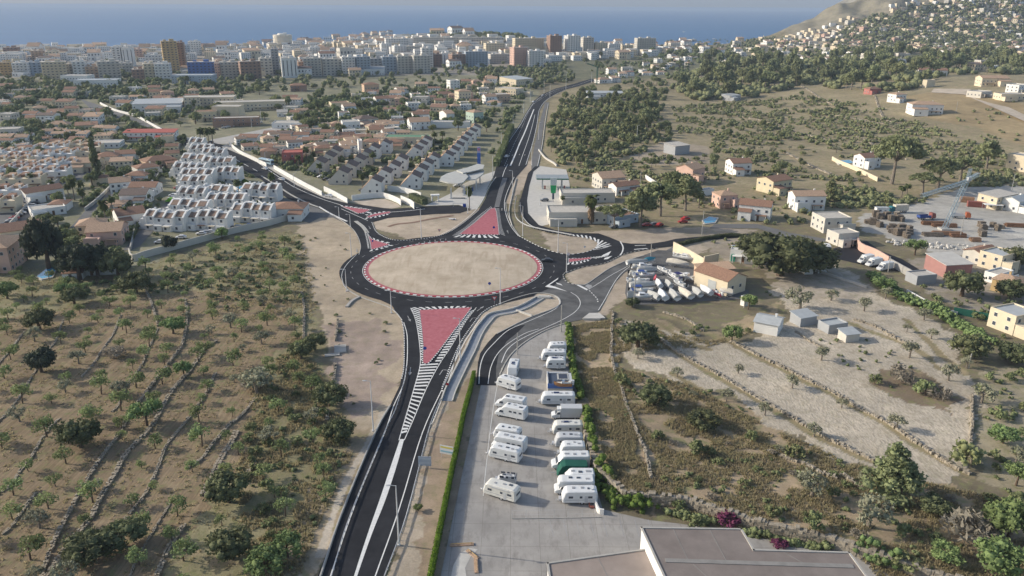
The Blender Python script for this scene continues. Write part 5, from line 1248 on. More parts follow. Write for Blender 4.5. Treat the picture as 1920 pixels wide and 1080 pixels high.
# --- cream terraces far left (rows of small houses)
def mini(px,py,label,n=4,uw=6.,d=9.,h=5.4,rzd=12):
    p=at(px,py);L=n*uw;rnd=random.Random(px*3+py);o=thing('terrace_row',label,'terrace row',p,R(rzd),'cream terrace rows by the car park');mb=MB();mb.box((0,0,h/2-.5),(L,d,h+1))
    for i in range(n+1):mb.box((-L/2+i*uw,0,h+.6),(.3,d*.96,1.2))
    mb.build('wall',WHITE if rnd.random()<.5 else CREAM,o)
    for i in range(n):
        x=-L/2+(i+.5)*uw
        m=TILE3 if rnd.random()<.55 else TILE
        m2=roofmb(uw*.55,d*.4,h+1.2,'mono',.6,.1);m2.box((0,0,h+.6),(uw*.55,d*.4,1.2),mi=0);r_=m2.build('roof',m,o);r_.location=(x,d*.2,0)
        m3=MB();m3.box((x+uw*.3,-d*.25,h+1.1),(.8,.8,2.2));m3.build('chimney',WHITE,r_);m3=bpy.data.objects[-1] if False else None
        put('window',winmesh(),o,(x-1,-d/2-.003,3.4));put('window',winmesh(),o,(x+1,-d/2-.003,.8))
        m4=MB();m4.box((x,-d/2-.9,2.6),(uw*.8,1.8,.15));m4.build('awning',SHUT if i%2 else TILE2,o)
    for c in o.children:
        for q in c.children:q.location=-Vector(c.location) if False else (-c.location.x,-c.location.y,0)
    OCC.append((p.x,p.y,L*.55));return o
MR=[(12,375,3),(38,352,4),(88,338,4),(30,333,4),(74,325,4),(118,320,3),(20,316,4),(60,308,4),(102,304,4),(146,300,3),(140,285,4),(12,300,4),(100,290,3),(175,290,2),(12,395,2)]
for i,(x,y,n) in enumerate(MR):mini(x,y,'cream terrace row with small tiled roofs, '+['at the picture edge above the parked cars','nearest the car park wall','with the red roofed end by the lot','behind the nearest row','in the middle of the estate','third back, towards the palms','at the edge in the third line','in the third line, left of centre','in the third line, right of centre','beside the dark palms','farthest back, below the trees','at the edge in the last line','in the last line, left of the palms','short and next to the white ramp','lowest, half outside the picture'][i],n)
# --- single villas and larger buildings placed from the photograph
VL=[ # px,py(centre of footprint),w,d,h,rz,kind,rh,wall,roof,label
(80,372,20,9,4.5,38,'gable',1.6,WHITE,TILE,'white villa with long terracotta roof and small pool'),
(115,392,9,9,3.2,0,'hip',1.2,WHITE,TILE,'small red roofed wing behind the pool villa'),
(40,445,18,12,4.5,25,'gable',2,CREAM,TILE,'tan villa under terracotta tiles behind the tall pine'),
(4,500,14,16,9,0,'hip',2.2,PINKW,TILE3,'pink villa cut by the picture edge'),
(205,452,15,12,5.5,0,'gable',2.2,PINKW,TILE3,'large tan house with grey brown roof beside the boundary street'),
(190,345,9,8,4,0,'hip',1,CREAM,TILE,'cream arched porch house by the lone cypress'),(168,318,16,12,5,0,'gable',2,CREAM,TILE3,'cream house left of the lone cypress'),
(205,305,15,11,4.5,0,'hip',2,PALE,TILE,'hip roofed house beyond the lone cypress'),(238,300,14,10,4.5,5,'gable',1.6,WHITE,TILE2,'white gabled house near the estate street top'),
(298,312,20,12,4.2,30,'hip',2.2,ORANGE,TILE,'long orange roofed villa beside the estate boundary lane'),(275,325,14,10,4,30,'hip',1.6,PALE,TILE,'low villa beneath the orange one'),
(262,340,13,10,4,-10,'hip',1.6,WHITE,TILE2,'brown roofed villa in the column beside the lane'),(275,362,15,10,4,-8,'gable',1.8,WHITE,TILE2,'dark roofed villa third along the lane'),(258,380,14,11,5,-5,'gable',1.8,WHITE,DARKROOF,'white villa with grey roof along the lane'),
(218,392,11,8,3,0,'hip',1.3,WHITE,TILE3,'little white house with an arched porch'),(245,418,13,11,5,25,'gable',2,WHITE,TILE,'terracotta roofed villa near the lane end'),
(180,508,20,10,3.6,0,'hip',1.8,WHITE,TILE,'villa half hidden by black green trees'),
(90,400,16,10,3,25,'flat',1,WHITE,FLATROOF,'low flat white building behind the palms'),
(285,262,34,9,5.5,5,'mono',1.2,WHITE,REDROOF,'long white school like building with red edge roof'),(316,272,9,8,6,5,'flat',1,CREAM,TILE2,'brown cube house beside the long white building'),
(190,275,26,14,3,12,'flat',1,WHITE,FLATROOF,'low white ramp shaped building'),
(300,207,40,22,7,15,'mono',2,WHITE,METALROOF,'white shed with grey curved roof beside the far road'),
(362,205,16,16,11,10,'flat',1,CREAM,FLATROOF,'cream two storey block by the far road'),(400,200,40,20,9,12,'flat',1,CREAM,FLATROOF,'long cream industrial building near the far road'),
(388,225,20,12,7,0,'flat',1,YELLOW,TILE2,'yellow house below the cream block'),(430,222,22,14,10,0,'flat',1,CREAM,FLATROOF,'stepped cream house above the brown wall'),
(445,235,34,10,6,14,'flat',1,BROWNW,FLATROOF,'brown walled building beside the pale side street'),(470,205,60,16,7,16,'flat',1,CREAM,FLATROOF,'very long cream building behind the brown one'),
(148,158,30,18,10,0,'flat',1,WHITE,FLATROOF,'white warehouse group below the town left side'),(185,163,44,20,8,10,'flat',1,WHITE,METALROOF,'wide white warehouse below the town'),
(366,155,46,22,9,6,'flat',1,TEALW,METALROOF,'pale blue warehouse in front of the blue apartments'),
(700,140,30,18,8,5,'mono',2,WHITE,METALROOF,'white warehouse with curved roof under the town'),
(546,238,26,14,3.6,4,'flat',1,WHITE,FLATROOF,'flat white villa among the brown roofs'),(470,265,15,11,3.5,-15,'gable',1.5,WHITE,TILE2,'white house beside the main road wall bend'),
(505,295,11,10,4.5,0,'hip',1.5,ORANGE,TILE,'orange house inside the main road wall'),(550,303,14,11,6,0,'flat',1,REDW,REDROOF,'bright red cube house behind the coach'),
(610,291,16,9,5,0,'hip',1.5,YELLOW,TILE2,'yellow house with brown roof right of the red house'),(722,283,8,8,6,0,'gable',1.6,ORANGE,TILE3,'small salmon gabled house among the rows'),
(676,290,3,7,9,0,'flat',1,WHITE,WHITE,'tall blank white wall panel above the rows'),
(658,245,16,12,7,0,'flat',1,WHITE,FLATROOF,'white modern house above the brown roofs'),(685,236,20,14,6,20,'hip',2.2,PALE,DARKROOF,'grey roofed house beside the modern white one'),
(785,240,19,14,5.5,0,'gable',2.6,WHITE,TILE3,'white gabled house above the long row'),(845,238,30,9,4,0,'flat',1,WHITE,FLATROOF,'low white wall like building beside the gabled one'),
(765,268,30,12,4.5,0,'flat',1,CREAM,mat('green_flat_roof',(.13,.26,.16),.9,.15,.4),'cream hall with green flat roof'),(720,275,26,10,4,0,'hip',1.4,CREAM,TILE,'long brown roofed hall behind the salmon house'),
(838,225,9,16,6,10,'gable',2,WHITE,TILE3,'white gabled house among big trees'),(890,228,12,12,8,20,'hip',1.6,mat('mint_render',(.42,.52,.44),.85),TILE3,'mint green house beside the north road trees'),
(955,178,20,28,7,40,'flat',1,CREAM,FLATROOF,'long beige industrial unit left of the north road'),(937,190,22,16,7,0,'flat',1,ORANGE,FLATROOF,'tan block beside the north road bend'),(968,160,26,30,8,40,'mono',1.5,CREAM,METALROOF,'pale roofed industrial unit near the road bend'),
(715,195,16,12,5.5,8,'gable',2,WHITE,TILE2,'white house with gable standing in the garden belt'),(637,207,20,14,7,5,'flat',1,YELLOW,TILE2,'beige yellow block in the garden belt'),(868,190,16,12,10,8,'hip',1.8,CREAM,TILE3,'tall cream villa with tiled roof in the garden belt'),(850,170,14,12,11,8,'flat',1,WHITE,FLATROOF,'tall white villa behind the cream one'),(645,222,11,9,5,0,'flat',1,WHITE,TILE2,'small white cube below the beige block'),(695,172,20,14,8,4,'hip',2,ORANGE,TILE,'orange villa at the top of the garden belt'),(560,170,20,12,6,4,'hip',2,BROWNW,TILE,'brown brick villa in the garden belt'),(545,192,16,12,5,4,'gable',2,WHITE,TILE2,'white low villa in the upper gardens'),
(530,218,10,8,4,4,'gable',1.6,WHITE,FLATROOF,'white shed roofed house near the telegraph pole'),
(1133,186,36,12,6.5,0,'mono',1,WHITE,METALROOF,'white hall with grey roof right of the road bend'),
(1268,287,15,12,5.5,0,'mono',.6,GREYW,FLATROOF,'grey concrete barn with white end wall'),(1370,187,20,12,4.5,5,'mono',1,GREYW,METALROOF,'small grey hut in front of the dark wood'),
(1293,339,13,12,7.5,10,'gable',2,PINKW,TILE3,'pink two storey house with outside staircase'),(1383,324,14,11,6.5,-20,'gable',1.8,WHITE,TILE2,'white house with balcony and shaded side'),
(1357,386,11,9,6,-15,'hip',1.6,PINKW,TILE3,'small pink house with arched door'),(1450,358,17,12,6.5,0,'gable',1.6,YELLOW,TILE2,'yellow house with brown roof above the white ones'),
(1415,408,16,9,6.5,-35,'gable',1.8,WHITE,TILE,'white house with orange roof beside the huge pine'),(1510,390,17,9,6.8,-10,'gable',1.6,WHITE,TILE3,'white house with outside stairs beside the round pine'),
(1624,312,15,10,6.2,-12,'gable',1.8,WHITE,TILE2,'white villa with columned terrace and rectangular pool'),
(1732,212,24,14,7.5,-8,'hip',2,WHITE,TILE3,'large white villa with porches and verandas'),(1680,190,14,11,6.5,-10,'hip',1.4,WHITE,TILE3,'white house behind the porch villa'),
(1635,175,16,9,4.5,-15,'hip',1.6,REDW,TILE,'dark red house in the shade of the wood'),(1745,143,30,12,7,-12,'gable',2.2,WHITE,TILE,'long white villa with red tiles and arches in the pines'),(1740,163,16,5,6.5,0,'flat',1,CREAM,FLATROOF,'tan blank wall block beneath the arched villa'),
(1858,160,24,14,7,-5,'gable',2,CREAM,TILE3,'cream villa with tan roof at the upper right'),(1905,172,18,12,6,0,'flat',1,WHITE,FLATROOF,'white cube villa at the picture edge'),(1895,185,24,12,4,0,'flat',1,CREAM,FLATROOF,'cream terrace house at the picture edge'),
(1905,115,26,14,9,0,'hip',2,WHITE,TILE3,'white villa group at the right picture edge'),(1835,180,20,14,4,0,'flat',1,PALE,FLATROOF,'pale concrete reservoir like building'),
(1912,318,13,12,8.5,0,'flat',1,CREAM,FLATROOF,'cream house at picture edge above the crane yard'),
(1867,386,21,10,5.8,0,'mono',.5,CREAM,FLATROOF,'cream yard office with white sunny end'),(1905,392,16,9,5,0,'gable',1.5,WHITE,METALROOF,'white roofed shed behind the yard office'),
(1837,488,14,8,4,0,'gable',1.2,PALE,TILE2,'ruined concrete house with patched tile roof'),(1868,500,13,9,5.5,0,'flat',1,CREAM,METALROOF,'cream hut with grey flat roof tank'),(1870,525,12,5,3,0,'flat',1,WHITE,FLATROOF,'low white front of the cream hut'),
(1775,510,13,12,4.5,-20,'mono',1,mat('faded_red_render',(.36,.19,.17),.85,.1,.4),CONC2,'shed with faded red wall and pale flat roof'),(1725,528,10,6,2.8,-15,'flat',1,GREYW,FLATROOF,'grey block pens below the black yard'),
(1895,615,12,9,5.5,-8,'flat',1,CREAM,METALROOF,'cream house with glass roofed terrace beside the green screen'),(1890,545,10,9,4,10,'hip',1.5,OCHRE,TILE3,'ochre shed behind the timber pile'),
(1505,605,7.5,5,2.6,-8,'mono',.6,GREYW,METALROOF,'small grey block shed next to the big olive'),(1440,618,8.5,8,3.2,-38,'gable',1.0,WHITE,METALROOF,'small white barn with pale sheet roof'),
(1560,618,8.5,5,2.2,-10,'flat',1,GREYW,METALROOF,'patchwork shed of grey boards below the block shed'),(1590,636,5.5,4,2.2,-15,'mono',.5,PALE,METALROOF,'tiny pale shed at the end of the patchwork shed'),
(1518,505,11,5.5,2.4,-5,'flat',1,WHITE,TILE2,'low white outbuilding under the huge pine'),(1578,455,12,8,4.6,-14,'flat',1,PALE,FLATROOF,'white industrial unit beside the black asphalt yard'),(1556,430,15,12,6,-22,'flat',1,PALE,FLATROOF,'pale flat roofed unit behind the industrial one'),
(1393,490,12,3,4.2,-28,'flat',1,WHITE,WHITE,'white garden building with arched green door'),
(1395,572,2,2,2.6,0,'flat',1,WHITE,WHITE,'white gate pillar block beyond the boat yard'),
(1100,375,26,10,4.2,3,'flat',1,PALE,FLATROOF,'low beige flat hall beside the green sign'),(1140,352,16,14,6.5,-12,'gable',2.2,PALE,TILE3,'old farmhouse with tan roof above the flat hall'),(1170,362,18,8,4.6,-3,'gable',1.4,WHITE,TILE,'white long house with orange tiles by the farmhouse'),
(1088,412,29,13,4.6,2,'flat',1,PALE,FLATROOF,'long grey restaurant with flat terrace roof'),(1160,415,17,11,3.4,0,'flat',1,TEALW,TILE2,'shaded restaurant porch with dark arches'),
(545,404,17,12,4.5,-10,'hip',1.8,WHITE,TILE2,'villa with brown pyramid roof beside the old side street'),
(1320,365,12,4,2.4,0,'flat',1,WHITE,FLATROOF,'white terrace wall building under the pink house')]
for i,(px,py,w_,d_,h_,rz,k_,rh,wm,rm,lb) in enumerate(VL):
    far=py<240
    if w_<24 and px>600 and py>130 and 'pine' not in lb:
        if px>1000:rz=rz+30 if abs(rz)<25 else rz+8
        else:rz+=18
        w_*=.80;d_*=.92
    elif w_<22:rz+=12;w_*=.85
    houseat(px,py,w_,d_,h_,rz,lb,k_,rh,'house' if 'house' in lb or 'villa' in lb else 'building','villa' if 'villa' in lb else ('house' if 'house' in lb else 'building'),wall=wm,roof=rm,wins=w_>8 and 'wall' not in lb.split(),chim=(k_ in('gable','hip') and h_<8),seed=i)
o=[q for q in bpy.data.objects if q.get('label','')=='white garden building with arched green door'][0]
mb=MB();mb.box((-3.6,-1.56,1.1),(1.5,.1,2.2));mb.tube((-3.6,-1.51,2.2),(-3.6,-1.61,2.2),.75,.75,16);mb.build('door',mat('green_door_paint',(.03,.30,.20),.6),o)
# --- random houses of the suburbs: small, each with wall and roof
HW=[WHITE,WHITE,WHITE,WHITE,CREAM,CREAM,PALE,PINKW,CREAM,YELLOW];HR=[TILE,TILE,TILE2,TILE3,TILE3,TILE3,DARKROOF]
HP=[]
rh_=random.Random(12)
for i in range(26):
    w_=rh_.uniform(9,15);d_=rh_.uniform(8,11);h_=rh_.choice([3.4,3.6,5.6,6.2,6.4]);k_=rh_.choice(['gable','gable','hip','hip','flat','mono']);rh=rh_.uniform(1.2,2.1);wm=rh_.choice(HW);rm=rh_.choice(HR) if k_!='flat' else rh_.choice([FLATROOF,TILE3])
    wmb=wallmb(w_,d_,h_,k_,rh);r2=MB();r2.box((w_*.3,-d_/2-1.2,h_*.32),(w_*.4,2.4,h_*.64+.5));wmb.v,wmb.f,wmb.m=wmb.v,wmb.f,wmb.m
    k0=len(wmb.v);wmb.v+=r2.v;wmb.f+=[tuple(q+k0 for q in f) for f in r2.f];wmb.m+=[0]*len(r2.f)
    for s in(-1,1):
        for f in range(max(1,int(h_/2.7))):
            for t in np.arange(-w_/2+1.6,w_/2-.5,2.9):wmb.box((t,s*(d_/2+.02),1.5+f*2.7),(1.2,.08,1.3),mi=1)
            for t in np.arange(-d_/2+1.8,d_/2-.5,3.2):wmb.box((s*(w_/2+.02),t,1.5+f*2.7),(.08,1.1,1.3),mi=1)
    rmb=roofmb(w_,d_,h_,k_,rh);rmb.box((w_*.22,0,h_+rh*.7+.5),(.7,.7,1.6),mi=1)
    HP.append((wmb.mesh('wall',[wm,GLASS]),rmb.mesh('roof',[rm,wm]),max(w_,d_),{WHITE:'white',CREAM:'cream',PALE:'pale grey',PINKW:'pink',YELLOW:'yellow',ORANGE:'orange'}[wm],{'gable':'gabled','hip':'hipped','flat':'flat','mono':'sloping'}[k_],{TILE:'red',TILE2:'brown',TILE3:'tan',DARKROOF:'dark',FLATROOF:'grey'}[rm]))
HPAL=[h for h in HP if h[3] in('white','cream','pale grey') and h[5] in('tan','grey')]+[h for h in HP if h[3] in('white','cream')][:4]
HHILL=[h for h in HP if h[3] in('cream','pale grey','yellow','pink') and h[5]!='red'] or HPAL
def randhouse(poly,n,seed,nm,cat,grp,s0=1.,s1=1.,rot=(0,25),sep=.75,hs=1.,parts=True,joined=False):
    rnd=random.Random(seed);W=[(p.x,p.y) for p in wp(poly)];xa,xb=min(a for a,b in W),max(a for a,b in W);ya,yb=min(b for a,b in W),max(b for a,b in W);c=0;tr=0
    while c<n and tr<n*40:
        tr+=1;x=rnd.uniform(xa,xb);y=rnd.uniform(ya,yb)
        if not bool(inpoly(x,y,W)):continue
        wme,rme,sz,cw,ck,cr=rnd.choice((HHILL if nm=='hillside_house' else HPAL) if nm in('hillside_house','town_house','country_house') else HP);s=rnd.uniform(s0,s1)
        if not free(x,y,sz*s*.62*sep):continue
        if y<1100 and onroad(x,y,8):continue
        c+=1;OCC.append((x,y,sz*s*.55));o=thing(nm,None,cat,(x,y,gz(x,y)),R(rnd.uniform(*rot)),grp);o.scale=(s,s,s*hs)
        put('wall',wme,o);put('roof',rme,o);auto(o,'%s house with %s %s roof'%(cw,ck,cr) if ck!='flat' else '%s flat roofed house'%cw,grp)
randhouse([(435,265),(560,225),(640,240),(760,235),(760,262),(690,290),(560,300),(520,312)],66,101,'suburban_house','suburban house','suburban houses behind the sea road wall',.6,.88,(-5,40),.85)
randhouse([(480,200),(930,150),(950,170),(920,215),(760,235),(560,225)],50,102,'suburban_house','suburban house','suburban houses in the garden belt',.75,1.1,(-10,30),.95)
randhouse([(0,165),(330,175),(480,170),(440,200),(330,220),(180,250),(0,262)],52,103,'suburban_house','suburban house','suburban houses left of the far road',.75,1.1,(-10,30),.95)
randhouse([(0,262),(170,238),(240,255),(180,268),(60,292),(0,300)],26,104,'suburban_house','suburban house','low houses behind the terrace rows',.6,.8,(0,20),.8)
randhouse([(60,500),(120,430),(190,330),(330,270),(330,300),(250,420),(210,470),(120,500)],9,105,'suburban_house','suburban house','garden houses by the estate',.8,1.,(-10,30),.95)
randhouse([(1100,150),(1260,105),(1480,100),(1640,108),(1560,118),(1300,122),(1150,160)],46,106,'country_house','country house','country houses beyond the pines',.8,1.2,(0,40),.9)
randhouse([(1600,120),(1920,95),(1920,125),(1780,140),(1640,140)],16,107,'country_house','country house','country houses under the headland',1.,1.5,(0,30),.9)
randhouse([(0,122),(960,104),(960,118),(620,150),(330,150),(0,155)],48,108,'town_house','town house','town houses in front of the apartments',1,1.6,(0,30),.8,1.2)
randhouse([(230,92),(560,82),(700,70),(960,84),(960,112),(0,122),(0,104)],130,109,'town_house','town house','town houses between the apartments',1.1,1.9,(0,35),.62,1.45)
randhouse([(560,88),(640,78),(700,66),(780,68),(800,80),(700,95),(580,100)],50,110,'town_house','town house','white town houses on the hill',1.1,1.8,(0,35),.55,1.6)
randhouse([(980,98),(1120,86),(1300,78),(1480,76),(1470,92),(1260,104),(1080,118)],62,111,'town_house','town house','town houses right of the towers',1.,1.7,(0,35),.62,1.2)
randhouse([(1420,96),(1500,62),(1560,52),(1640,28),(1740,8),(1920,-4),(1920,95),(1700,98)],290,112,'hillside_house','hillside house','houses on the headland slope',.75,1.15,(-10,45),.75,1.05)
# remaining far houses of the headland: more than can be told apart
def farhouses():
    rnd=random.Random(44);W=[(1400,96),(1470,72),(1540,52),(1620,25),(1700,5),(1920,-10),(1920,92),(1700,98)];V=MB();c=0;tr=0
    while c<330 and tr<7000:
        tr+=1;px=rnd.uniform(1400,1920);py=rnd.uniform(-10,98)
        if not bool(inpoly(px,py,W)):continue
        p=at(px,py)
        if p.y>4000 or not free(p.x,p.y,6):continue
        if noise(p.x,p.y,70,88)<.36:continue
        OCC.append((p.x,p.y,7));c+=1;w_,d_,h_=rnd.uniform(8,15),rnd.uniform(8,12),rnd.uniform(4,7);V.box((p.x,p.y,p.z+h_/2-2),(w_*.85,d_*.85,h_+4),R(rnd.uniform(0,40)),rnd.choice([0,1,1,5]),rnd.choice([2,3]))
    for P,n,hh in[([(0,96),(560,84),(700,70),(960,78),(960,112),(0,118)],330,(6,15)),([(560,84),(640,76),(700,66),(775,68),(790,86),(700,98)],120,(6,13)),([(960,80),(1230,76),(1300,84),(1250,104),(1000,118)],90,(5,11))]:
        c=0;tr=0
        while c<n and tr<n*20:
            tr+=1;px=rnd.uniform(P[0][0],P[2][0]+300);py=rnd.uniform(64,120)
            if not bool(inpoly(px,py,P)):continue
            p=at(px,py)
            if p.y>1760 or p.z<-3:continue
            if not free(p.x,p.y,4.5):continue
            OCC.append((p.x,p.y,6));c+=1;w_,d_,h_=rnd.uniform(9,20),rnd.uniform(9,13),rnd.uniform(*hh);a=R(rnd.uniform(5,35));V.box((p.x,p.y,p.z+h_/2-2),(w_,d_,h_+4),a,rnd.choice([0,0,0,1]),3 if rnd.random()<.7 else 2)
            for f in range(int(h_/3)):
                for t in np.arange(-w_/2+1.5,w_/2-.5,3.2):V.box((p.x+t*math.cos(a)+(d_/2)*math.sin(a),p.y+t*math.sin(a)-(d_/2)*math.cos(a),p.z+1.8+f*3),(1.3,.3,1.2),a,4)
    o=V.build('distant_houses',[WHITE,CREAM,TILE3,FLATROOF,GLASS,PALE]);tag(o,'pale far off houses crowding the headland slope and the town','houses',kind='stuff')
farhouses()
# --- apartment blocks of the town
def flats(x0,x1,yt,yb,wm,label,st='band',rzd=14,dep=15,nm='apartment_block',acc=None):
    xm=(x0+x1)/2;p=at(xm,yb);dpt=topx(p)[2];w_=(x1-x0)/F*dpt/(1+.18*math.sin(R(abs(rzd))));hh=(yb-yt)/F*dpt*1.03;o=thing(nm,label,'apartment block',(p.x,p.y+dep/2,p.z),R(rzd),'apartment blocks of the town')
    mb=MB();mb.box((0,0,hh/2-2),(w_,dep,hh+4));mb.build('wall',wm,o)
    mb=MB();mb.box((0,0,hh+.25),(w_+.3,dep+.3,.5),mi=0,top=1);mb.box((w_*.18,0,hh+1.6),(min(6,w_*.3),5,2.6));mb.box((-w_*.25,2,hh+1.2),(min(4,w_*.2),4,1.8));mb.build('roof',[wm,FLATROOF],o)
    nf=max(2,int(hh/3.1));fh=hh/nf;nb=max(2,int(w_/4.2))
    if st=='blank':
        m2=MB()
        for i in range(nb):m2.box((-w_/2+(i+.5)*w_/nb,-dep/2-.03,hh*.5),(1.0,.06,hh*.8))
        m2.build('stair_window',GLASS,o);return o
    m2=MB();m3=MB()
    for i in range(nb):
        x=-w_/2+(i+.5)*w_/nb;m2.box((x,-dep/2-.04,fh*.52),(w_/nb*.46,.08,fh*.42),mi=0)
        if st=='band' or i%2==0:m2.box((x,-dep/2-.75,fh*.08),(w_/nb*.86,1.5,.16),mi=1);m2.box((x,-dep/2-1.45,fh*.26),(w_/nb*.86,.1,fh*.34),mi=2)
    ns=max(1,int(dep/5))
    for i in range(ns):
        for s in(-1,1):m2.box((s*(w_/2+.03),-dep/2+(i+.5)*dep/ns,fh*.52),(.06,1.5,fh*.45),mi=0)
    me=m2.mesh('storey',[GLASS,wm,acc or wm])
    for f in range(nf):put('storey',me,o,(0,0,f*fh))
    OCC.append((p.x,p.y,w_*.5));return o
AP=[(8,33,91,113,BROWNW,'dark brown tower block at the far left shore'),(36,54,101,114,TEALW,'grey blue block right of the dark tower'),(58,84,97,116,ORANGE,'orange banded block on the far left front'),(84,109,98,117,CREAM,'cream banded block beside the orange one'),(0,20,119,142,OCHRE,'ochre block at the left picture edge'),(23,50,120,143,WHITE,'white block with blue shade near the left edge'),(50,76,119,141,TEALW,'blue grey block beside the left white one'),
(78,122,119,153,CREAM,'wide cream block with many balconies'),(124,136,122,150,PALE,'narrow pale block beside the wide cream one'),(137,160,118,151,WHITE,'white gridded block in the left group'),(159,182,127,151,ORANGE,'orange brown block in the left group'),(182,223,118,151,PALE,'wide pale grey gridded block'),
(211,227,91,124,WHITE,'white twin tower nearest the left'),(229,250,92,124,WHITE,'blank white twin tower on its right'),(248,265,94,114,PINKW,'pink tower beside the twin towers'),
(305,334,82,137,OCHRE,'tall sunlit ochre tower, highest on left'),(334,347,84,134,BROWNW,'brown shaded half of the ochre tower'),(345,355,87,110,TEALW,'slim grey tower behind the ochre one'),(352,376,80,104,WHITE,'white stepped block behind the blue one'),  # brown block paints the shaded side of the ochre tower
(267,290,122,152,CREAM,'beige block left of the white blue one'),(290,318,122,152,WHITE,'white and blue balconied block in centre left'),(246,268,132,153,BROWNW,'tan low block near the palms'),(220,246,120,140,PALE,'pale block under the twin towers'),(270,300,105,124,WHITE,'white block behind the beige one'),
(352,402,119,148,BLUEW,'bright blue apartment block with white frames'),(401,411,121,149,PINKW,'narrow red pink block beside the blue one'),(411,447,119,148,PALE,'grey block with deep balconies'),(447,487,118,150,BROWNW,'brown grey block with deep balconies'),
(509,522,95,140,GREYW,'slim dark grey tower in the centre left'),(526,556,112,146,WHITE,'white blank block with arched top'),(485,509,112,142,PALE,'pale tan curved block'),(556,568,118,142,BROWNW,'narrow brown block beside white one'),(568,602,112,143,PALE,'beige grey long block in centre'),(602,640,113,142,PALE,'grey block in the dark garden gap'),
(638,664,110,142,WHITE,'pale white block left of dark one'),(664,692,109,141,TEALW,'blue grey block left of dark one'),(692,715,112,138,GREYW,'dark slate coloured block'),(714,742,109,138,TEALW,'bluish balconied block right of dark one'),(741,770,108,138,PALE,'tan balconied block in the central row'),(770,805,107,138,PALE,'tan balconied end block in the central row'),(789,811,93,126,WHITE,'white tower behind the central row'),
(807,827,104,125,BROWNW,'brown block right of the central row'),(826,842,102,125,WHITE,'brilliant white blank block'),(842,871,104,128,BROWNW,'brown block with pale roof sheds'),(870,914,99,126,TEALW,'wide grey blue block on right of centre'),(907,946,83,102,CREAM,'cream block with a brown end'),(914,956,103,118,PALE,'low pale block behind the trees'),
(957,988,92,124,PINKW,'pink block facing the park'),(988,1018,98,125,WHITE,'white block with balconies facing the park'),(960,1020,74,98,CREAM,'long cream block at the shore'),(1026,1052,70,102,BROWNW,'red brown tower with grey core'),(1058,1087,70,102,WHITE,'white striped tower pair'),(1090,1112,73,99,PALE,'grey and tan tower'),(1112,1138,82,100,CREAM,'cream stepped block by the towers'),(1138,1162,84,100,WHITE,'white stepped block by the towers'),(1160,1186,86,99,CREAM,'cream low block by the towers'),(1190,1229,74,99,PALE,'wide grey tower block farthest right'),
(720,775,74,92,WHITE,'long white hill block with curved end'),(712,732,84,102,WHITE,'white cube block under the hill'),(735,760,88,106,WHITE,'white stepped block under the hill'),(760,790,88,104,PALE,'pale block under the long terrace'),(578,600,90,103,WHITE,'white block on the lower hill left'),(600,622,84,98,CREAM,'cream stepped block on the lower hill'),(622,645,80,94,CREAM,'beige block halfway up the hill'),(655,680,74,90,WHITE,'white stepped block near hill top'),(712,736,62,76,WHITE,'white block crowning the hill')]
for i,(a,b,c,d,m_,lb) in enumerate(AP):flats(a,b,c,d,m_,lb,'blank' if 'blank' in lb or 'brilliant' in lb else ('band' if i%3 else 'alt'),14+(i%4)*4)
def rowhill():
    for k in range(6):
        flats(775+k*28,775+(k+1)*28+1,72,89,PALE,'section %s of the long grey hilltop terrace under the wood'%['one, farthest left','two from the left','three, left of centre','four, right of centre','five from the left','six, farthest right'][k],'alt',6,12)
rowhill()
# round tower
p=at(527,93);dpt=topx(p)[2];r=17/F*dpt;hh=26/F*dpt;o=thing('round_tower','round white and tan tower standing at the shore','round tower',(p.x,p.y+r,p.z));mb=MB();mb.tube((0,0,-5),(0,0,hh),r,r,28,0);mb.build('wall',CREAM,o);mb=MB();mb.tube((0,0,hh),(0,0,hh+2.6),r*.5,r*.5,14);mb.box((r*.3,0,hh+2),(6,6,4));mb.build('roof',WHITE,o)
for f in range(11):
    m2=MB();m2.tube((0,0,0),(0,0,.9),r+.9,r+.9,28);put('balcony',m2.mesh('balcony',[WHITE]) if f==0 else me_,o,(0,0,1+f*hh/11));me_=[c for c in o.children if c.name.startswith('balcony')][0].data
# --- boundary walls
plainwall([(243,478),(250,490),(275,482),(320,470),(385,452),(440,437),(500,424),(545,411)],2.6,.35,PALE,'long grey white boundary wall between orchard and terraced estate')
plainwall([(430,272),(450,288),(480,303),(500,313)],2.2,.3,WHITE,'white wall along the upper sea road, before the ochre part')
plainwall([(472,297),(497,311)],2.0,.5,YELLOW,'yellow painted length of the sea road wall')
plainwall([(514,317),(540,332),(570,349),(604,367)],2.3,.35,WHITE,'bright white wall along the sea road with panel recesses')
plainwall([(608,358),(625,366),(652,381)],2.4,.35,WHITE,'white perforated wall ending at the red splitter island')
plainwall([(660,376),(690,372),(720,371),(745,380),(752,385)],2.6,.3,WHITE,'curved white wall with openings behind the gravel plot')
plainwall([(727,358),(760,362),(790,372)],2.8,.3,WHITE,'smooth white wall beside the clipped hedge')
plainwall([(752,378),(770,386),(777,392)],3.0,.4,WHITE,'white gate wall at the forecourt corner')
plainwall([(345,262),(330,285),(305,320),(285,350),(262,400),(245,470)],1.6,.4,CONC,'long low grey wall beside the estate boundary lane')
plainwall([(430,350),(470,372),(500,392),(505,400)],1.6,.3,WHITE,'white garden wall of the pool lawn')
plainwall([(187,262),(180,290),(160,310),(130,330),(90,355),(50,392),(20,425),(-5,445)],2.,.4,PALE,'pale wall between the cream terraces and parked cars')
plainwall([(160,395),(185,375),(215,345),(222,340)],1.5,.5,CONC2,'pale garden wall beside the palm garden lane')
plainwall([(1560,300),(1575,308),(1600,318),(1645,340)],2.2,.4,CREAM,'tan wall below the villa pool')
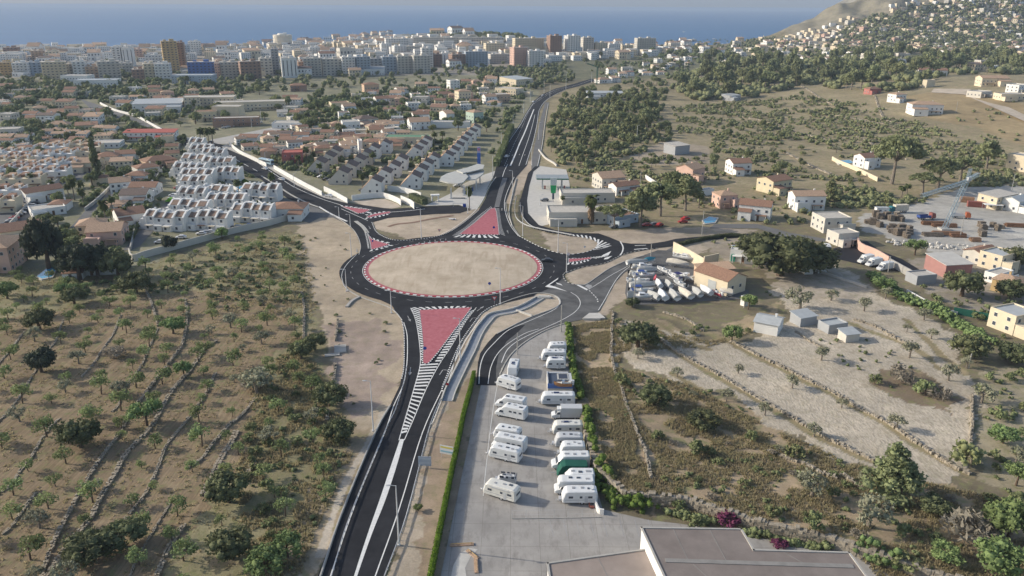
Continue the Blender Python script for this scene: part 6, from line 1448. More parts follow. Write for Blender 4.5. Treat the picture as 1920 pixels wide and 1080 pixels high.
plainwall([(1210,335),(1225,345),(1240,355)],2.2,.3,WHITE,'white sloping wall below the pink house')
plainwall([(1605,455),(1612,470),(1640,482),(1665,497)],3.2,.5,PINKW,'salmon curved retaining wall of the scrap yard')
plainwall([(1663,495),(1690,510),(1725,530)],2.6,.5,CONC,'grey concrete wall below the scrap yard')
plainwall([(1448,490),(1500,500),(1580,525),(1625,540)],.8,.4,CONC2,'low pale wall along the lane below the huge pine')
plainwall([(1700,548),(1740,570),(1770,585),(1800,590)],1.,.35,WHITE,'white kerb wall beside the vine hedge')
plainwall([(1115,945),(1122,962),(1132,965)],1.2,.3,WHITE,'short white gate wall at the lot corner')
plainwall([(597,1095),(640,966),(704,812),(732,762)],.5,.25,CONC,'low concrete edge wall on the outer side of south road','edge_wall','edge wall')
plainwall([(250,215),(290,238),(330,258),(368,265)],1.8,.5,WHITE,'white wall along the far road bend')
plainwall([(188,195),(215,208),(250,217)],1.8,.5,WHITE,'white wall above the far road')
# red tops / curb at the gravel plot
sheet('gravel_plot',[(655,378),(690,374),(722,373),(745,382),(752,388),(735,391),(700,389)],.015,SAND)
# --- hedges and creeper banks
def hedge(P,w_,h_,m,label,seed,nm='hedge',dens=16,leaf=.16,rough=.0,core=True,cat='hedge'):
    W=resamp(catmull(wp(P),4),.5);g=np.random.default_rng(seed);mb=MB();hf=(lambda i:h_*(1-rough*noise(i*.3,seed,1)))
    if core:ridge(mb,W,w_*.86,-.1,h_*(.9-rough*.4))
    A=np.array([[p.x,p.y] for p in W]);n=int(dens*len(A)*(w_+2*h_)*.5)
    i=g.integers(0,len(A)-1,n);t=g.random(n)[:,None];P0=A[i]*(1-t)+A[i+1]*t;d=A[i+1]-A[i];d/=np.linalg.norm(d,axis=1)[:,None];nr=np.stack([-d[:,1],d[:,0]],1)
    hh=h_*(1-rough*noise(P0[:,0],P0[:,1],1.6,seed));side=g.random(n);u=np.where(side<.5,(g.random(n)-.5),np.sign(g.random(n)-.5)*.5);z=np.where(side<.5,1.,g.random(n))*hh
    ww=w_*(1+rough*(noise(P0[:,0],P0[:,1],1.2,seed+1)-.5)*1.2)
    X=P0+nr*(u*ww)[:,None]+(g.random((n,2))-.5)*.12;Z=hgt(X[:,0],X[:,1])+z+(g.random(n)-.5)*.12;C=np.stack([X[:,0],X[:,1],Z],1)
    u1=g.normal(size=(n,3));u1/=np.linalg.norm(u1,axis=1)[:,None];v1=np.cross(u1,g.normal(size=(n,3)));v1/=np.linalg.norm(v1,axis=1)[:,None];a=u1*leaf;b=v1*leaf*.6
    V=np.stack([C-a,C+b,C+a,C-b],1).reshape(-1,3);Q=np.arange(4*n).reshape(-1,4)
    if core:
        cv=np.array(mb.v);cq=np.array([f for f in mb.f]);V=np.concatenate([V,cv]);Q=np.concatenate([Q,cq+4*n])
    return tag(put(nm,np_mesh(nm,V,Q,[m])),label,cat)
hedge([(889,706),(881,740),(870,780),(860,830),(847,890),(834,955),(822,1015),(808,1085),(800,1120)],.85,1.8,L_HEDGE,'straight clipped lime green hedge beside the caravan lot',1,dens=26,leaf=.12)
def creeper(P,w_,h_,m,label,seed,n=None,leaf=.2,cat='creeper',nm='creeper_bank',dens=26):
    rnd=random.Random(seed);W=resamp(catmull(wp(P),4),.7);cl=[]
    for p in W:
        for k in range(int(2+w_*1.2)):
            r=rnd.uniform(.45,.95)*(.7+h_*.18);hz_=rnd.random()**.8*h_*(.55+.6*float(noise(p.x,p.y,3.5,seed)));x=p.x+rnd.uniform(-.5,.5)*w_;y=p.y+rnd.uniform(-.5,.5)*w_;cl.append((x,y,gz(x,y)+hz_,r,.8))
    v,q=leafcloud(seed,cl,dens,leaf,1.4,.78);return tag(put(nm,np_mesh(nm,v,q,[m])),label,cat)
creeper([(1066,612),(1068,640),(1070,668),(1076,700),(1086,735),(1088,752)],1.3,1.7,L_CREEP,'green creeper bank behind the rear caravans',2)
creeper([(1099,768),(1104,800),(1110,828),(1112,850)],1.4,1.9,L_CREEP,'green creeper bank behind the parked vans',3)
creeper([(1118,880),(1132,915),(1150,938),(1175,950),(1222,952)],3.2,2.0,L_CREEP,'thick green creeper over the corner of the lot wall',4)
creeper([(1612,1040),(1650,1052),(1690,1075)],1.8,1.6,L_BRIGHT,'bright creeper on the lower rock wall',5)
creeper([(1250,962),(1300,975),(1345,985)],1.0,1.2,L_BUSH,'dull green growth along the rock wall above the parking bays',51)
creeper([(1400,1000),(1430,1008),(1470,1018),(1560,1035)],1.0,1.3,L_BUSH,'dull green growth along the rock wall behind the warehouse',52)
creeper([(1636,520),(1660,540),(1700,562),(1750,583),(1800,612),(1850,645)],4.6,1.9,L_BRIGHT,'long tangled vine hedge between pale fields and houses',6,leaf=.32,nm='vine_hedge',cat='hedge',dens=12)
hedge([(1268,462),(1310,452),(1360,444),(1400,445)],1.4,1.5,L_DARK,'dark hedge along the country lane',7,rough=.3)
hedge([(772,372),(790,380),(797,383)],3.4,3.0,L_DARK,'dark clipped hedge block at the forecourt',8,rough=.1)
hedge([(247,452),(262,415),(285,360),(300,330),(330,285)],1.2,1.8,L_DARK,'dark hedge along the estate boundary lane',9,rough=.3,dens=8)
hedge([(930,312),(940,290),(948,270),(952,255),(960,240)],3,4,L_BUSH,'tall olive hedge beside the north road footway',10,rough=.5,dens=8,leaf=.4)
hedge([(55,438),(80,410),(105,392),(130,378)],2.6,2.5,L_DARK,'hedge behind the parked car street',11,rough=.5,dens=8,leaf=.3)
hedge([(440,333),(470,348),(500,366)],2.2,1.4,L_HEDGE,'green lawn hedge beside the estate and sea road',12,rough=.2,dens=8,leaf=.3)
hedge([(150,540),(130,520),(100,500),(118,488)],1.5,1.6,L_DARK,'garden hedge near the blue pool',13,rough=.4)
for P,lb in[([(1258+115,448+14),(1393,462),(1402,467),(1382,470)],'blue covered rectangular pool behind the boat yard'),([(440,352),(455,350),(470,354),(462,360),(445,362)],'blue kidney pool of the white terraced estate'),([(66,408),(80,402),(92,405),(80,414)],'small blue pool of the long roofed villa'),([(70,520),(95,500),(105,505),(98,520),(80,524)],'blue pool of the garden beside the orchard'),([(1318,414),(1330,408),(1345,410),(1340,418),(1322,420)],'turquoise pool in the gardens before the pink house'),([(1568,303),(1592,301),(1600,306),(1574,309)],'rectangular pool of the white columned villa')]:
    W=[Vector((p.x,p.y,p.z)) for p in wp(P)];z=max(p.z for p in W)+.35;c=sum(W,Vector())/len(W);o=thing('swimming_pool',lb,'swimming pool',(c.x,c.y,z));mb=MB();mb.prism([((p.x-c.x)*1.18,(p.y-c.y)*1.18) for p in W],-.8,0);mb.build('pool_edge',CONC2,o);mb=MB();mb.prism([(p.x-c.x,p.y-c.y) for p in W],-.3,.04);mb.build('water',POOLW,o)
# ---------------------------------------------------------------- vehicles
def prof(mb,P,w,mi=0,inset=0.):
    """extrude a side profile (x,z) across width w (y)"""
    k=len(mb.v);n=len(P)
    for s in(-1,1):mb.v+=[(x,s*(w/2),z) for x,z in P]
    mb.f+=[tuple(range(k,k+n)),tuple(range(k+2*n-1,k+n-1,-1))];mb.m+=[mi,mi]
    for i in range(n):
        j=(i+1)%n;mb.f.append((k+j,k+i,k+n+i,k+n+j));mb.m.append(mi)
    return mb
def loft(mb,P,w,mi=0,b=.18):
    """profile extruded with chamfered long edges"""
    cx=sum(p[0] for p in P)/len(P);cz=sum(p[1] for p in P)/len(P);k=len(mb.v);n=len(P)
    def sh(f):return [(cx+(x-cx)*f,cz+(z-cz)*f) for x,z in P]
    for y,f in((-w/2,.93),(-w/2+b,1),(w/2-b,1),(w/2,.93)):mb.v+=[(x,y,z) for x,z in sh(f)]
    mb.f+=[tuple(range(k,k+n)),tuple(range(k+4*n-1,k+3*n-1,-1))];mb.m+=[mi,mi]
    for r in range(3):
        for i in range(n):
            j=(i+1)%n;a=k+r*n;mb.f.append((a+j,a+i,a+n+i,a+n+j));mb.m.append(mi)
    return mb
def fixn(me):
    import bmesh
    bm=bmesh.new();bm.from_mesh(me);bmesh.ops.recalc_face_normals(bm,faces=bm.faces);bm.to_mesh(me);bm.free()
def wheel(o,x,y,r=.34,w_=.24):
    mb=MB();mb.tube((0,-w_/2,0),(0,w_/2,0),r,r,14);t=mb.build('wheel',RUBBER,o);t.location=(x,y,r);m2=MB();m2.tube((0,-w_/2-.01,0),(0,w_/2+.01,0),r*.58,r*.58,10);m2.build('rim',STEEL,t);return t
def bx(o,nm,c,s,m):mb=MB();mb.box((0,0,0),s);b=mb.build(nm,m,o);b.location=c;return b
CARAVC=mat('caravan_cream',(.64,.63,.57),.45,.09,.7,c2=(.70,.69,.65))
BLUES_=mat('solar_cells',(.03,.04,.10),.25)
TGREY=mat('caravan_trim',(.30,.31,.33),.5)
def caravan(px,py,L,rzd,label,seed=0,m=None,w_=2.5,h=2.9):
    """front towards local -x"""
    L*=1.1;rnd=random.Random(seed);p=at(px,py);o=thing('caravan',label,'caravan',p,R(rzd),'caravans and motorhomes stored in the lot');m=m or rnd.choice([CARAV,CARAV,CARAVC]);x=L/2;z0=.45
    P=[(-x,z0+.1),(-x-.05,1.1),(-x+.45,h-.28),(-x+.9,h-.04),(-x+1.4,h),(x-.6,h),(x-.12,h-.16),(x,h-.5),(x,z0+.1),(x-.1,z0),(-x+.2,z0)]
    mb=loft(MB(),P[::-1],w_);b=mb.build('body',m,o);fixn(b.data)
    for s in(-1,1):
        for t in((-.55,.14,.6) if rnd.random()<.6 else (-.5,.05,.55)):bx(o,'window',(t*x*1.05,s*(w_/2-.02),1.75),(.85 if abs(t)>.3 else .5,.10,.46),GLASS)
        bx(o,'stripe',(0,s*(w_/2-.01),1.16),(L*.84,.07,.07),TGREY);wheel(o,x*.12,s*(w_/2-.18))
    bx(o,'window',(x-.03,0,1.8),(.1,1.5,.5),GLASS)
    for t in(-.35,.15,.5):bx(o,'roof_hatch',(t*x,rnd.uniform(-.4,.4),h+.04),(rnd.uniform(.4,.75),rnd.uniform(.4,.6),.1),TGREY if rnd.random()<.6 else GLASS)
    bx(o,'door',(x*.35,-w_/2+.02,1.25),(.62,.12,1.6),CARAV2)
    if rnd.random()<.5:bx(o,'awning_case',(0,-w_/2-.06,h-.35),(L*.6,.16,.16),CARAV2)
    if rnd.random()<.4:bx(o,'solar_panel',(-x*.1,.1,h+.06),(1.3,.8,.05),BLUES_)
    if rnd.random()<.5:bx(o,'roof_vent',(x*.7,-.3,h+.12),(.4,.4,.25),CARAV)
    mb=MB();mb.tube((-x,.5,.5),(-x-1.2,0,.48),.05);mb.tube((-x,-.5,.5),(-x-1.2,0,.48),.05);mb.tube((-x-1.1,0,.05),(-x-1.1,0,.6),.04);mb.box((-x-.35,0,.72),(.5,1.1,.4));mb.build('drawbar',STEEL,o)
    return o
def motorhome(px,py,L,rzd,label,seed=0,over=True,m=None,w_=2.5,h=3.2):
    L*=1.08;rnd=random.Random(seed);p=at(px,py);o=thing('motorhome',label,'motorhome',p,R(rzd),'caravans and motorhomes stored in the lot');m=m or CARAV;x=L/2
    P=[(-x,.5),(-x,.95),(-x+.3,1.12),(-x+.95,1.3),(-x+1.35,1.95)]+([( -x+.75,2.05),(-x+.6,2.3),(-x+.95,h-.15),(-x+1.5,h)] if over else [(-x+1.7,2.3),(-x+2.3,h-.1),(-x+2.8,h)])+[(x-.3,h),(x,h-.3),(x,.5),(x-.1,.42),(-x+.2,.42)]
    b=loft(MB(),P[::-1],w_).build('body',m,o);fixn(b.data)
    mb=MB();a=[(-x+.98,-w_/2+.2,1.36),(-x+.98,w_/2-.2,1.36),(-x+1.34,w_/2-.25,1.93),(-x+1.34,-w_/2+.25,1.93)];mb.face([Vector(q)+Vector((-.05,0,.03)) for q in a][::-1]);mb.face([Vector(q)+Vector((-.02,0,.0)) for q in a]);mb.build('windscreen',GLASS,o)
    for s in(-1,1):
        bx(o,'window',(-x+1.75,s*(w_/2-.02),1.65),(.8,.1,.5),GLASS)
        for t in(.05,.35,.7):bx(o,'window',(t*x,s*(w_/2-.02),1.95),(.7,.1,.42),GLASS)
        wheel(o,-x+1.0,s*(w_/2-.16),.36);wheel(o,x*.45,s*(w_/2-.16),.36);bx(o,'headlight',(-x+.02,s*.75,.88),(.12,.35,.2),STEEL);bx(o,'side_mirror',(-x+1.3,s*(w_/2+.14),1.6),(.1,.25,.35),RUBBER)
    for t in(-.2,.2,.65):bx(o,'roof_hatch',(t*x,rnd.uniform(-.35,.35),h+.04),(rnd.uniform(.5,1.),rnd.uniform(.4,.7),.1),rnd.choice([GLASS,TGREY,TGREY]))
    return o
def van(px,py,L,rzd,label,m=None,box=True,boxm=None,w_=2.1,h=2.8,group='vans',nm='box_van'):
    p=at(px,py);o=thing(nm,label,'van',p,R(rzd),group);m=m or CARAV;x=L/2
    P=[(-x,.45),(-x,.95),(-x+.35,1.1),(-x+.85,1.25),(-x+1.45,2.0),(-x+1.9,2.15)]+([(-x+2.1,2.15),(-x+2.1,.45)] if box else [(-x+2.5,h-.1),(-x+3,h),(x-.1,h),(x,h-.2),(x,.45)])
    b=loft(MB(),P[::-1],w_*.95 if box else w_).build('cab' if box else 'body',m,o);fixn(b.data)
    if box:
        mb=MB();mb.box((x/2+.55+(-x/2)*.5+.5*0,0,0),(1,1,1)) if False else None
        x0=-x+2.15;mb=MB();mb.box(((x0+x)/2,0,(h+.6)/2),(x-x0,w_+.12,h-.6),mi=0);mb.box(((x0+x)/2,0,.5),(x-x0-.3,w_*.5,.2),mi=1);mb.build('cargo_box',[boxm or m,RUBBER],o);mb=MB();mb.box((-x+1.75,0,2.38),(.9,w_*.75,.5));mb.build('wind_deflector',m,o)
    mb=MB();mb.face([(-x+.84,-w_/2+.22,1.32),(-x+.84,w_/2-.22,1.32),(-x+1.38,w_/2-.25,1.99),(-x+1.38,-w_/2+.25,1.99)][::-1]);mb.build('windscreen',GLASS,o)
    for s in(-1,1):
        bx(o,'window',(-x+1.6,s*(w_*.475-.0),1.6),(.7,.06,.5),GLASS);wheel(o,-x+.9,s*(w_/2-.2),.34);wheel(o,x*.55,s*(w_/2-.2),.34);bx(o,'headlight',(-x+.02,s*.72,.85),(.1,.3,.2),STEEL)
    return o
caravan(1044,661,4.6,2,'small white caravan farthest up the lot, behind the longer white one',1)
caravan(1038,675,6.0,0,'white caravan with three dark panes, second from the road in the rear row',2)
caravan(1042,690,4.6,0,'white caravan hidden half behind the blue edged display platform',3)
caravan(1046,757,7.3,0,'long white caravan directly in front of the blue edged platform',4,h=2.9)
van(1062,783,7.0,0,'white box van with raised nose dome parked nose out below the long caravan',h=3.0,boxm=CARAV2,group='caravans and motorhomes stored in the lot')
caravan(1064,812,6.1,1,'white caravan with streaked dirty roof below the box van',5,h=2.8)
caravan(1066,836,5.5,0,'dull grey caravan between the streaked one and the camper with solar panel',6,CARAV2)
caravan(1073,853,4.8,0,'white caravan squeezed behind the low camper with roof rails',7)
motorhome(1069,875,7.3,1,'white camper with sloping nose and roof rails beside the green cover',8,False)
motorhome(1080,908,6.6,0,'white motorhome second from the lot corner, showing only its roof',9,False,h=3.1)
motorhome(1076,922,7.2,0,'white motorhome with bulging overcab next to the end caravan',10,True)
caravan(1086,940,6.1,1,'white round nosed caravan at the end of the rear row',11)
caravan(963,699,5.6,82,'white caravan standing end on beside the access road kerb',12)
caravan(954,727,5.4,-32,'white caravan turned askew by the lot edge line',13)
motorhome(958,764,6.8,-20,'white motorhome behind its twin in the upper pair',14,False,h=3.)
motorhome(959,781,6.9,-22,'white motorhome in front of its twin with square rear',15,False,h=3.)
caravan(952,822,5.4,-20,'white caravan at the back of the tight group of three',16)
motorhome(955,841,7.0,-20,'white motorhome in the middle of the tight group of three',17,True)
caravan(948,860,6.2,-22,'white caravan with bicycle rack in front of the group of three',18)
caravan(941,931,6.4,-27,'white caravan standing alone nearest the camera in the lot',19,h=2.9)
caravan(951,905,3.4,-10,'tiny grey trailer tucked behind the lone caravan',20,CARAV2,1.6,1.7)
# covered caravan
p=at(1073,889);o=thing('covered_caravan','caravan wrapped in a dark green cover between two campers','caravan',p,0,'caravans and motorhomes stored in the lot')
rnd=random.Random(4);mb=loft(MB(),[(-3.2,.3),(-2.9,1.4),(-2.3,2.45),(-1.5,2.75),(0,2.7),(2.9,2.65),(3.1,2.2),(3.1,.3)],2.4,b=.35);b=mb.build('cover',GCOVER,o);fixn(b.data)
mb=MB();mb.tube((-3.0,0,.45),(-4.3,0,.4),.06);mb.build('drawbar',STEEL,o);wheel(o,.3,-1.05);wheel(o,.3,1.05)
# display platform
p=at(1050,741);o=thing('display_platform','raised display deck with blue front edge between stored caravans','platform',(p.x,p.y+3.6,0))
w_=6.1;d_=7.0;mb=MB();mb.box((0,0,1.3),(w_,d_,2.6));mb.build('base',PALE,o);mb=MB();mb.box((0,.2,2.62),(w_-.5,d_-.6,.05));mb.build('deck',mat('slate_deck',(.07,.09,.13),.6),o)
mb=MB();mb.box((0,-d_/2-.08,2.45),(w_+.1,.16,1.2));mb.build('front_panel',BLUEW,o);mb=MB();mb.box((-w_/2+.12,.2,2.85),(.24,d_-.5,.45));mb.box((w_/2-.35,.2,2.75),(.7,d_-.5,.3));mb.box((0,d_/2-.3,2.75),(w_,.6,.3));mb.build('parapet',CARAV2,o)
mb=MB();mb.box((.9,.8,2.8),(2.8,3.4,.3));mb.build('raised_frame',TARPG,o);mb=MB();mb.box((.9,.8,2.965),(2.1,2.6,.04));mb.build('dark_mat',mat('slate_mat',(.05,.06,.09),.6),o)
# ---------------------------------------------------------------- boats
def hull(L,B,D,sheer=.35,n=9):
    """open boat hull: bow at +x"""
    V=[];F=[]
    for i in range(n):
        t=i/(n-1);x=-L/2+L*t;bw=B/2*(1-max(0,(t-.45)/.55)**2.1);zb=.02+D*.55*max(0,(t-.6)/.4)**2;zt=D+sheer*max(0,(t-.4)/.6)**1.5
        V+=[(x,-bw,zt),(x,-bw*.86,(zb+zt)*.52),(x,0,zb),(x,bw*.86,(zb+zt)*.52),(x,bw,zt)]
    for i in range(n-1):
        for j in range(4):F.append((i*5+j,(i+1)*5+j,(i+1)*5+j+1,i*5+j+1))
    F.append((0,1,2,3,4));return V,F
HULLW=mat('hull_white',(.70,.71,.72),.3,spec=.5);DECKC=mat('deck_cream',(.60,.58,.52),.5);HULLR=mat('hull_red',(.42,.07,.09),.4);TRL=STEEL;WOODB=mat('varnished_wood',(.36,.18,.08),.3,.2,2)
def boat(px,py,L,rzd,label,style='open',cov=None,hm=None,B=None,z0=.75,trailer=True,pz=None,grp='boats stored in the yard'):
    p=at(px,py) if pz is None else pz;o=thing('boat',label,'boat',p,R(rzd),grp);B=B or L*.33;D=1.05+L*.03;rnd=random.Random(int(px*7+py))
    V,F=hull(L,B,D);mb=MB();mb.v=[(x,y,z+z0) for x,y,z in V];mb.f=F;mb.m=[0]*len(F);b=mb.build('hull',hm or HULLW,o);fixn(b.data)
    n=9;top=[(V[i*5][0],V[i*5][1],V[i*5][2]+z0) for i in range(n)]+[(V[i*5+4][0],V[i*5+4][1],V[i*5+4][2]+z0) for i in range(n-1,-1,-1)]
    if style=='covered':
        mb=MB();rd=[]
        for i in range(n):
            t=i/(n-1);h=.25+1.05*math.sin(math.pi*min(1,.15+t*.85))*(1-.35*t)+rnd.uniform(-.08,.08);rd.append((V[i*5][0],0,V[i*5][2]+z0+h))
        for i in range(n-1):
            a,b_=V[i*5],V[(i+1)*5]
            for s in(1,-1):
                q=[(a[0],s*a[1]*1.04,a[2]+z0-.25),(b_[0],s*b_[1]*1.04,b_[2]+z0-.25),(b_[0],s*b_[1]*.55,(b_[2]+z0)*.35+rd[i+1][2]*.65),(a[0],s*a[1]*.55,(a[2]+z0)*.35+rd[i][2]*.65)];mb.face(q if s>0 else q[::-1]);q2=[q[3],q[2],rd[i+1],rd[i]];mb.face(q2 if s>0 else q2[::-1])
        a=V[0];mb.face([(a[0],a[1],a[2]+z0-.25),(a[0],a[1]*.55,(a[2]+z0)*.35+rd[0][2]*.65),rd[0],(a[0],-a[1]*.55,(a[2]+z0)*.35+rd[0][2]*.65),(a[0],-a[1],a[2]+z0-.25)]);b=mb.build('cover',cov or TARPW,o)
    else:
        mb=MB();mb.face([(x*.96,y*.86,z-.12) for x,y,z in top]);b=mb.build('deck',DECKC,o)
        if b.data.polygons[0].normal.z<0:b.data.flip_normals()
        if style in('cabin','open'):
            zt=D+z0
            if style=='cabin':mb=loft(MB(),[(-L*.12,zt-.1),(-L*.12,zt+.85),(L*.1,zt+.75),(L*.22,zt-.05)][::-1],B*.62,b=.15);b=mb.build('cabin',HULLW,o);fixn(b.data);mb=MB();mb.box((-L*.01,0,zt+.45),(L*.17,B*.64,.25));mb.build('window',GLASS,o)
            else:mb=MB();mb.box((0,0,zt+.2),(.7,.8,.8));mb.build('console',HULLW,o);mb=MB();mb.box((.35,0,zt+.75),(.06,.8,.5));mb.build('windscreen',GLASS,o)
            mb=MB();mb.box((-L*.36,0,zt+.05),(.6,B*.7,.4));mb.build('seat',DECKC if not cov else cov,o);mb=MB();mb.box((-L/2-.25,0,zt-.1),(.45,.4,.9));mb.box((-L/2-.2,0,zt+.45),(.6,.45,.4));mb.build('outboard_motor',RUBBER if rnd.random()<.5 else HULLW,o)
            if cov:
                mb=MB();mb.box((-L*.15,0,zt+1.25),(L*.3,B*.8,.1))
                mb.build('sunshade',cov,o);mb=MB()
                for sx in(-.28,0):
                    for sy in(-1,1):mb.tube((L*sx,sy*B*.36,zt),(L*sx,sy*B*.36,zt+1.2),.03)
                mb.build('sunshade_frame',STEEL,o)
    if trailer:
        mb=MB();mb.box((0,0,.48),(L*.85,.12,.12));mb.box((0,0,.6),(.12,B*.6,.12));mb.box((-L*.3,0,.6),(.12,B*.6,.12));mb.tube((L*.4,0,.48),(L*.58,0,.45),.05);mb.build('trailer_frame',TRL,o);wheel(o,-L*.12,B*.42,.3);wheel(o,-L*.12,-B*.42,.3)
    return o
BT=[(1194,500,8,12,'covered',TARPG,'light grey covered boat at the back corner by the road'),(1203,507,7.5,5,'cabin',None,'white cabin boat second in the bow out row'),(1196,519,6.5,8,'open',None,'white open boat third in the bow out row'),(1207,524,7.5,6,'cabin',TARPB,'white boat with small blue canopy'),(1197,534,7.5,2,'open',None,'white open boat with cream deck cushions'),(1204,543,8.5,4,'covered',TARPG,'pale blue grey boat pointing to the cream warehouse'),(1202,553,8,6,'open',TARPB,'slender white boat with blue seats'),(1203,564,8.5,0,'cabin',None,'long white boat nearest the grey lamp column'),
(1224,563,6,118,'covered',TARPG,'silvery covered boat leaning at the front row start'),(1241,561,8,95,'covered',TARPW,'bright white tarpaulin boat in the front row'),(1262,561,8,98,'covered',TARPG,'flat grey tarpaulin boat in the front row'),(1283,558,8.5,108,'covered',TARPC,'cream tarpaulin boat, longest in the front row'),(1305,556,6.5,104,'covered',TARPG,'dull grey tarpaulin boat before the roller door'),(1322,553,7,108,'covered',TARPW,'white hooded boat near the roller door'),
(1343,558,4,125,'open',None,'small red hulled boat'),(1361,555,4.5,150,'covered',TARPC,'small cream covered boat by the warehouse wall'),
(1234,540,6,95,'covered',TARPW,'rounded white boat behind the bright tarpaulin'),(1252,541,5.5,100,'covered',TARPG,'grey covered boat under the sunshade boats'),(1266,527,8,118,'cabin',TARPN,'boat with purple navy sunshade'),(1274,540,6.5,118,'open',None,'white open boat with long bow in the middle'),(1243,514,6.5,122,'open',None,'narrow white boat beside the purple sunshade'),(1286,526,7.5,130,'cabin',None,'pale blue white boat near the warehouse corner'),(1284,490,9,-38,'cabin',None,'large white cruiser against the cream wall'),(1270,501,8,-30,'covered',TARPC,'beige boat below the large cruiser'),(1218,496,4.5,20,'covered',TARPT,'little boat with turquoise tarpaulin'),(1229,531,4.5,80,'covered',HULLR,'small boat under a dark red cover'),(1213,514,7,5,'covered',TARPG,'grey boat in the middle of the bow out row')]
for i,(x,y,L,rz,st,cv,lb) in enumerate(BT):
    boat(x,y,L,rz,lb,st,cv,HULLR if 'red hulled' in lb else None)
p=at(1054,730,3.0);boat(0,0,4.4,180,'wooden boat with brown deck resting on the display deck','open',None,WOODB,B=1.3,z0=0,trailer=False,pz=Vector((p.x+.3,p.y+1.9,2.68)),grp='')
# ---------------------------------------------------------------- cars: one body shape in several paints, copied
def carproto(m,wagon=0):
    o=thing('parked_car',None,'car');L=4.2
    P=[(-2.1,.35),(-2.12,.75),(-1.2,.92),(-.65,1.38),(.9+wagon*.6,1.42),(1.65+wagon*.2,.98),(2.08,.9),(2.1,.35)]
    b=loft(MB(),P[::-1],1.72,b=.2).build('body',m,o);fixn(b.data)
    mb=MB();P2=[(-1.12,.95),(-.66,1.33),(.88+wagon*.6,1.37),(1.55+wagon*.2,1.0)];prof(mb,P2[::-1],1.70+.06);b=mb.build('window',GLASS,o);fixn(b.data)
    mb=MB();mb.box((.1+wagon*.3,0,1.40),(1.35+wagon*.6,1.45,.06));mb.build('roof',m,o)
    for x in(-1.3,1.3):
        for s in(-1,1):mb=MB();mb.tube((x,s*.72,.31),(x,s*.9,.31),.31,.31,10);mb.build('wheel',RUBBER,o)
    return kids(o)
CP={n:carproto(mat('car_paint_'+n,c,.3,spec=.6),w_) for n,c,w_ in[('white',(.68,.68,.68),0),('silver',(.42,.43,.45),1),('black',(.03,.03,.035),0),('blue',(.05,.09,.22),0),('red',(.38,.03,.03),0),('grey',(.16,.17,.18),1),('lime green',(.16,.45,.03),1)]}
usedc=set()
def car(px,py,rzd,c,label=None,base=None,grp='parked cars'):
    pr=CP[c];p=at(px,py)
    if c in usedc:o=copy_tree(pr)
    else:o=pr;usedc.add(c)
    o.location=(p.x,p.y,p.z+.03);o.rotation_euler=(0,0,R(rzd))
    for q in('label','group'):
        if q in o.keys():del o[q]
    if label:o['label']=label;o['group']=grp
    else:auto(o,base or c+' parked car',grp)
    return o
rc=random.Random(6)
def cpick():return rc.choice(['white','silver','black','blue','grey','silver','white','red'] if rc.random()<.5 else ['white','silver','grey','black'])
for i in range(16):
    t=i/15;x=8+t*96;y=425-t*70;car(x,y,20+rc.uniform(-4,4),cpick(),None,None,'cars parked beside the cream terraces')
for i in range(9):
    t=i/8;x=112+t*62;y=336-t*40;car(x,y,20+rc.uniform(-4,4),cpick(),None,None,'cars parked beside the cream terraces')
for x,y,c in[(334,354,'red'),(325,368,'white'),(323,373,'silver'),(321,377,'white'),(308,402,'silver'),(304,409,'white'),(300,413,'silver')]:car(x,y,10,c,None,None,'cars parked in the estate street')
o=van(321,379,5,8,'lime green van parked in the estate street',GREENL,False,h=2.2,nm='parked_van')
for x,y,c in[(378,440,'white'),(385,438,'silver'),(394,437,'white'),(300,456,'white'),(435,430,'black'),(445,428,'silver'),(467,425,'blue'),(340,447,'white')]:car(x,y,8,c,None,None,'cars parked behind the boundary wall')
car(528,338,-38,'white','white car driving on the sea road behind the coach',grp='cars on the road');car(497,318,-38,'white','white car following the pale blue coach',grp='cars on the road');car(617,369,-30,'white','white car parked at the gate of the wall',grp='cars on the road')
car(1000,192,55,'white','white car on the north road bend',grp='cars on the road');car(395,268,0,'black','dark car waiting at the far junction',grp='cars on the road');car(1018,180,40,'silver','silver car beyond the bend of the north road',grp='cars on the road')
car(1021,377,5,'grey','grey car parked behind the green totem',grp='cars on the road');car(857,350,15,'white','white car under the white canopy',grp='cars on the road');car(950,445-150,58,'white','white car heading down the north road lanes',grp='cars on the road')
for x,y,c in[(420,241,'silver'),(427,239,'white'),(405,244,'black'),(480,232,'white'),(488,231,'white'),(434,238,'white')]:car(x,y,18,c,None,None,'cars parked on the pale side street')
for x,y,c in[(1212,424,'red'),(1225,423,'grey'),(1236,424,'red'),(1280,418,'red'),(1285,412,'red'),(1150,427,'grey')]:car(x,y,rc.uniform(0,40),c,None,None,'cars by the restaurant trees')
for x,y,c in[(595,330,'black'),(602,333,'white'),(611,338,'black'),(620,340,'grey'),(680,358,'black')]:car(x,y,25,c,None,None,'cars behind the sea road wall')
for i in range(14):car(40+i*17+rc.uniform(-4,4),150+rc.uniform(-2,2),rc.uniform(0,20),cpick(),None,None,'cars parked in front of the town')
for c in CP:
    if c not in usedc:
        for ch in list(CP[c].children):bpy.data.objects.remove(ch)
        bpy.data.objects.remove(CP[c])
car(1026,491,-8,'black','dark car driving round the ring past the east splitter',grp='cars on the road')
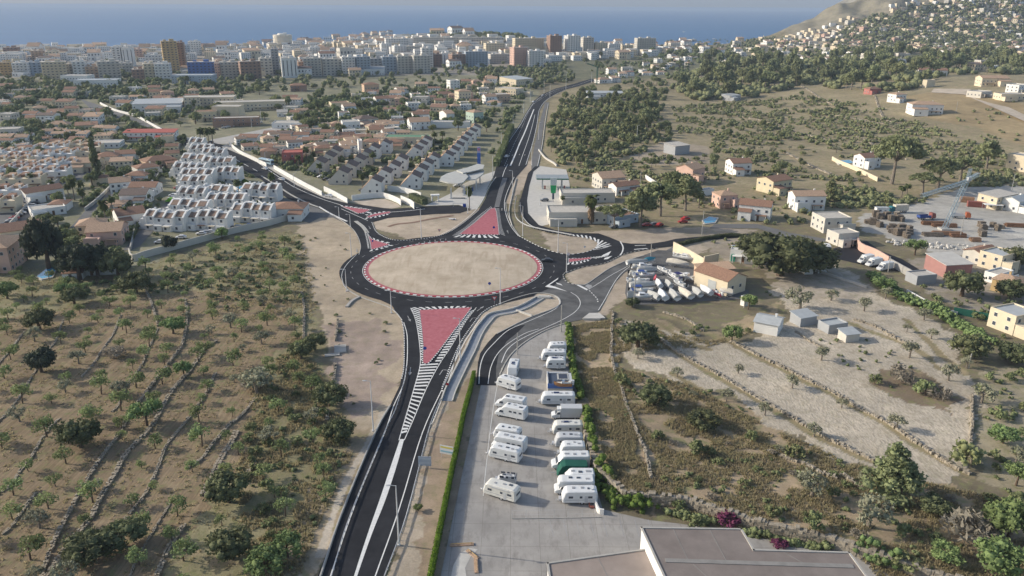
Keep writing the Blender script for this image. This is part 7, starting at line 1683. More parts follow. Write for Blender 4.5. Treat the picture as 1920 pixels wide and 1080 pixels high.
# coach
p=at(500,308);o=thing('coach','pale blue coach driving on the sea road','coach',p,R(-38));b=loft(MB(),[(-6,.4),(-6,2.9),(-5.6,3.3),(5.7,3.3),(6,2.9),(6,.4)],2.5).build('body',PALEBLUE,o);fixn(b.data)
for s in(-1,1):
    bx(o,'window',(0,s*1.24,2.2),(10.6,.06,.95),GLASS)
    for x in(-4,4):wheel(o,x,s*1.05,.48)
bx(o,'windscreen',(6,0,2.0),(.08,2.2,1.4),GLASS);bx(o,'windscreen',(-6,0,2.2),(.08,2.2,1.0),GLASS);bx(o,'air_conditioner',(2,0,3.4),(2,1.4,.25),CARAV2)
# three delivery vans on the black yard + others
for (x,y,lb) in[(1622,492,'white box van farthest left of the three on black asphalt'),(1637,498,'white box van with open low bed, middle of three on black asphalt'),(1658,506,'white box van closest to the pole on black asphalt')]:van(x,y,6.4,25,lb,h=2.9)
van(1551,470,5.2,80,'white van nose under the huge pine at the black yard',None,False,h=2.3,nm='parked_van')
# lorries
def truck(px,py,rzd,cab,bodym,label,L=9,bed=False):
    p=at(px,py);o=thing('lorry',label,'lorry',p,R(rzd));x=L/2;b=loft(MB(),[(-x,.6),(-x,1.6),(-x+.35,2.7),(-x+.8,2.95),(-x+2.1,2.95),(-x+2.1,.6)][::-1],2.4,b=.15).build('cab',cab,o);fixn(b.data)
    bx(o,'windscreen',(-x+.12,0,2.1),(.1,2.0,.75),GLASS);mb=MB();x0=-x+2.4
    if bed:
        mb.box(((x0+x)/2,0,1.1),(x-x0,2.4,.2))
        for s in(-1,1):mb.box(((x0+x)/2,s*1.17,1.6),(x-x0,.08,.9))
        mb.box((x-.05,0,1.6),(.08,2.2,.9))
    else:mb.box(((x0+x)/2,0,2.3),(x-x0,2.5,2.7))
    mb.build('cargo_body',bodym,o);mb=MB();mb.box(((x0+x)/2-.5,0,.8),(L-1,.9,.25));mb.build('chassis',RUBBER,o)
    for t in(-x+1.2,x-1.2,x-2.4):
        for s in(-1,1):wheel(o,t,s*1.05,.48)
    return o
truck(1683,398,8,mat('teal_cab',(.03,.16,.18),.5),TARPC,'lorry with teal cab and cream box body in the scrap yard')
truck(1736,411,190,REDC,TARPB,'red lorry with dark blue tipper body in the yard',8,True)
truck(1800,409,165,mat('orange_cab',(.42,.12,.05),.5),CARAV2,'orange and white lorry with folded loader arm',8,True)
bx(thing('site_cabin','white site cabin next to the cream lorry','cabin',at(1652,400)),'body',(0,0,1.4),(5.5,2.6,2.8),WHITE)
for q in[c for c in bpy.data.objects if c.name=='site_cabin']:
    bx(q,'roof',(0,0,2.87),(5.8,2.9,.12),METALROOF);bx(q,'door',(1.2,-1.32,1.0),(.9,.06,2.0),GREYW);bx(q,'window',(-1.2,-1.32,1.6),(1.2,.06,.8),GLASS)
for x,y,m_,rz,lb,L in[(1812,379,ORANGEC,-22,'rust orange shipping container on the left of the red one',6),(1835,388,REDC,-18,'long dark red shipping container before the yard office',10)]:
    o=thing('shipping_container',lb,'container',at(x,y),R(rz));mb=MB();mb.box((0,0,1.3),(L,2.44,2.6));
    for i in range(int(L/.5)):
        for s in(-1,1):mb.box((-L/2+.3+i*.5,s*1.24,1.3),(.22,.06,2.3))
    mb.build('body',m_,o);mb=MB();mb.box((L/2+.03,-.6,1.3),(.06,1.1,2.4));mb.box((L/2+.03,.6,1.3),(.06,1.1,2.4));mb.build('door',m_,o)
o=thing('yard_canopy','white low canopy roof beside the yard office','canopy',at(1860,393),R(-12));bx(o,'roof',(0,0,2.5),(8,4,.15),TARPW)
for sx in(-3.8,3.8):
    for sy in(-1.8,1.8):bx(o,'post',(sx,sy,1.2),(.12,.12,2.5),STEEL)
# timber and steel stacks of the yard: every bundle a thing
ST=[(1640,405),(1648,410),(1655,407),(1664,410),(1672,414),(1682,412),(1690,415),(1628,418),(1636,421),(1645,419),(1650,424),(1668,430),(1676,428),(1684,433),(1692,430),(1700,434),(1678,438),(1688,441),(1698,444),(1705,440),(1671,436),(1685,436),(1840,425),(1846,430),(1838,437),(1842,443),(1861,425),(1870,432),(1878,428)]
rs=random.Random(19)
ST+=[(x+rs.uniform(-5,5),y+rs.uniform(-3,3)) for x,y in ST[:24]]
for i,(x,y) in enumerate(ST):
    p=at(x,y);o=thing('timber_bundle',None,'timber bundle',p,R(rs.uniform(-30,30)),'timber and pallet bundles in the yard');L=rs.uniform(1.8,3.2);mb=MB();nz=rs.randint(3,9)
    for k in range(nz):
        for j in range(4):mb.box((rs.uniform(-.12,.12),-.75+j*.5,.2+k*.34),(L*rs.uniform(.9,1),.44,.24))
    mb.build('planks',TIMBER,o);mb=MB();mb.box((-L*.3,0,.04),(.12,1.9,.1));mb.box((L*.3,0,.04),(.12,1.9,.1));mb.build('bearer',WOODP,o);auto(o,'weathered stacked timber bundle','timber and pallet bundles in the yard')
for i,(x,y,L,rz,m_,lb) in enumerate([(1752,421,11,-4,RUST,'dark rusty tube stack behind the crane foot'),(1770,425,10,-6,RUST,'middle stack of rusty crane sections'),(1775,440,12,-6,ORANGEC,'long orange brown steel stack in the yard centre'),(1748,442,8,-5,TIMBER,'low tan steel stack nearest the track'),(1796,444,6,-6,RUST,'short dark end of the steel stack'),(1828,452,4,0,ORANGEC,'small square rust coloured stack'),(1905,425,9,-10,RUST,'rusty scaffold pile at picture edge')]):
    p=at(x,y);o=thing('steel_stack',lb,'steel stack',p,R(rz),'steel stacks in the yard');mb=MB()
    for k in range(3):
        for j in range(5-k):mb.tube((-L/2+rs.uniform(-.3,.3),-1.2+j*.6+k*.3,.3+k*.5),(L/2,-1.2+j*.6+k*.3,.3+k*.5),.24,.24,6)
    mb.build('tubes',m_,o);mb=MB();mb.box((-L*.3,0,.03),(.2,3,.12));mb.box((L*.3,0,.03),(.2,3,.12));mb.build('bearer',WOODP,o)
# rubble along the yard edge
mb=MB();rnd=random.Random(2)
for i in range(170):
    x=1665+rnd.random()*245;y=455+ (x-1665)*.07+rnd.uniform(-5,5);p=at(x,y);r=rnd.uniform(.3,1.0);mb.ball((p.x,p.y,p.z+r*.3),(r,r*rnd.uniform(.6,1),r*.7),0,5,4,.25,rnd)
tag(mb.build('rubble',CONC2),'pale rubble and broken stone along the yard edge','rubble',kind='stuff')
# ---------------------------------------------------------------- lattice crane
p=at(1770,431);CR=mat('crane_blue_grey',(.26,.34,.40),.5,.1,1);o=thing('tower_crane','blue grey lattice tower crane with its jib swung over the pines','crane',p)
def lattice(mb,a,b,w_,n,r=.07):
    a=Vector(a);b=Vector(b);d=(b-a).normalized();u=d.cross(Vector((0,0,1)));u=Vector((1,0,0)) if u.length<.1 else u.normalized();v=d.cross(u).normalized();C=[(u*s+v*t)*w_/2 for s,t in((-1,-1),(1,-1),(1,1),(-1,1))]
    for c in C:mb.tube(a+c,b+c,r,r,4)
    for i in range(n):
        p0=a.lerp(b,i/n);p1=a.lerp(b,(i+1)/n)
        for k in range(4):mb.tube(p0+C[k],p1+C[(k+1)%4],r*.6,r*.6,3);mb.tube(p0+C[k],p0+C[(k+1)%4],r*.6,r*.6,3)
dpt=topx(p)[2];Hc=(431-340)/F*dpt*1.03;lean=(1797-1770)/F*dpt
top=Vector((lean,1.,Hc));mb=MB();lattice(mb,(0,0,0),top,1.5,14,.10);mb.build('mast',CR,o)
je=at(1718,364,16.);j1=Vector((je.x-p.x,je.y-p.y-10,Hc-1.5));j2=top+(top-j1)*.30;j2.z=Hc+1;
mb=MB();lattice(mb,top+Vector((0,0,-.5)),(-17,-9,Hc-4.5),1.2,16,.11);mb.build('jib',CR,o);mb=MB();lattice(mb,top,top+Vector((8,6,1.5)),1.2,6,.11);mb.build('counter_jib',CR,o)
mb=MB();lattice(mb,top,top+Vector((.5,0,5)),.9,4,.08);mb.build('tower_head',CR,o);mb=MB();mb.box(tuple(top+Vector((.4,-.6,.6))),(1.4,1.4,1.6));mb.build('cab',CARAV2,o);mb=MB();mb.box((0,0,.4),(4,4,.9));mb.build('ballast_base',CONC,o)
mb=MB();mb.tube(top+Vector((.5,0,5)),(-13,-7,Hc-2.8),.04,.04,3);mb.tube(top+Vector((.5,0,5)),tuple(top+Vector((7.5,5.6,1.8))),.04,.04,3);mb.build('tie_cable',RUBBER,o)
o=thing('tower_crane','small green building crane beyond the north road bend','crane',at(1119,158));mb=MB();lattice(mb,(0,0,0),(0,0,20),1.2,8,.25);mb.build('mast',GREENT,o);mb=MB();lattice(mb,(0,0,20),(-13,-3,24),1,6,.25);mb.build('jib',GREENT,o)
# ---------------------------------------------------------------- street lamps: base px, top px (for height), arm side
LAMPB={}
def lamp(bx_,by_,ty,label=None,arm=-1,nm='street_lamp'):
    p=at(bx_,by_);dpt=topx(p)[2];q=ray(bx_,ty);t=math.hypot(p.x,p.y)/math.hypot(q[0],q[1]);h=H+q[2]*t-p.z
    o=thing(nm,label,'street lamp',p,0,'tall white street lamps');mb=MB();mb.tube((0,0,-.2),(0,0,h),.17,.085,8);mb.box((0,0,.1),(.5,.5,.25));mb.build('post',LAMPW,o)
    mb=MB();mb.tube((0,0,h-.06),(arm*.9,0,h+.08),.05,.05,6);mb.build('arm',LAMPW,o);mb=MB();mb.ball((arm*1.25,0,h+.08),(.55,.22,.11),0,10,5);mb.build('lamp_head',CARAV2,o)
    if not label:auto(o,'tall white street lamp','tall white street lamps')
    return o
for a in[(748,1022,910,'tall white lamp nearest the camera on the south road verge'),(700,808,714,'tall white lamp on the sandy bank left of the south road'),(863,676,597,'tall white lamp beside the drainage channel'),(734,587,545,'tall white lamp where the ring meets the south exit'),(938,570,503,'tall white lamp next to the give way sign'),(650,546,505,'tall white lamp at the western edge of the ring'),
(659,482,437,'tall white lamp on the sandy slope above the ring'),(790,447,390,'tall white lamp on the gravel island with the dark trench'),(877,400,350,'tall white lamp at the forecourt corner'),(980,442,386,'tall white lamp beside the walled service lane'),(1046,472,412,'tall white lamp on the oval gravel island'),(1062,511,456,'tall white lamp before the east splitter'),(961,366,320,'tall white lamp at the north splitter right side'),(657,425,402,'tall white lamp on the upper exit kerb'),(636,408,388,'short white lamp where the sea road narrows')]:lamp(*a)
for a in[(924,337,292),(940,278,248),(962,240,215),(982,212,187),(994,192,164),(1020,175,151),(1031,183,158),(997,310,270),(1010,262,230),(1061,168,136),(1109,155,134),(1194,262,235),(552,352,325),(498,306,285),(472,238,221),(490,228,200),(1012,385,365),(1240,118,108),(1284,130,112)]:lamp(*a,arm=1)
# wooden and steel poles
def pole(bx_,by_,ty,label,m=None,cross=False):
    p=at(bx_,by_);q=ray(bx_,ty);t=math.hypot(p.x,p.y)/math.hypot(q[0],q[1]);h=H+q[2]*t-p.z;o=thing('utility_pole',label,'pole',p,0,'utility poles');mb=MB();mb.tube((0,0,-.2),(0,0,h),.17,.12,8);mb.build('post',m or CONC,o)
    mb=MB();mb.box((0,0,h-.35),(1.3 if cross else .5,.1,.1));mb.build('crossarm',m or CONC,o);return o
for a in[(1052,622,572,'concrete pole at the lot entrance by the creeper'),(1188,575,512,'pale column in front of the stored boats'),(1220,482,455,'concrete pole at the boat yard gate'),(1316,440,395,'concrete pole on the country lane'),(1200,355,322,'concrete pole behind the restaurant trees'),(1665,510,480,'wooden pole beside the three delivery vans'),(1896,360,325,'stout pole at picture edge by the lane'),(1135,298,283,'far thin pole on the wooded slope'),(1634,163,148,'pole beside the red house in the wood'),(1792,212,190,'pole at the dirt track by the porch villa'),(1800,445,390,'thin yard pole behind the steel stacks'),(1816,690,690-28,'white post in the pale field fence'),(1395,577,552,'short white pillar on the yard track'),(970,665,668-44,'small lamp post by the access road')]:pole(*a)
# ---------------------------------------------------------------- signs
def sign(px,py,h,shape,label,face=None,mcol=None,rzd=0,w_=.45):
    p=at(px,py);o=thing('road_sign',label,'road sign',p,R(rzd),'road signs');mb=MB();mb.tube((0,0,-.1),(0,0,h),.04,.04,6);mb.build('post',STEEL,o)
    mb=MB()
    if shape=='disc':mb.tube((0,-.03,h),(0,-.07,h),w_,w_,18)
    elif shape=='tri':
        P=[(-w_*1.15,h+w_*.7),(w_*1.15,h+w_*.7),(0,h-w_*1.2)];prof2(mb,P,.05)
    else:mb.box((0,-.05,h),(w_*2,.05,w_*1.4))
    mb.build('sign_plate',mcol,o)
    if face:
        mb=MB();P=[(-w_*.7,h+w_*.48),(w_*.7,h+w_*.48),(0,h-w_*.72)];prof2(mb,P,.02,-.07);mb.build('sign_centre',face,o)
    return o
def prof2(mb,P,t,y0=-.04):
    k=len(mb.v);n=len(P)
    for y in(y0-t/2,y0+t/2):mb.v+=[(x,y,z) for x,z in P]
    mb.f+=[tuple(range(k+n-1,k-1,-1)) ,tuple(range(k+n,k+2*n))];mb.m+=[0,0]
    for i in range(n):j=(i+1)%n;mb.f.append((k+i,k+j,k+n+j,k+n+i));mb.m.append(0)
REDS=mat('sign_red',(.5,.03,.04),.5);BLUES=mat('sign_blue',(.03,.07,.35),.5);WHS=mat('sign_white',(.7,.7,.7),.5)
sign(927,571,2.2,'tri','red and white give way triangle at the south entry of the ring',WHS,REDS,w_=.75)
sign(824,442,2.4,'tri','red and white give way triangle facing the north splitter',WHS,REDS,w_=.6)
sign(918,543,2.2,'disc','blue round sign on the central island near lamp',None,BLUES,w_=.5)
sign(797,664,1.8,'disc','blue round keep sign on the south splitter tip',None,BLUES,w_=.5)
sign(926,434,1.8,'disc','blue round sign on the north splitter',None,BLUES,w_=.5)
sign(1066,485,1.8,'disc','white backed round sign on the east splitter',None,WHS,w_=.55)
sign(699,459,1.6,'disc','small blue round sign on the western splitter',None,BLUES,w_=.4)
sign(1096,472,2.0,'disc','white round sign on the oval island edge',None,WHS,w_=.4)
for i,x in enumerate([786,796,806,816,826,836]):
    sign(x,[461,459,457.5,456,455,454][i],1.2,'disc','small chevron post on the rear island rim, '+['leftmost','second from left','third from left','fourth from left','fifth from left','rightmost'][i],None,WHS,w_=.22)
sign(839,727,1.0,'disc','small pinkish bollard sign beside the south entry',None,REDS,w_=.35)
def board(px,py,h,w_,hb,label,cols,rzd,text=None):
    p=at(px,py);o=thing('information_board',label,'board',p,R(rzd),'roadside boards');mb=MB()
    for s in(-1,1):mb.tube((s*w_*.4,0,-.1),(s*w_*.4,0,h+hb),.06,.06,6)
    mb.build('post',STEEL,o);n=len(cols)
    mb=MB();mb.box((0,-.09,h+hb/2),(w_,.06,hb));mb.build('panel',cols[0],o)
    if n>1:
        mb=MB();mb.box((0,-.13,h+hb*.78),(w_*.92,.02,hb*.2));mb.build('stripe',cols[1],o);mb=MB();mb.box((0,-.13,h+hb*.3),(w_*.92,.02,hb*.18));mb.build('stripe',cols[2],o)
    return o
board(838,858,.9,3.0,2.0,'white board with yellow and blue bands on the sandy strip',[WHS,mat('board_yellow',(.62,.52,.12),.6),mat('board_blue',(.25,.45,.55),.6)],-18)
board(797,876,.4,2.7,2.2,'grey information board seen beside the south road barrier',[mat('board_grey',(.42,.46,.52),.6),mat('board_line',(.52,.55,.6),.6),mat('board_line2',(.5,.53,.58),.6)],-4)
board(1182,570,.3,2.2,4.2,'tall narrow white board at the corner of the boat yard',[CARAV2],0)
# totems
p=at(1037,378);o=thing('totem_sign','tall green and white totem sign with a ring emblem at the right forecourt','totem sign',p);mb=MB();mb.box((0,0,.6),(.3,.3,1.4));mb.build('post',STEEL,o);mb=MB()
h=12.;P=[(-1.15,4.2),(1.15,4.2),(1.45,8.0),(-1.45,8.0)];k=0;prof2(mb,P,.5,0);mb.build('green_panel',GREENS,o);mb=MB();mb.box((0,0,2.7),(1.0,.4,3.0));mb.build('price_panel',mat('slate_panel',(.08,.10,.14),.5),o)
mb=MB();mb.box((0,0,9.9),(3.0,.55,3.4));mb.build('top_panel',mat('totem_pale',(.55,.62,.58),.5),o);mb=MB();n=20
for i in range(n):
    a=2*math.pi*i/n;mb.box((math.cos(a)*.85,-.31,10+math.sin(a)*.85),(.30,.06,.30))
mb.box((0,-.31,10),(.55,.06,.5));mb.build('emblem',WHS,o)
p=at(898,311);o=thing('totem_sign','tall blue totem sign with a red and pale top at the left forecourt','totem sign',p);mb=MB();mb.box((0,0,3.8),(1.9,.5,7.6));mb.build('blue_panel',mat('totem_blue',(.05,.14,.50),.5),o);mb=MB();mb.box((0,0,9.4),(1.9,.5,3.5));mb.build('top_panel',mat('totem_violet',(.42,.40,.62),.5),o);mb=MB();mb.box((0,-.3,9.7),(1.3,.08,1.5));mb.build('emblem',mat('totem_pink',(.62,.22,.30),.5),o)
# canopies of the two forecourts
def canopy(px,py,w_,d_,h,rzd,label,top,trim,posts):
    p=at(px,py);o=thing('canopy',label,'canopy',p,R(rzd));mb=MB();mb.box((0,0,h+.35),(w_,d_,.7),mi=0,top=1);mb.build('roof',[trim,top],o);mb=MB()
    for i in range(int(w_/1.2)):mb.box((-w_/2+.6+i*1.2,0,h+.73),(.06,d_*.98,.05))
    mb.build('roof_rib',CONC,o)
    for i,(x,y) in enumerate(posts):mb=MB();mb.box((x,y,h/2),(.5,.5,h));mb.box((x,y,.15),(1.3,1.3,.3));mb.build('post',CARAV2,o)
    for x,y in posts[:2]:
        g=MB();g.box((x+1.2,y,.9),(.8,.5,1.8));g.box((x+1.2,y-.27,1.3),(.6,.05,.5));g.build('pump',REDW,o)
    return o
canopy(1035,352,16.5,10,5.2,0,'dark green edged forecourt canopy with grey ribbed roof',mat('canopy_grey',(.30,.34,.36),.6,.1,.5),GREENT,[(-5,-3),(5,-3),(-5,3),(5,3)])
p=at(862,352);o=thing('canopy','white curved forecourt canopy beside the white row houses','canopy',p)
CANG=mat('canopy_sheet',(.47,.47,.44),.7,.08,.4)
def slab(pts,z,t,nm,m):
    W=[at(a,b,z) for a,b in pts];mb=MB();mb.prism([(q.x-p.x,q.y-p.y) for q in W],z-t-p.z,z-p.z);return mb.build(nm,m,o)
slab([(824,338),(827,331),(838,325),(856,320),(872,324),(878,331),(868,342),(858,344),(840,342)],6.0,.6,'roof',CANG)
slab([(856,319),(876,314),(896,307),(908,309),(906,316),(880,322),(868,324)],6.6,.5,'rear_roof',CANG)
slab([(874,323),(896,319),(908,319),(906,326),(892,336),(872,337)],5.2,.5,'side_roof',CANG)
for x,y in[(846,372),(870,366),(893,357),(866,352),(900,345)]:
    q=at(x,y);mb=MB();mb.box((q.x-p.x,q.y-p.y,2.6),(.6,.6,5.2));mb.box((q.x-p.x,q.y-p.y,.15),(1.5,1.5,.3));mb.build('post',CARAV2,o)
for x,y in[(873,364),(886,358)]:
    q=at(x,y);bx(o,'pump',(q.x-p.x,q.y-p.y,.9),(.8,.5,1.8),BLUES)
p=at(816,377);o=thing('entrance_arch','small white entrance arch between hedge and forecourt','arch',p,R(10))
for s in(-1,1):bx(o,'post',(s*1.5,0,1.4),(.5,1.6,2.8),WHITE)
bx(o,'roof',(0,0,3.0),(4.2,2.6,.5),WHITE)
# barriers
def rail(P,label,h=.75,m=None,st=2.,base=.06,beam=.32):
    W=catmull(wp(P,0),6);o=thing('guard_rail',label,'guard rail',(0,0,0));mb=MB();ridge(mb,W,.10,base+h-beam,base+h);mb.build('beam',m or STEEL,o);mb=MB();mb.box((0,0,h/2),(.12,.12,h));me=mb.mesh('post',[STEEL])
    for p in resamp(W,st)[:99]:put('post',me,o,(p.x+.05,p.y+.1,0))
    return o
rail([(622,1085),(655,975),(722,812),(742,770),(757,720),(762,690)],'steel guard rail on the outer side of the south road',.6,STEEL,beam=.2)
rail([(721,1085),(764,966),(803,812),(826,752)],'steel guard rail on the lot side of the south road',.7,STEEL,beam=.22)
rail([(968,372),(965,392),(968,412),(985,425),(1010,432),(1040,438),(1072,444)],'bright steel guard rail curving around the service lane',1.1,CARAV2,beam=.45)
rail([(975,412-30),(977,400),(985,416),(1000,428),(1027,435)],'second guard rail inside the curving service lane',.8,STEEL)
plainwall([(1008,312),(1017,270),(1022,230),(1028,195)],.35,.25,WHITE,'low white kerb wall along the north service lane','kerb_wall','kerb wall')
plainwall([(960,424),(955,405),(956,385),(968,335)],.4,.3,CONC2,'low concrete edge of the blue grey service lane','kerb_wall','kerb wall')
plainwall([(1010,282),(1022,297),(1037,306),(1044,312)],1.,.6,CONC2,'concrete wing wall behind the green edged canopy','kerb_wall','kerb wall')
# lot fence
W=wp([(960,973),(1028,972),(1095,971),(1128,970)],0);o=thing('wire_fence','thin wire fence on a low kerb across the lot','fence',(0,0,0));mb=MB();ridge(mb,W,.12,0,.14);mb.build('base',CONC,o);mb=MB();mb.tube((0,0,0),(0,0,1.9),.03,.03,5);me=mb.mesh('post',[STEEL])
for p in resamp(W,2.6):put('post',me,o,(p.x,p.y,0))
mb=MB()
for z in(.9,1.85):
    for a,b in zip(W[:-1],W[1:]):mb.tube((a.x,a.y,z),(b.x,b.y,z),.012,.012,3)
mb.build('wire',STEEL,o)
# other small things
o=thing('loader','small red loading fork lying beside the end caravan','loader',at(1110,953));bx(o,'body',(0,0,.3),(.8,.35,.4),REDC);bx(o,'arm',(-.5,.3,.55),(.2,.2,.9),REDC)
mb=MB();rnd=random.Random(3)
o=thing('concrete_slab','grey broken concrete slab at the edge of the sandy fill','slab',at(638,655));mb.box((0,0,.15),(3.2,5.,.35),R(12));mb.build('body',CONC,o);mb=MB();mb.box((-1.4,-3.8,.1),(4,1.6,.25),R(16));mb.build('lip',CONC,o)
o=thing('concrete_slab','pale concrete culvert head beside the access road','slab',at(1112,595));mb=MB();mb.prism([(-3.4,-2),(3.6,-1.5),(2.2,2.6),(-1,2.4)],0,.5);mb.build('body',CONC2,o);mb=MB();mb.box((-.5,-2.2,.3),(5,.4,.7));mb.build('head_wall',CONC2,o)
o=thing('culvert_head','rounded pale culvert head at the end of the channel','culvert',at(1020,558));mb=MB();mb.tube((-1.8,0,.35),(1.8,-.6,.35),.55,.55,12);mb.build('body',CONC2,o);mb=MB();mb.box((0,0,.1),(4.6,1.9,.3));mb.build('base',CONC2,o)
plainwall([(968,583),(982,588),(997,593)],.5,.4,CONC2,'short pale kerb crossing the strip beside the channel','kerb_wall','kerb wall')
plainwall([(650,576),(660,565),(674,557)],.35,.9,CONC,'concrete drain chute running down the sandy bank','drain_chute','drain')
o=thing('recessed_basin','rectangular dark basin in the left forecourt','basin',at(860,372));bx(o,'basin',(0,0,.1),(7,2.2,.2),CONC);bx(o,'cover',(0,0,.22),(6.2,1.5,.05),SHADE)  # flat dark sheet paints the shaded hollow of the basin
o=thing('car_wash_frame','grey frame with blue machine at the forecourt corner','frame',at(862,388))
for x in(-3,3):bx(o,'post',(x,0,.9),(.15,.15,1.8),STEEL)
bx(o,'crossbar',(0,0,1.8),(6.2,.15,.15),STEEL);bx(o,'machine',(2.2,.2,.7),(1.4,1,1.4),BLUES)
o=thing('green_screen','dark green shade screen beside the cream terrace house','screen',at(1828,596),R(-35));bx(o,'screen',(0,0,1.1),(12,.08,2.2),GCOVER)
for t in(-5.9,-2,2,5.9):bx(o,'post',(t,.1,1.1),(.1,.1,2.3),STEEL)
o=thing('trailer_dolly','rusty red trailer frame in the trench of the gravel island','trailer',at(848,412));bx(o,'frame',(0,0,.4),(3,1.2,.15),WHS);wheel(o,.8,.6,.3);wheel(o,.8,-.6,.3)
# dark trench of the gravel island
# boats out at sea
for x,y,lb in[(1283,60,'tiny white boat left of the other out at sea'),(1340,73,'tiny white boat on the water before the towers')]:
    p=at(x,y,-9.);boat(0,0,12,20,lb,'cabin',None,None,z0=0,trailer=False,pz=Vector((p.x,p.y,-9.4)),grp='')
# orange barriers near the bottom of the lot
for i,(x,y,w_,rz) in enumerate([(866,1022,4.2,5),(886,1040,3,-50),(893,1062,3.5,-85)]):
    o=thing('lane_barrier',None,'barrier',at(x,y),R(rz),'tan lane barriers at the lot exit');o['label']='tan low lane barrier by the lot exit, '+['across the top','at the bend','running to the picture bottom'][i];mb=MB();mb.box((0,0,.1),(w_,.7,.2));mb.build('base',TILE3,o);mb=MB();mb.box((0,0,.4),(w_*.9,.08,.12));mb.box((-w_*.4,0,.3),(.08,.08,.3));mb.box((w_*.4,0,.3),(.08,.08,.3));mb.build('rail',OCHRE,o)
sheet('paving_patch',[(862,1038),(880,1028),(896,1030),(882,1045),(872,1065),(876,1090),(842,1100),(850,1060)],.03,CONC2)
# gravel island trench
mb=MB();strip(mb,catmull(wp([(728,425),(745,420),(775,417),(810,410),(850,404)],0),5),1.7,.02);o=mb.build('trench',mat('turned_soil',(.22,.14,.10),.95,.2,.5));o['kind']='structure'
# ---------------------------------------------------------------- denser greenery seen as masses
def mass(name,label,m,Z,seed,ld=1.4,leaf=.55,sz=3,ff=.45):
    rnd=random.Random(seed);V=[];Q=[];k=0
    for P,n,a,b in Z:
        W=[(q.x,q.y) for q in wp(P)];xa,xb=min(p[0] for p in W),max(p[0] for p in W);ya,yb=min(p[1] for p in W),max(p[1] for p in W);c=0;tr=0
        while c<n and tr<n*12:
            tr+=1;x=rnd.uniform(xa,xb);y=rnd.uniform(ya,yb)
            if not bool(inpoly(x,y,W)):continue
            if noise(x,y,22,seed)<.38:continue
            r=rnd.uniform(a,b)
            if not free(x,y,r*ff):continue
            if onroad(x,y,1.5):continue
            c+=1;z=gz(x,y);cl=[(x+rnd.uniform(-.6,.6)*r,y+rnd.uniform(-.6,.6)*r,z+r*rnd.uniform(.2,.7),r*rnd.uniform(.45,.75),.8) for _ in range(sz)]
            v,q=leafcloud(c+seed,cl,ld/max(.5,r*r*.12),leaf*(.5+r*.25),1.4,.82);V.append(v);Q.append(q+k);k+=len(v)
    o=put(name,np_mesh(name,np.concatenate(V),np.concatenate(Q),[m]));tag(o,label,'greenery',kind='stuff')
mass('garden_greenery','garden hedges and trees crowded between the suburban houses',L_BUSH,[([(435,265),(560,225),(760,235),(760,262),(690,290),(850,262),(870,280),(700,350),(620,340),(520,312)],560,1.3,3.2),([(480,200),(930,145),(960,170),(920,230),(760,240),(560,228)],560,2.2,4.8),([(0,160),(480,165),(440,205),(330,225),(180,250),(0,262)],560,2.2,4.8),([(0,262),(170,238),(330,262),(240,300),(60,330),(0,400)],260,1.6,3.6),([(60,520),(120,430),(190,330),(330,270),(330,300),(250,440),(230,480),(180,520)],230,1.2,2.8),([(290,300),(360,275),(520,330),(540,400),(420,440),(280,440)],90,.9,2.),([(1100,130),(1260,100),(1560,100),(1640,112),(1400,125),(1150,160)],300,2.5,5),([(900,130),(1060,118),(1090,145),(1000,170),(930,190)],130,2,4),([(920,300),(960,225),(975,200),(990,175),(960,180),(930,260)],70,1.5,3.5)],301,ff=-.5)
mass('hillside_scrub','low scrub and young pines covering the stony hillside',L_PINE,[(F1,650,1.5,3.8),(F2,160,1.8,3.8),(F3,1100,3.6,8),([(1030,330),(1100,320),(1250,290),(1330,320),(1200,340),(1060,315)],80,.8,2),([(1260,200),(1500,180),(1640,200),(1760,240),(1900,300),(1900,335),(1700,300),(1560,295),(1400,305),(1270,250)],1900,.7,2.4),([(1480,340),(1560,330),(1640,360),(1800,330),(1920,330),(1920,350),(1800,350),(1700,385),(1600,395),(1500,400)],300,.8,2.6),([(1100,300),(1500,300),(1560,350),(1560,420),(1380,430),(1060,420),(1060,330)],330,.8,2.2),([(1300,440),(1420,445),(1560,480),(1560,520),(1440,520),(1400,480)],60,.6,1.5),([(1740,60),(1920,60),(1920,120),(1760,130)],120,2.5,5),([(1760,225),(1900,190),(1920,300),(1840,260)],30,1,2)],302,1.3)
mass('field_scrub','patchy low scrub on the near banks and orchard edges',L_BUSH,[(SCR,110,.3,.9),([(1150,690),(1380,745),(1560,855),(1830,925),(1960,960),(1960,1110),(1650,1100),(1560,1030),(1400,985),(1240,950),(1190,860)],130,.3,.9),([(1062,612),(1150,600),(1200,880),(1250,960),(1150,930),(1085,700)],25,.2,.5),([(330,490),(565,440),(575,600),(440,600)],110,.5,1.3),([(1430,545),(1500,560),(1640,640),(1800,720),(1700,740),(1600,700)],30,.3,.8),([(1700,480),(1920,490),(1920,640),(1850,600),(1760,560)],50,.5,1.4),([(1840,700),(1960,690),(1960,1000),(1850,900)],60,.4,1.2),([(-40,480),(200,520),(330,500),(400,540),(200,560),(-40,580)],80,.6,1.4)],303,1.2,.38)
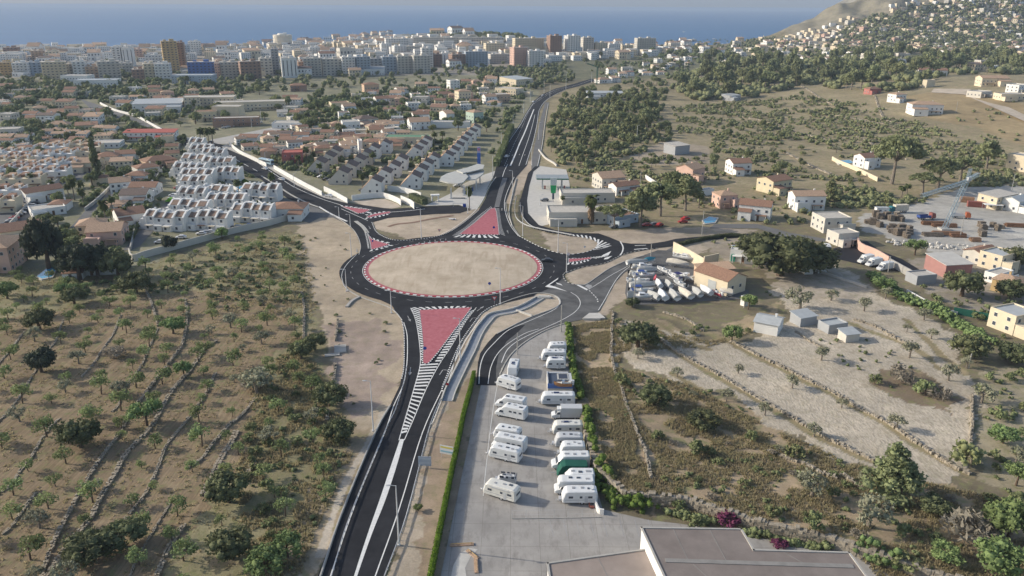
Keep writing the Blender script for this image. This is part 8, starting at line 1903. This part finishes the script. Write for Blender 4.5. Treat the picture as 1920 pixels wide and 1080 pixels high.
# ---------------------------------------------------------------- labels of the repeats: nearest landmark and order beside it
LM=[(150,1000,'on the lowest orchard terraces'),(60,850,'at the edge of the lower orchard'),(330,900,'by the grey rubble walls'),(200,800,'near the broad carob'),(320,760,'near the large yellow green tree'),(60,690,'near the round black carob'),(180,650,'between the upper orchard walls'),(290,620,'by the pale curved wall'),(420,680,'behind the bright round tree'),(470,600,'in the upper right orchard'),(380,530,'in the green orchard corner'),(500,480,'below the white boundary wall'),(250,540,'below the black green trees'),(80,560,'in front of the blue pool'),(560,730,'on the dry bank'),(600,860,'on the bank by the south road'),(480,900,'beside the lower grass bank'),(560,1000,'at the foot of the bank'),
(820,680,'along the south road'),(850,500,'around the ring'),(930,330,'beside the north road'),(1000,230,'far up the north road'),(1040,180,'at the north road bend'),(1080,250,'on the slope beside the service lane'),(1130,290,'above the green edged canopy'),(1190,210,'in the wood behind the white hall'),(1230,290,'around the concrete barn'),(1300,160,'at the left end of the dark wood'),(1420,150,'in the centre of the dark wood'),(1520,150,'in the dark wood above the hut'),(1640,140,'at the right end of the dark wood'),(1750,130,'around the arched villa'),(1860,100,'below the right end of the headland'),(1860,160,'around the tan roofed villa'),
(1340,230,'on the hillside above the pink house'),(1450,250,'on the hillside above the yellow house'),(1560,250,'in the middle of the stony hillside'),(1660,230,'on the hillside by the porch villa'),(1720,260,'above the umbrella pine'),(1840,270,'above the crane'),(1620,360,'below the columned villa'),(1500,340,'above the stair house'),(1400,350,'between the pink and yellow houses'),(1250,400,'by the restaurant car park'),(1060,420,'by the restaurant'),
(1200,640,'below the boat yard'),(1300,740,'on the pale field nearest the bank'),(1440,760,'on the middle pale field'),(1560,790,'on the wide pale terrace'),(1560,690,'on the upper pale terrace'),(1700,700,'around the brushwood mound'),(1620,570,'in the upper tilled field'),(1720,610,'beside the vine hedge'),(1850,560,'around the yard sheds'),(1880,800,'in the fenced orchard'),(1300,880,'on the dry slope below the fields'),(1420,900,'on the slope above the magenta shrub'),(1560,930,'around the silvery olives'),(1700,960,'in the shade of the large pine'),(1850,980,'by the grey thicket'),(1200,820,'along the snaking wall'),
(60,420,'in the lower car street'),(150,320,'in the upper car street'),(100,330,'among the cream terraces'),(200,370,'in the palm gardens'),(260,340,'beside the estate lane'),(320,400,'in the estate street'),(400,440,'behind the estate front wall'),(380,300,'at the tip of the white estate'),(450,340,'around the estate pool'),(260,460,'at the estate corner'),(60,230,'beyond the cream terraces'),(20,280,'at the edge behind the terraces'),(180,230,'behind the long white school'),(260,180,'by the grey curved shed'),(60,180,'below the cream town blocks'),(150,170,'by the wide white warehouse'),(380,180,'by the pale blue warehouse'),(430,240,'at the brown walled building'),(360,240,'at the far junction'),(480,275,'at the bend of the sea road wall'),(560,260,'behind the red cube house'),(620,250,'behind the yellow house'),(680,260,'behind the salmon house'),(600,320,'among the first dark roofed rows'),(700,320,'among the middle dark roofed rows'),(800,300,'between the last dark roofed rows'),(560,190,'by the brown brick villa'),(640,190,'by the beige yellow block'),(720,180,'by the gabled white garden house'),(800,170,'in the upper garden belt'),(860,200,'by the tall cream villa'),(900,180,'by the tan block'),(760,220,'behind the white gabled house'),(950,140,'in the park by the road'),
(50,115,'by the left dark tower'),(150,110,'behind the white gridded block'),(240,110,'by the twin towers'),(320,110,'by the ochre tower'),(380,110,'behind the blue apartments'),(450,105,'behind the brown balconied block'),(530,100,'by the round tower'),(600,95,'at the foot of the hill'),(660,85,'halfway up the hill'),(720,75,'at the top of the hill'),(760,100,'behind the central row'),(850,110,'by the brilliant white block'),(900,95,'under the hilltop terrace'),(960,110,'by the pink park block'),(1060,110,'before the striped towers'),(1140,100,'by the cream stepped blocks'),(1200,110,'by the wide grey tower'),(1280,95,'right of the wide grey tower'),(1360,90,'towards the headland foot'),(1440,85,'at the foot of the headland'),(1220,130,'behind the small green crane'),
(1500,90,'at the lower headland edge'),(1560,85,'low on the headland'),(1620,90,'above the tan blank block'),(1700,90,'at the headland base centre'),(1780,90,'at the base of the right slope'),(1880,90,'at the base by the picture edge'),(1560,60,'beside the bare rock'),(1620,55,'next to the rocky ridge'),(1680,55,'in the middle of the slope'),(1740,55,'right of the slope middle'),(1800,55,'on the crowded right slope'),(1870,55,'on the slope near the edge'),(1660,25,'just under the rocky crest'),(1720,25,'high on the slope'),(1780,20,'on the upper slope'),(1840,20,'upper slope near the top edge'),(1900,20,'in the upper picture corner')]
ONES='zero first second third fourth fifth sixth seventh eighth ninth tenth eleventh twelfth thirteenth fourteenth fifteenth sixteenth seventeenth eighteenth nineteenth'.split()
def ordn(i):
    if i<20:return ONES[i]
    t,u=divmod(i,10);T=['','','twent','thirt','fort','fift','sixt','sevent','eight','ninet'][min(t,9)]
    return T+'ieth' if u==0 else T+'y-'+ONES[u]
bins={}
for o,base in REG:
    x,y,d=topx(o.location);k=min(LM,key=lambda l:(l[0]-x)**2+((l[1]-y)*1.6)**2)[2];bins.setdefault((base,k),[]).append((x,o))
for (base,k),L in bins.items():
    L.sort(key=lambda a:a[0])
    for i,(x,o) in enumerate(L):
        t=base+' '+k+(', %s from the left'%ordn(i+1) if len(L)>1 else '')
        if len(t.split())>16:t=t.replace(' from the left',' from left')
        for w1 in(' sloping',' hipped',' gabled',' olive',' small',' leafy',' stony'):
            if len(t.split())>16:t=t.replace(w1,'',1)
        o['label']=t
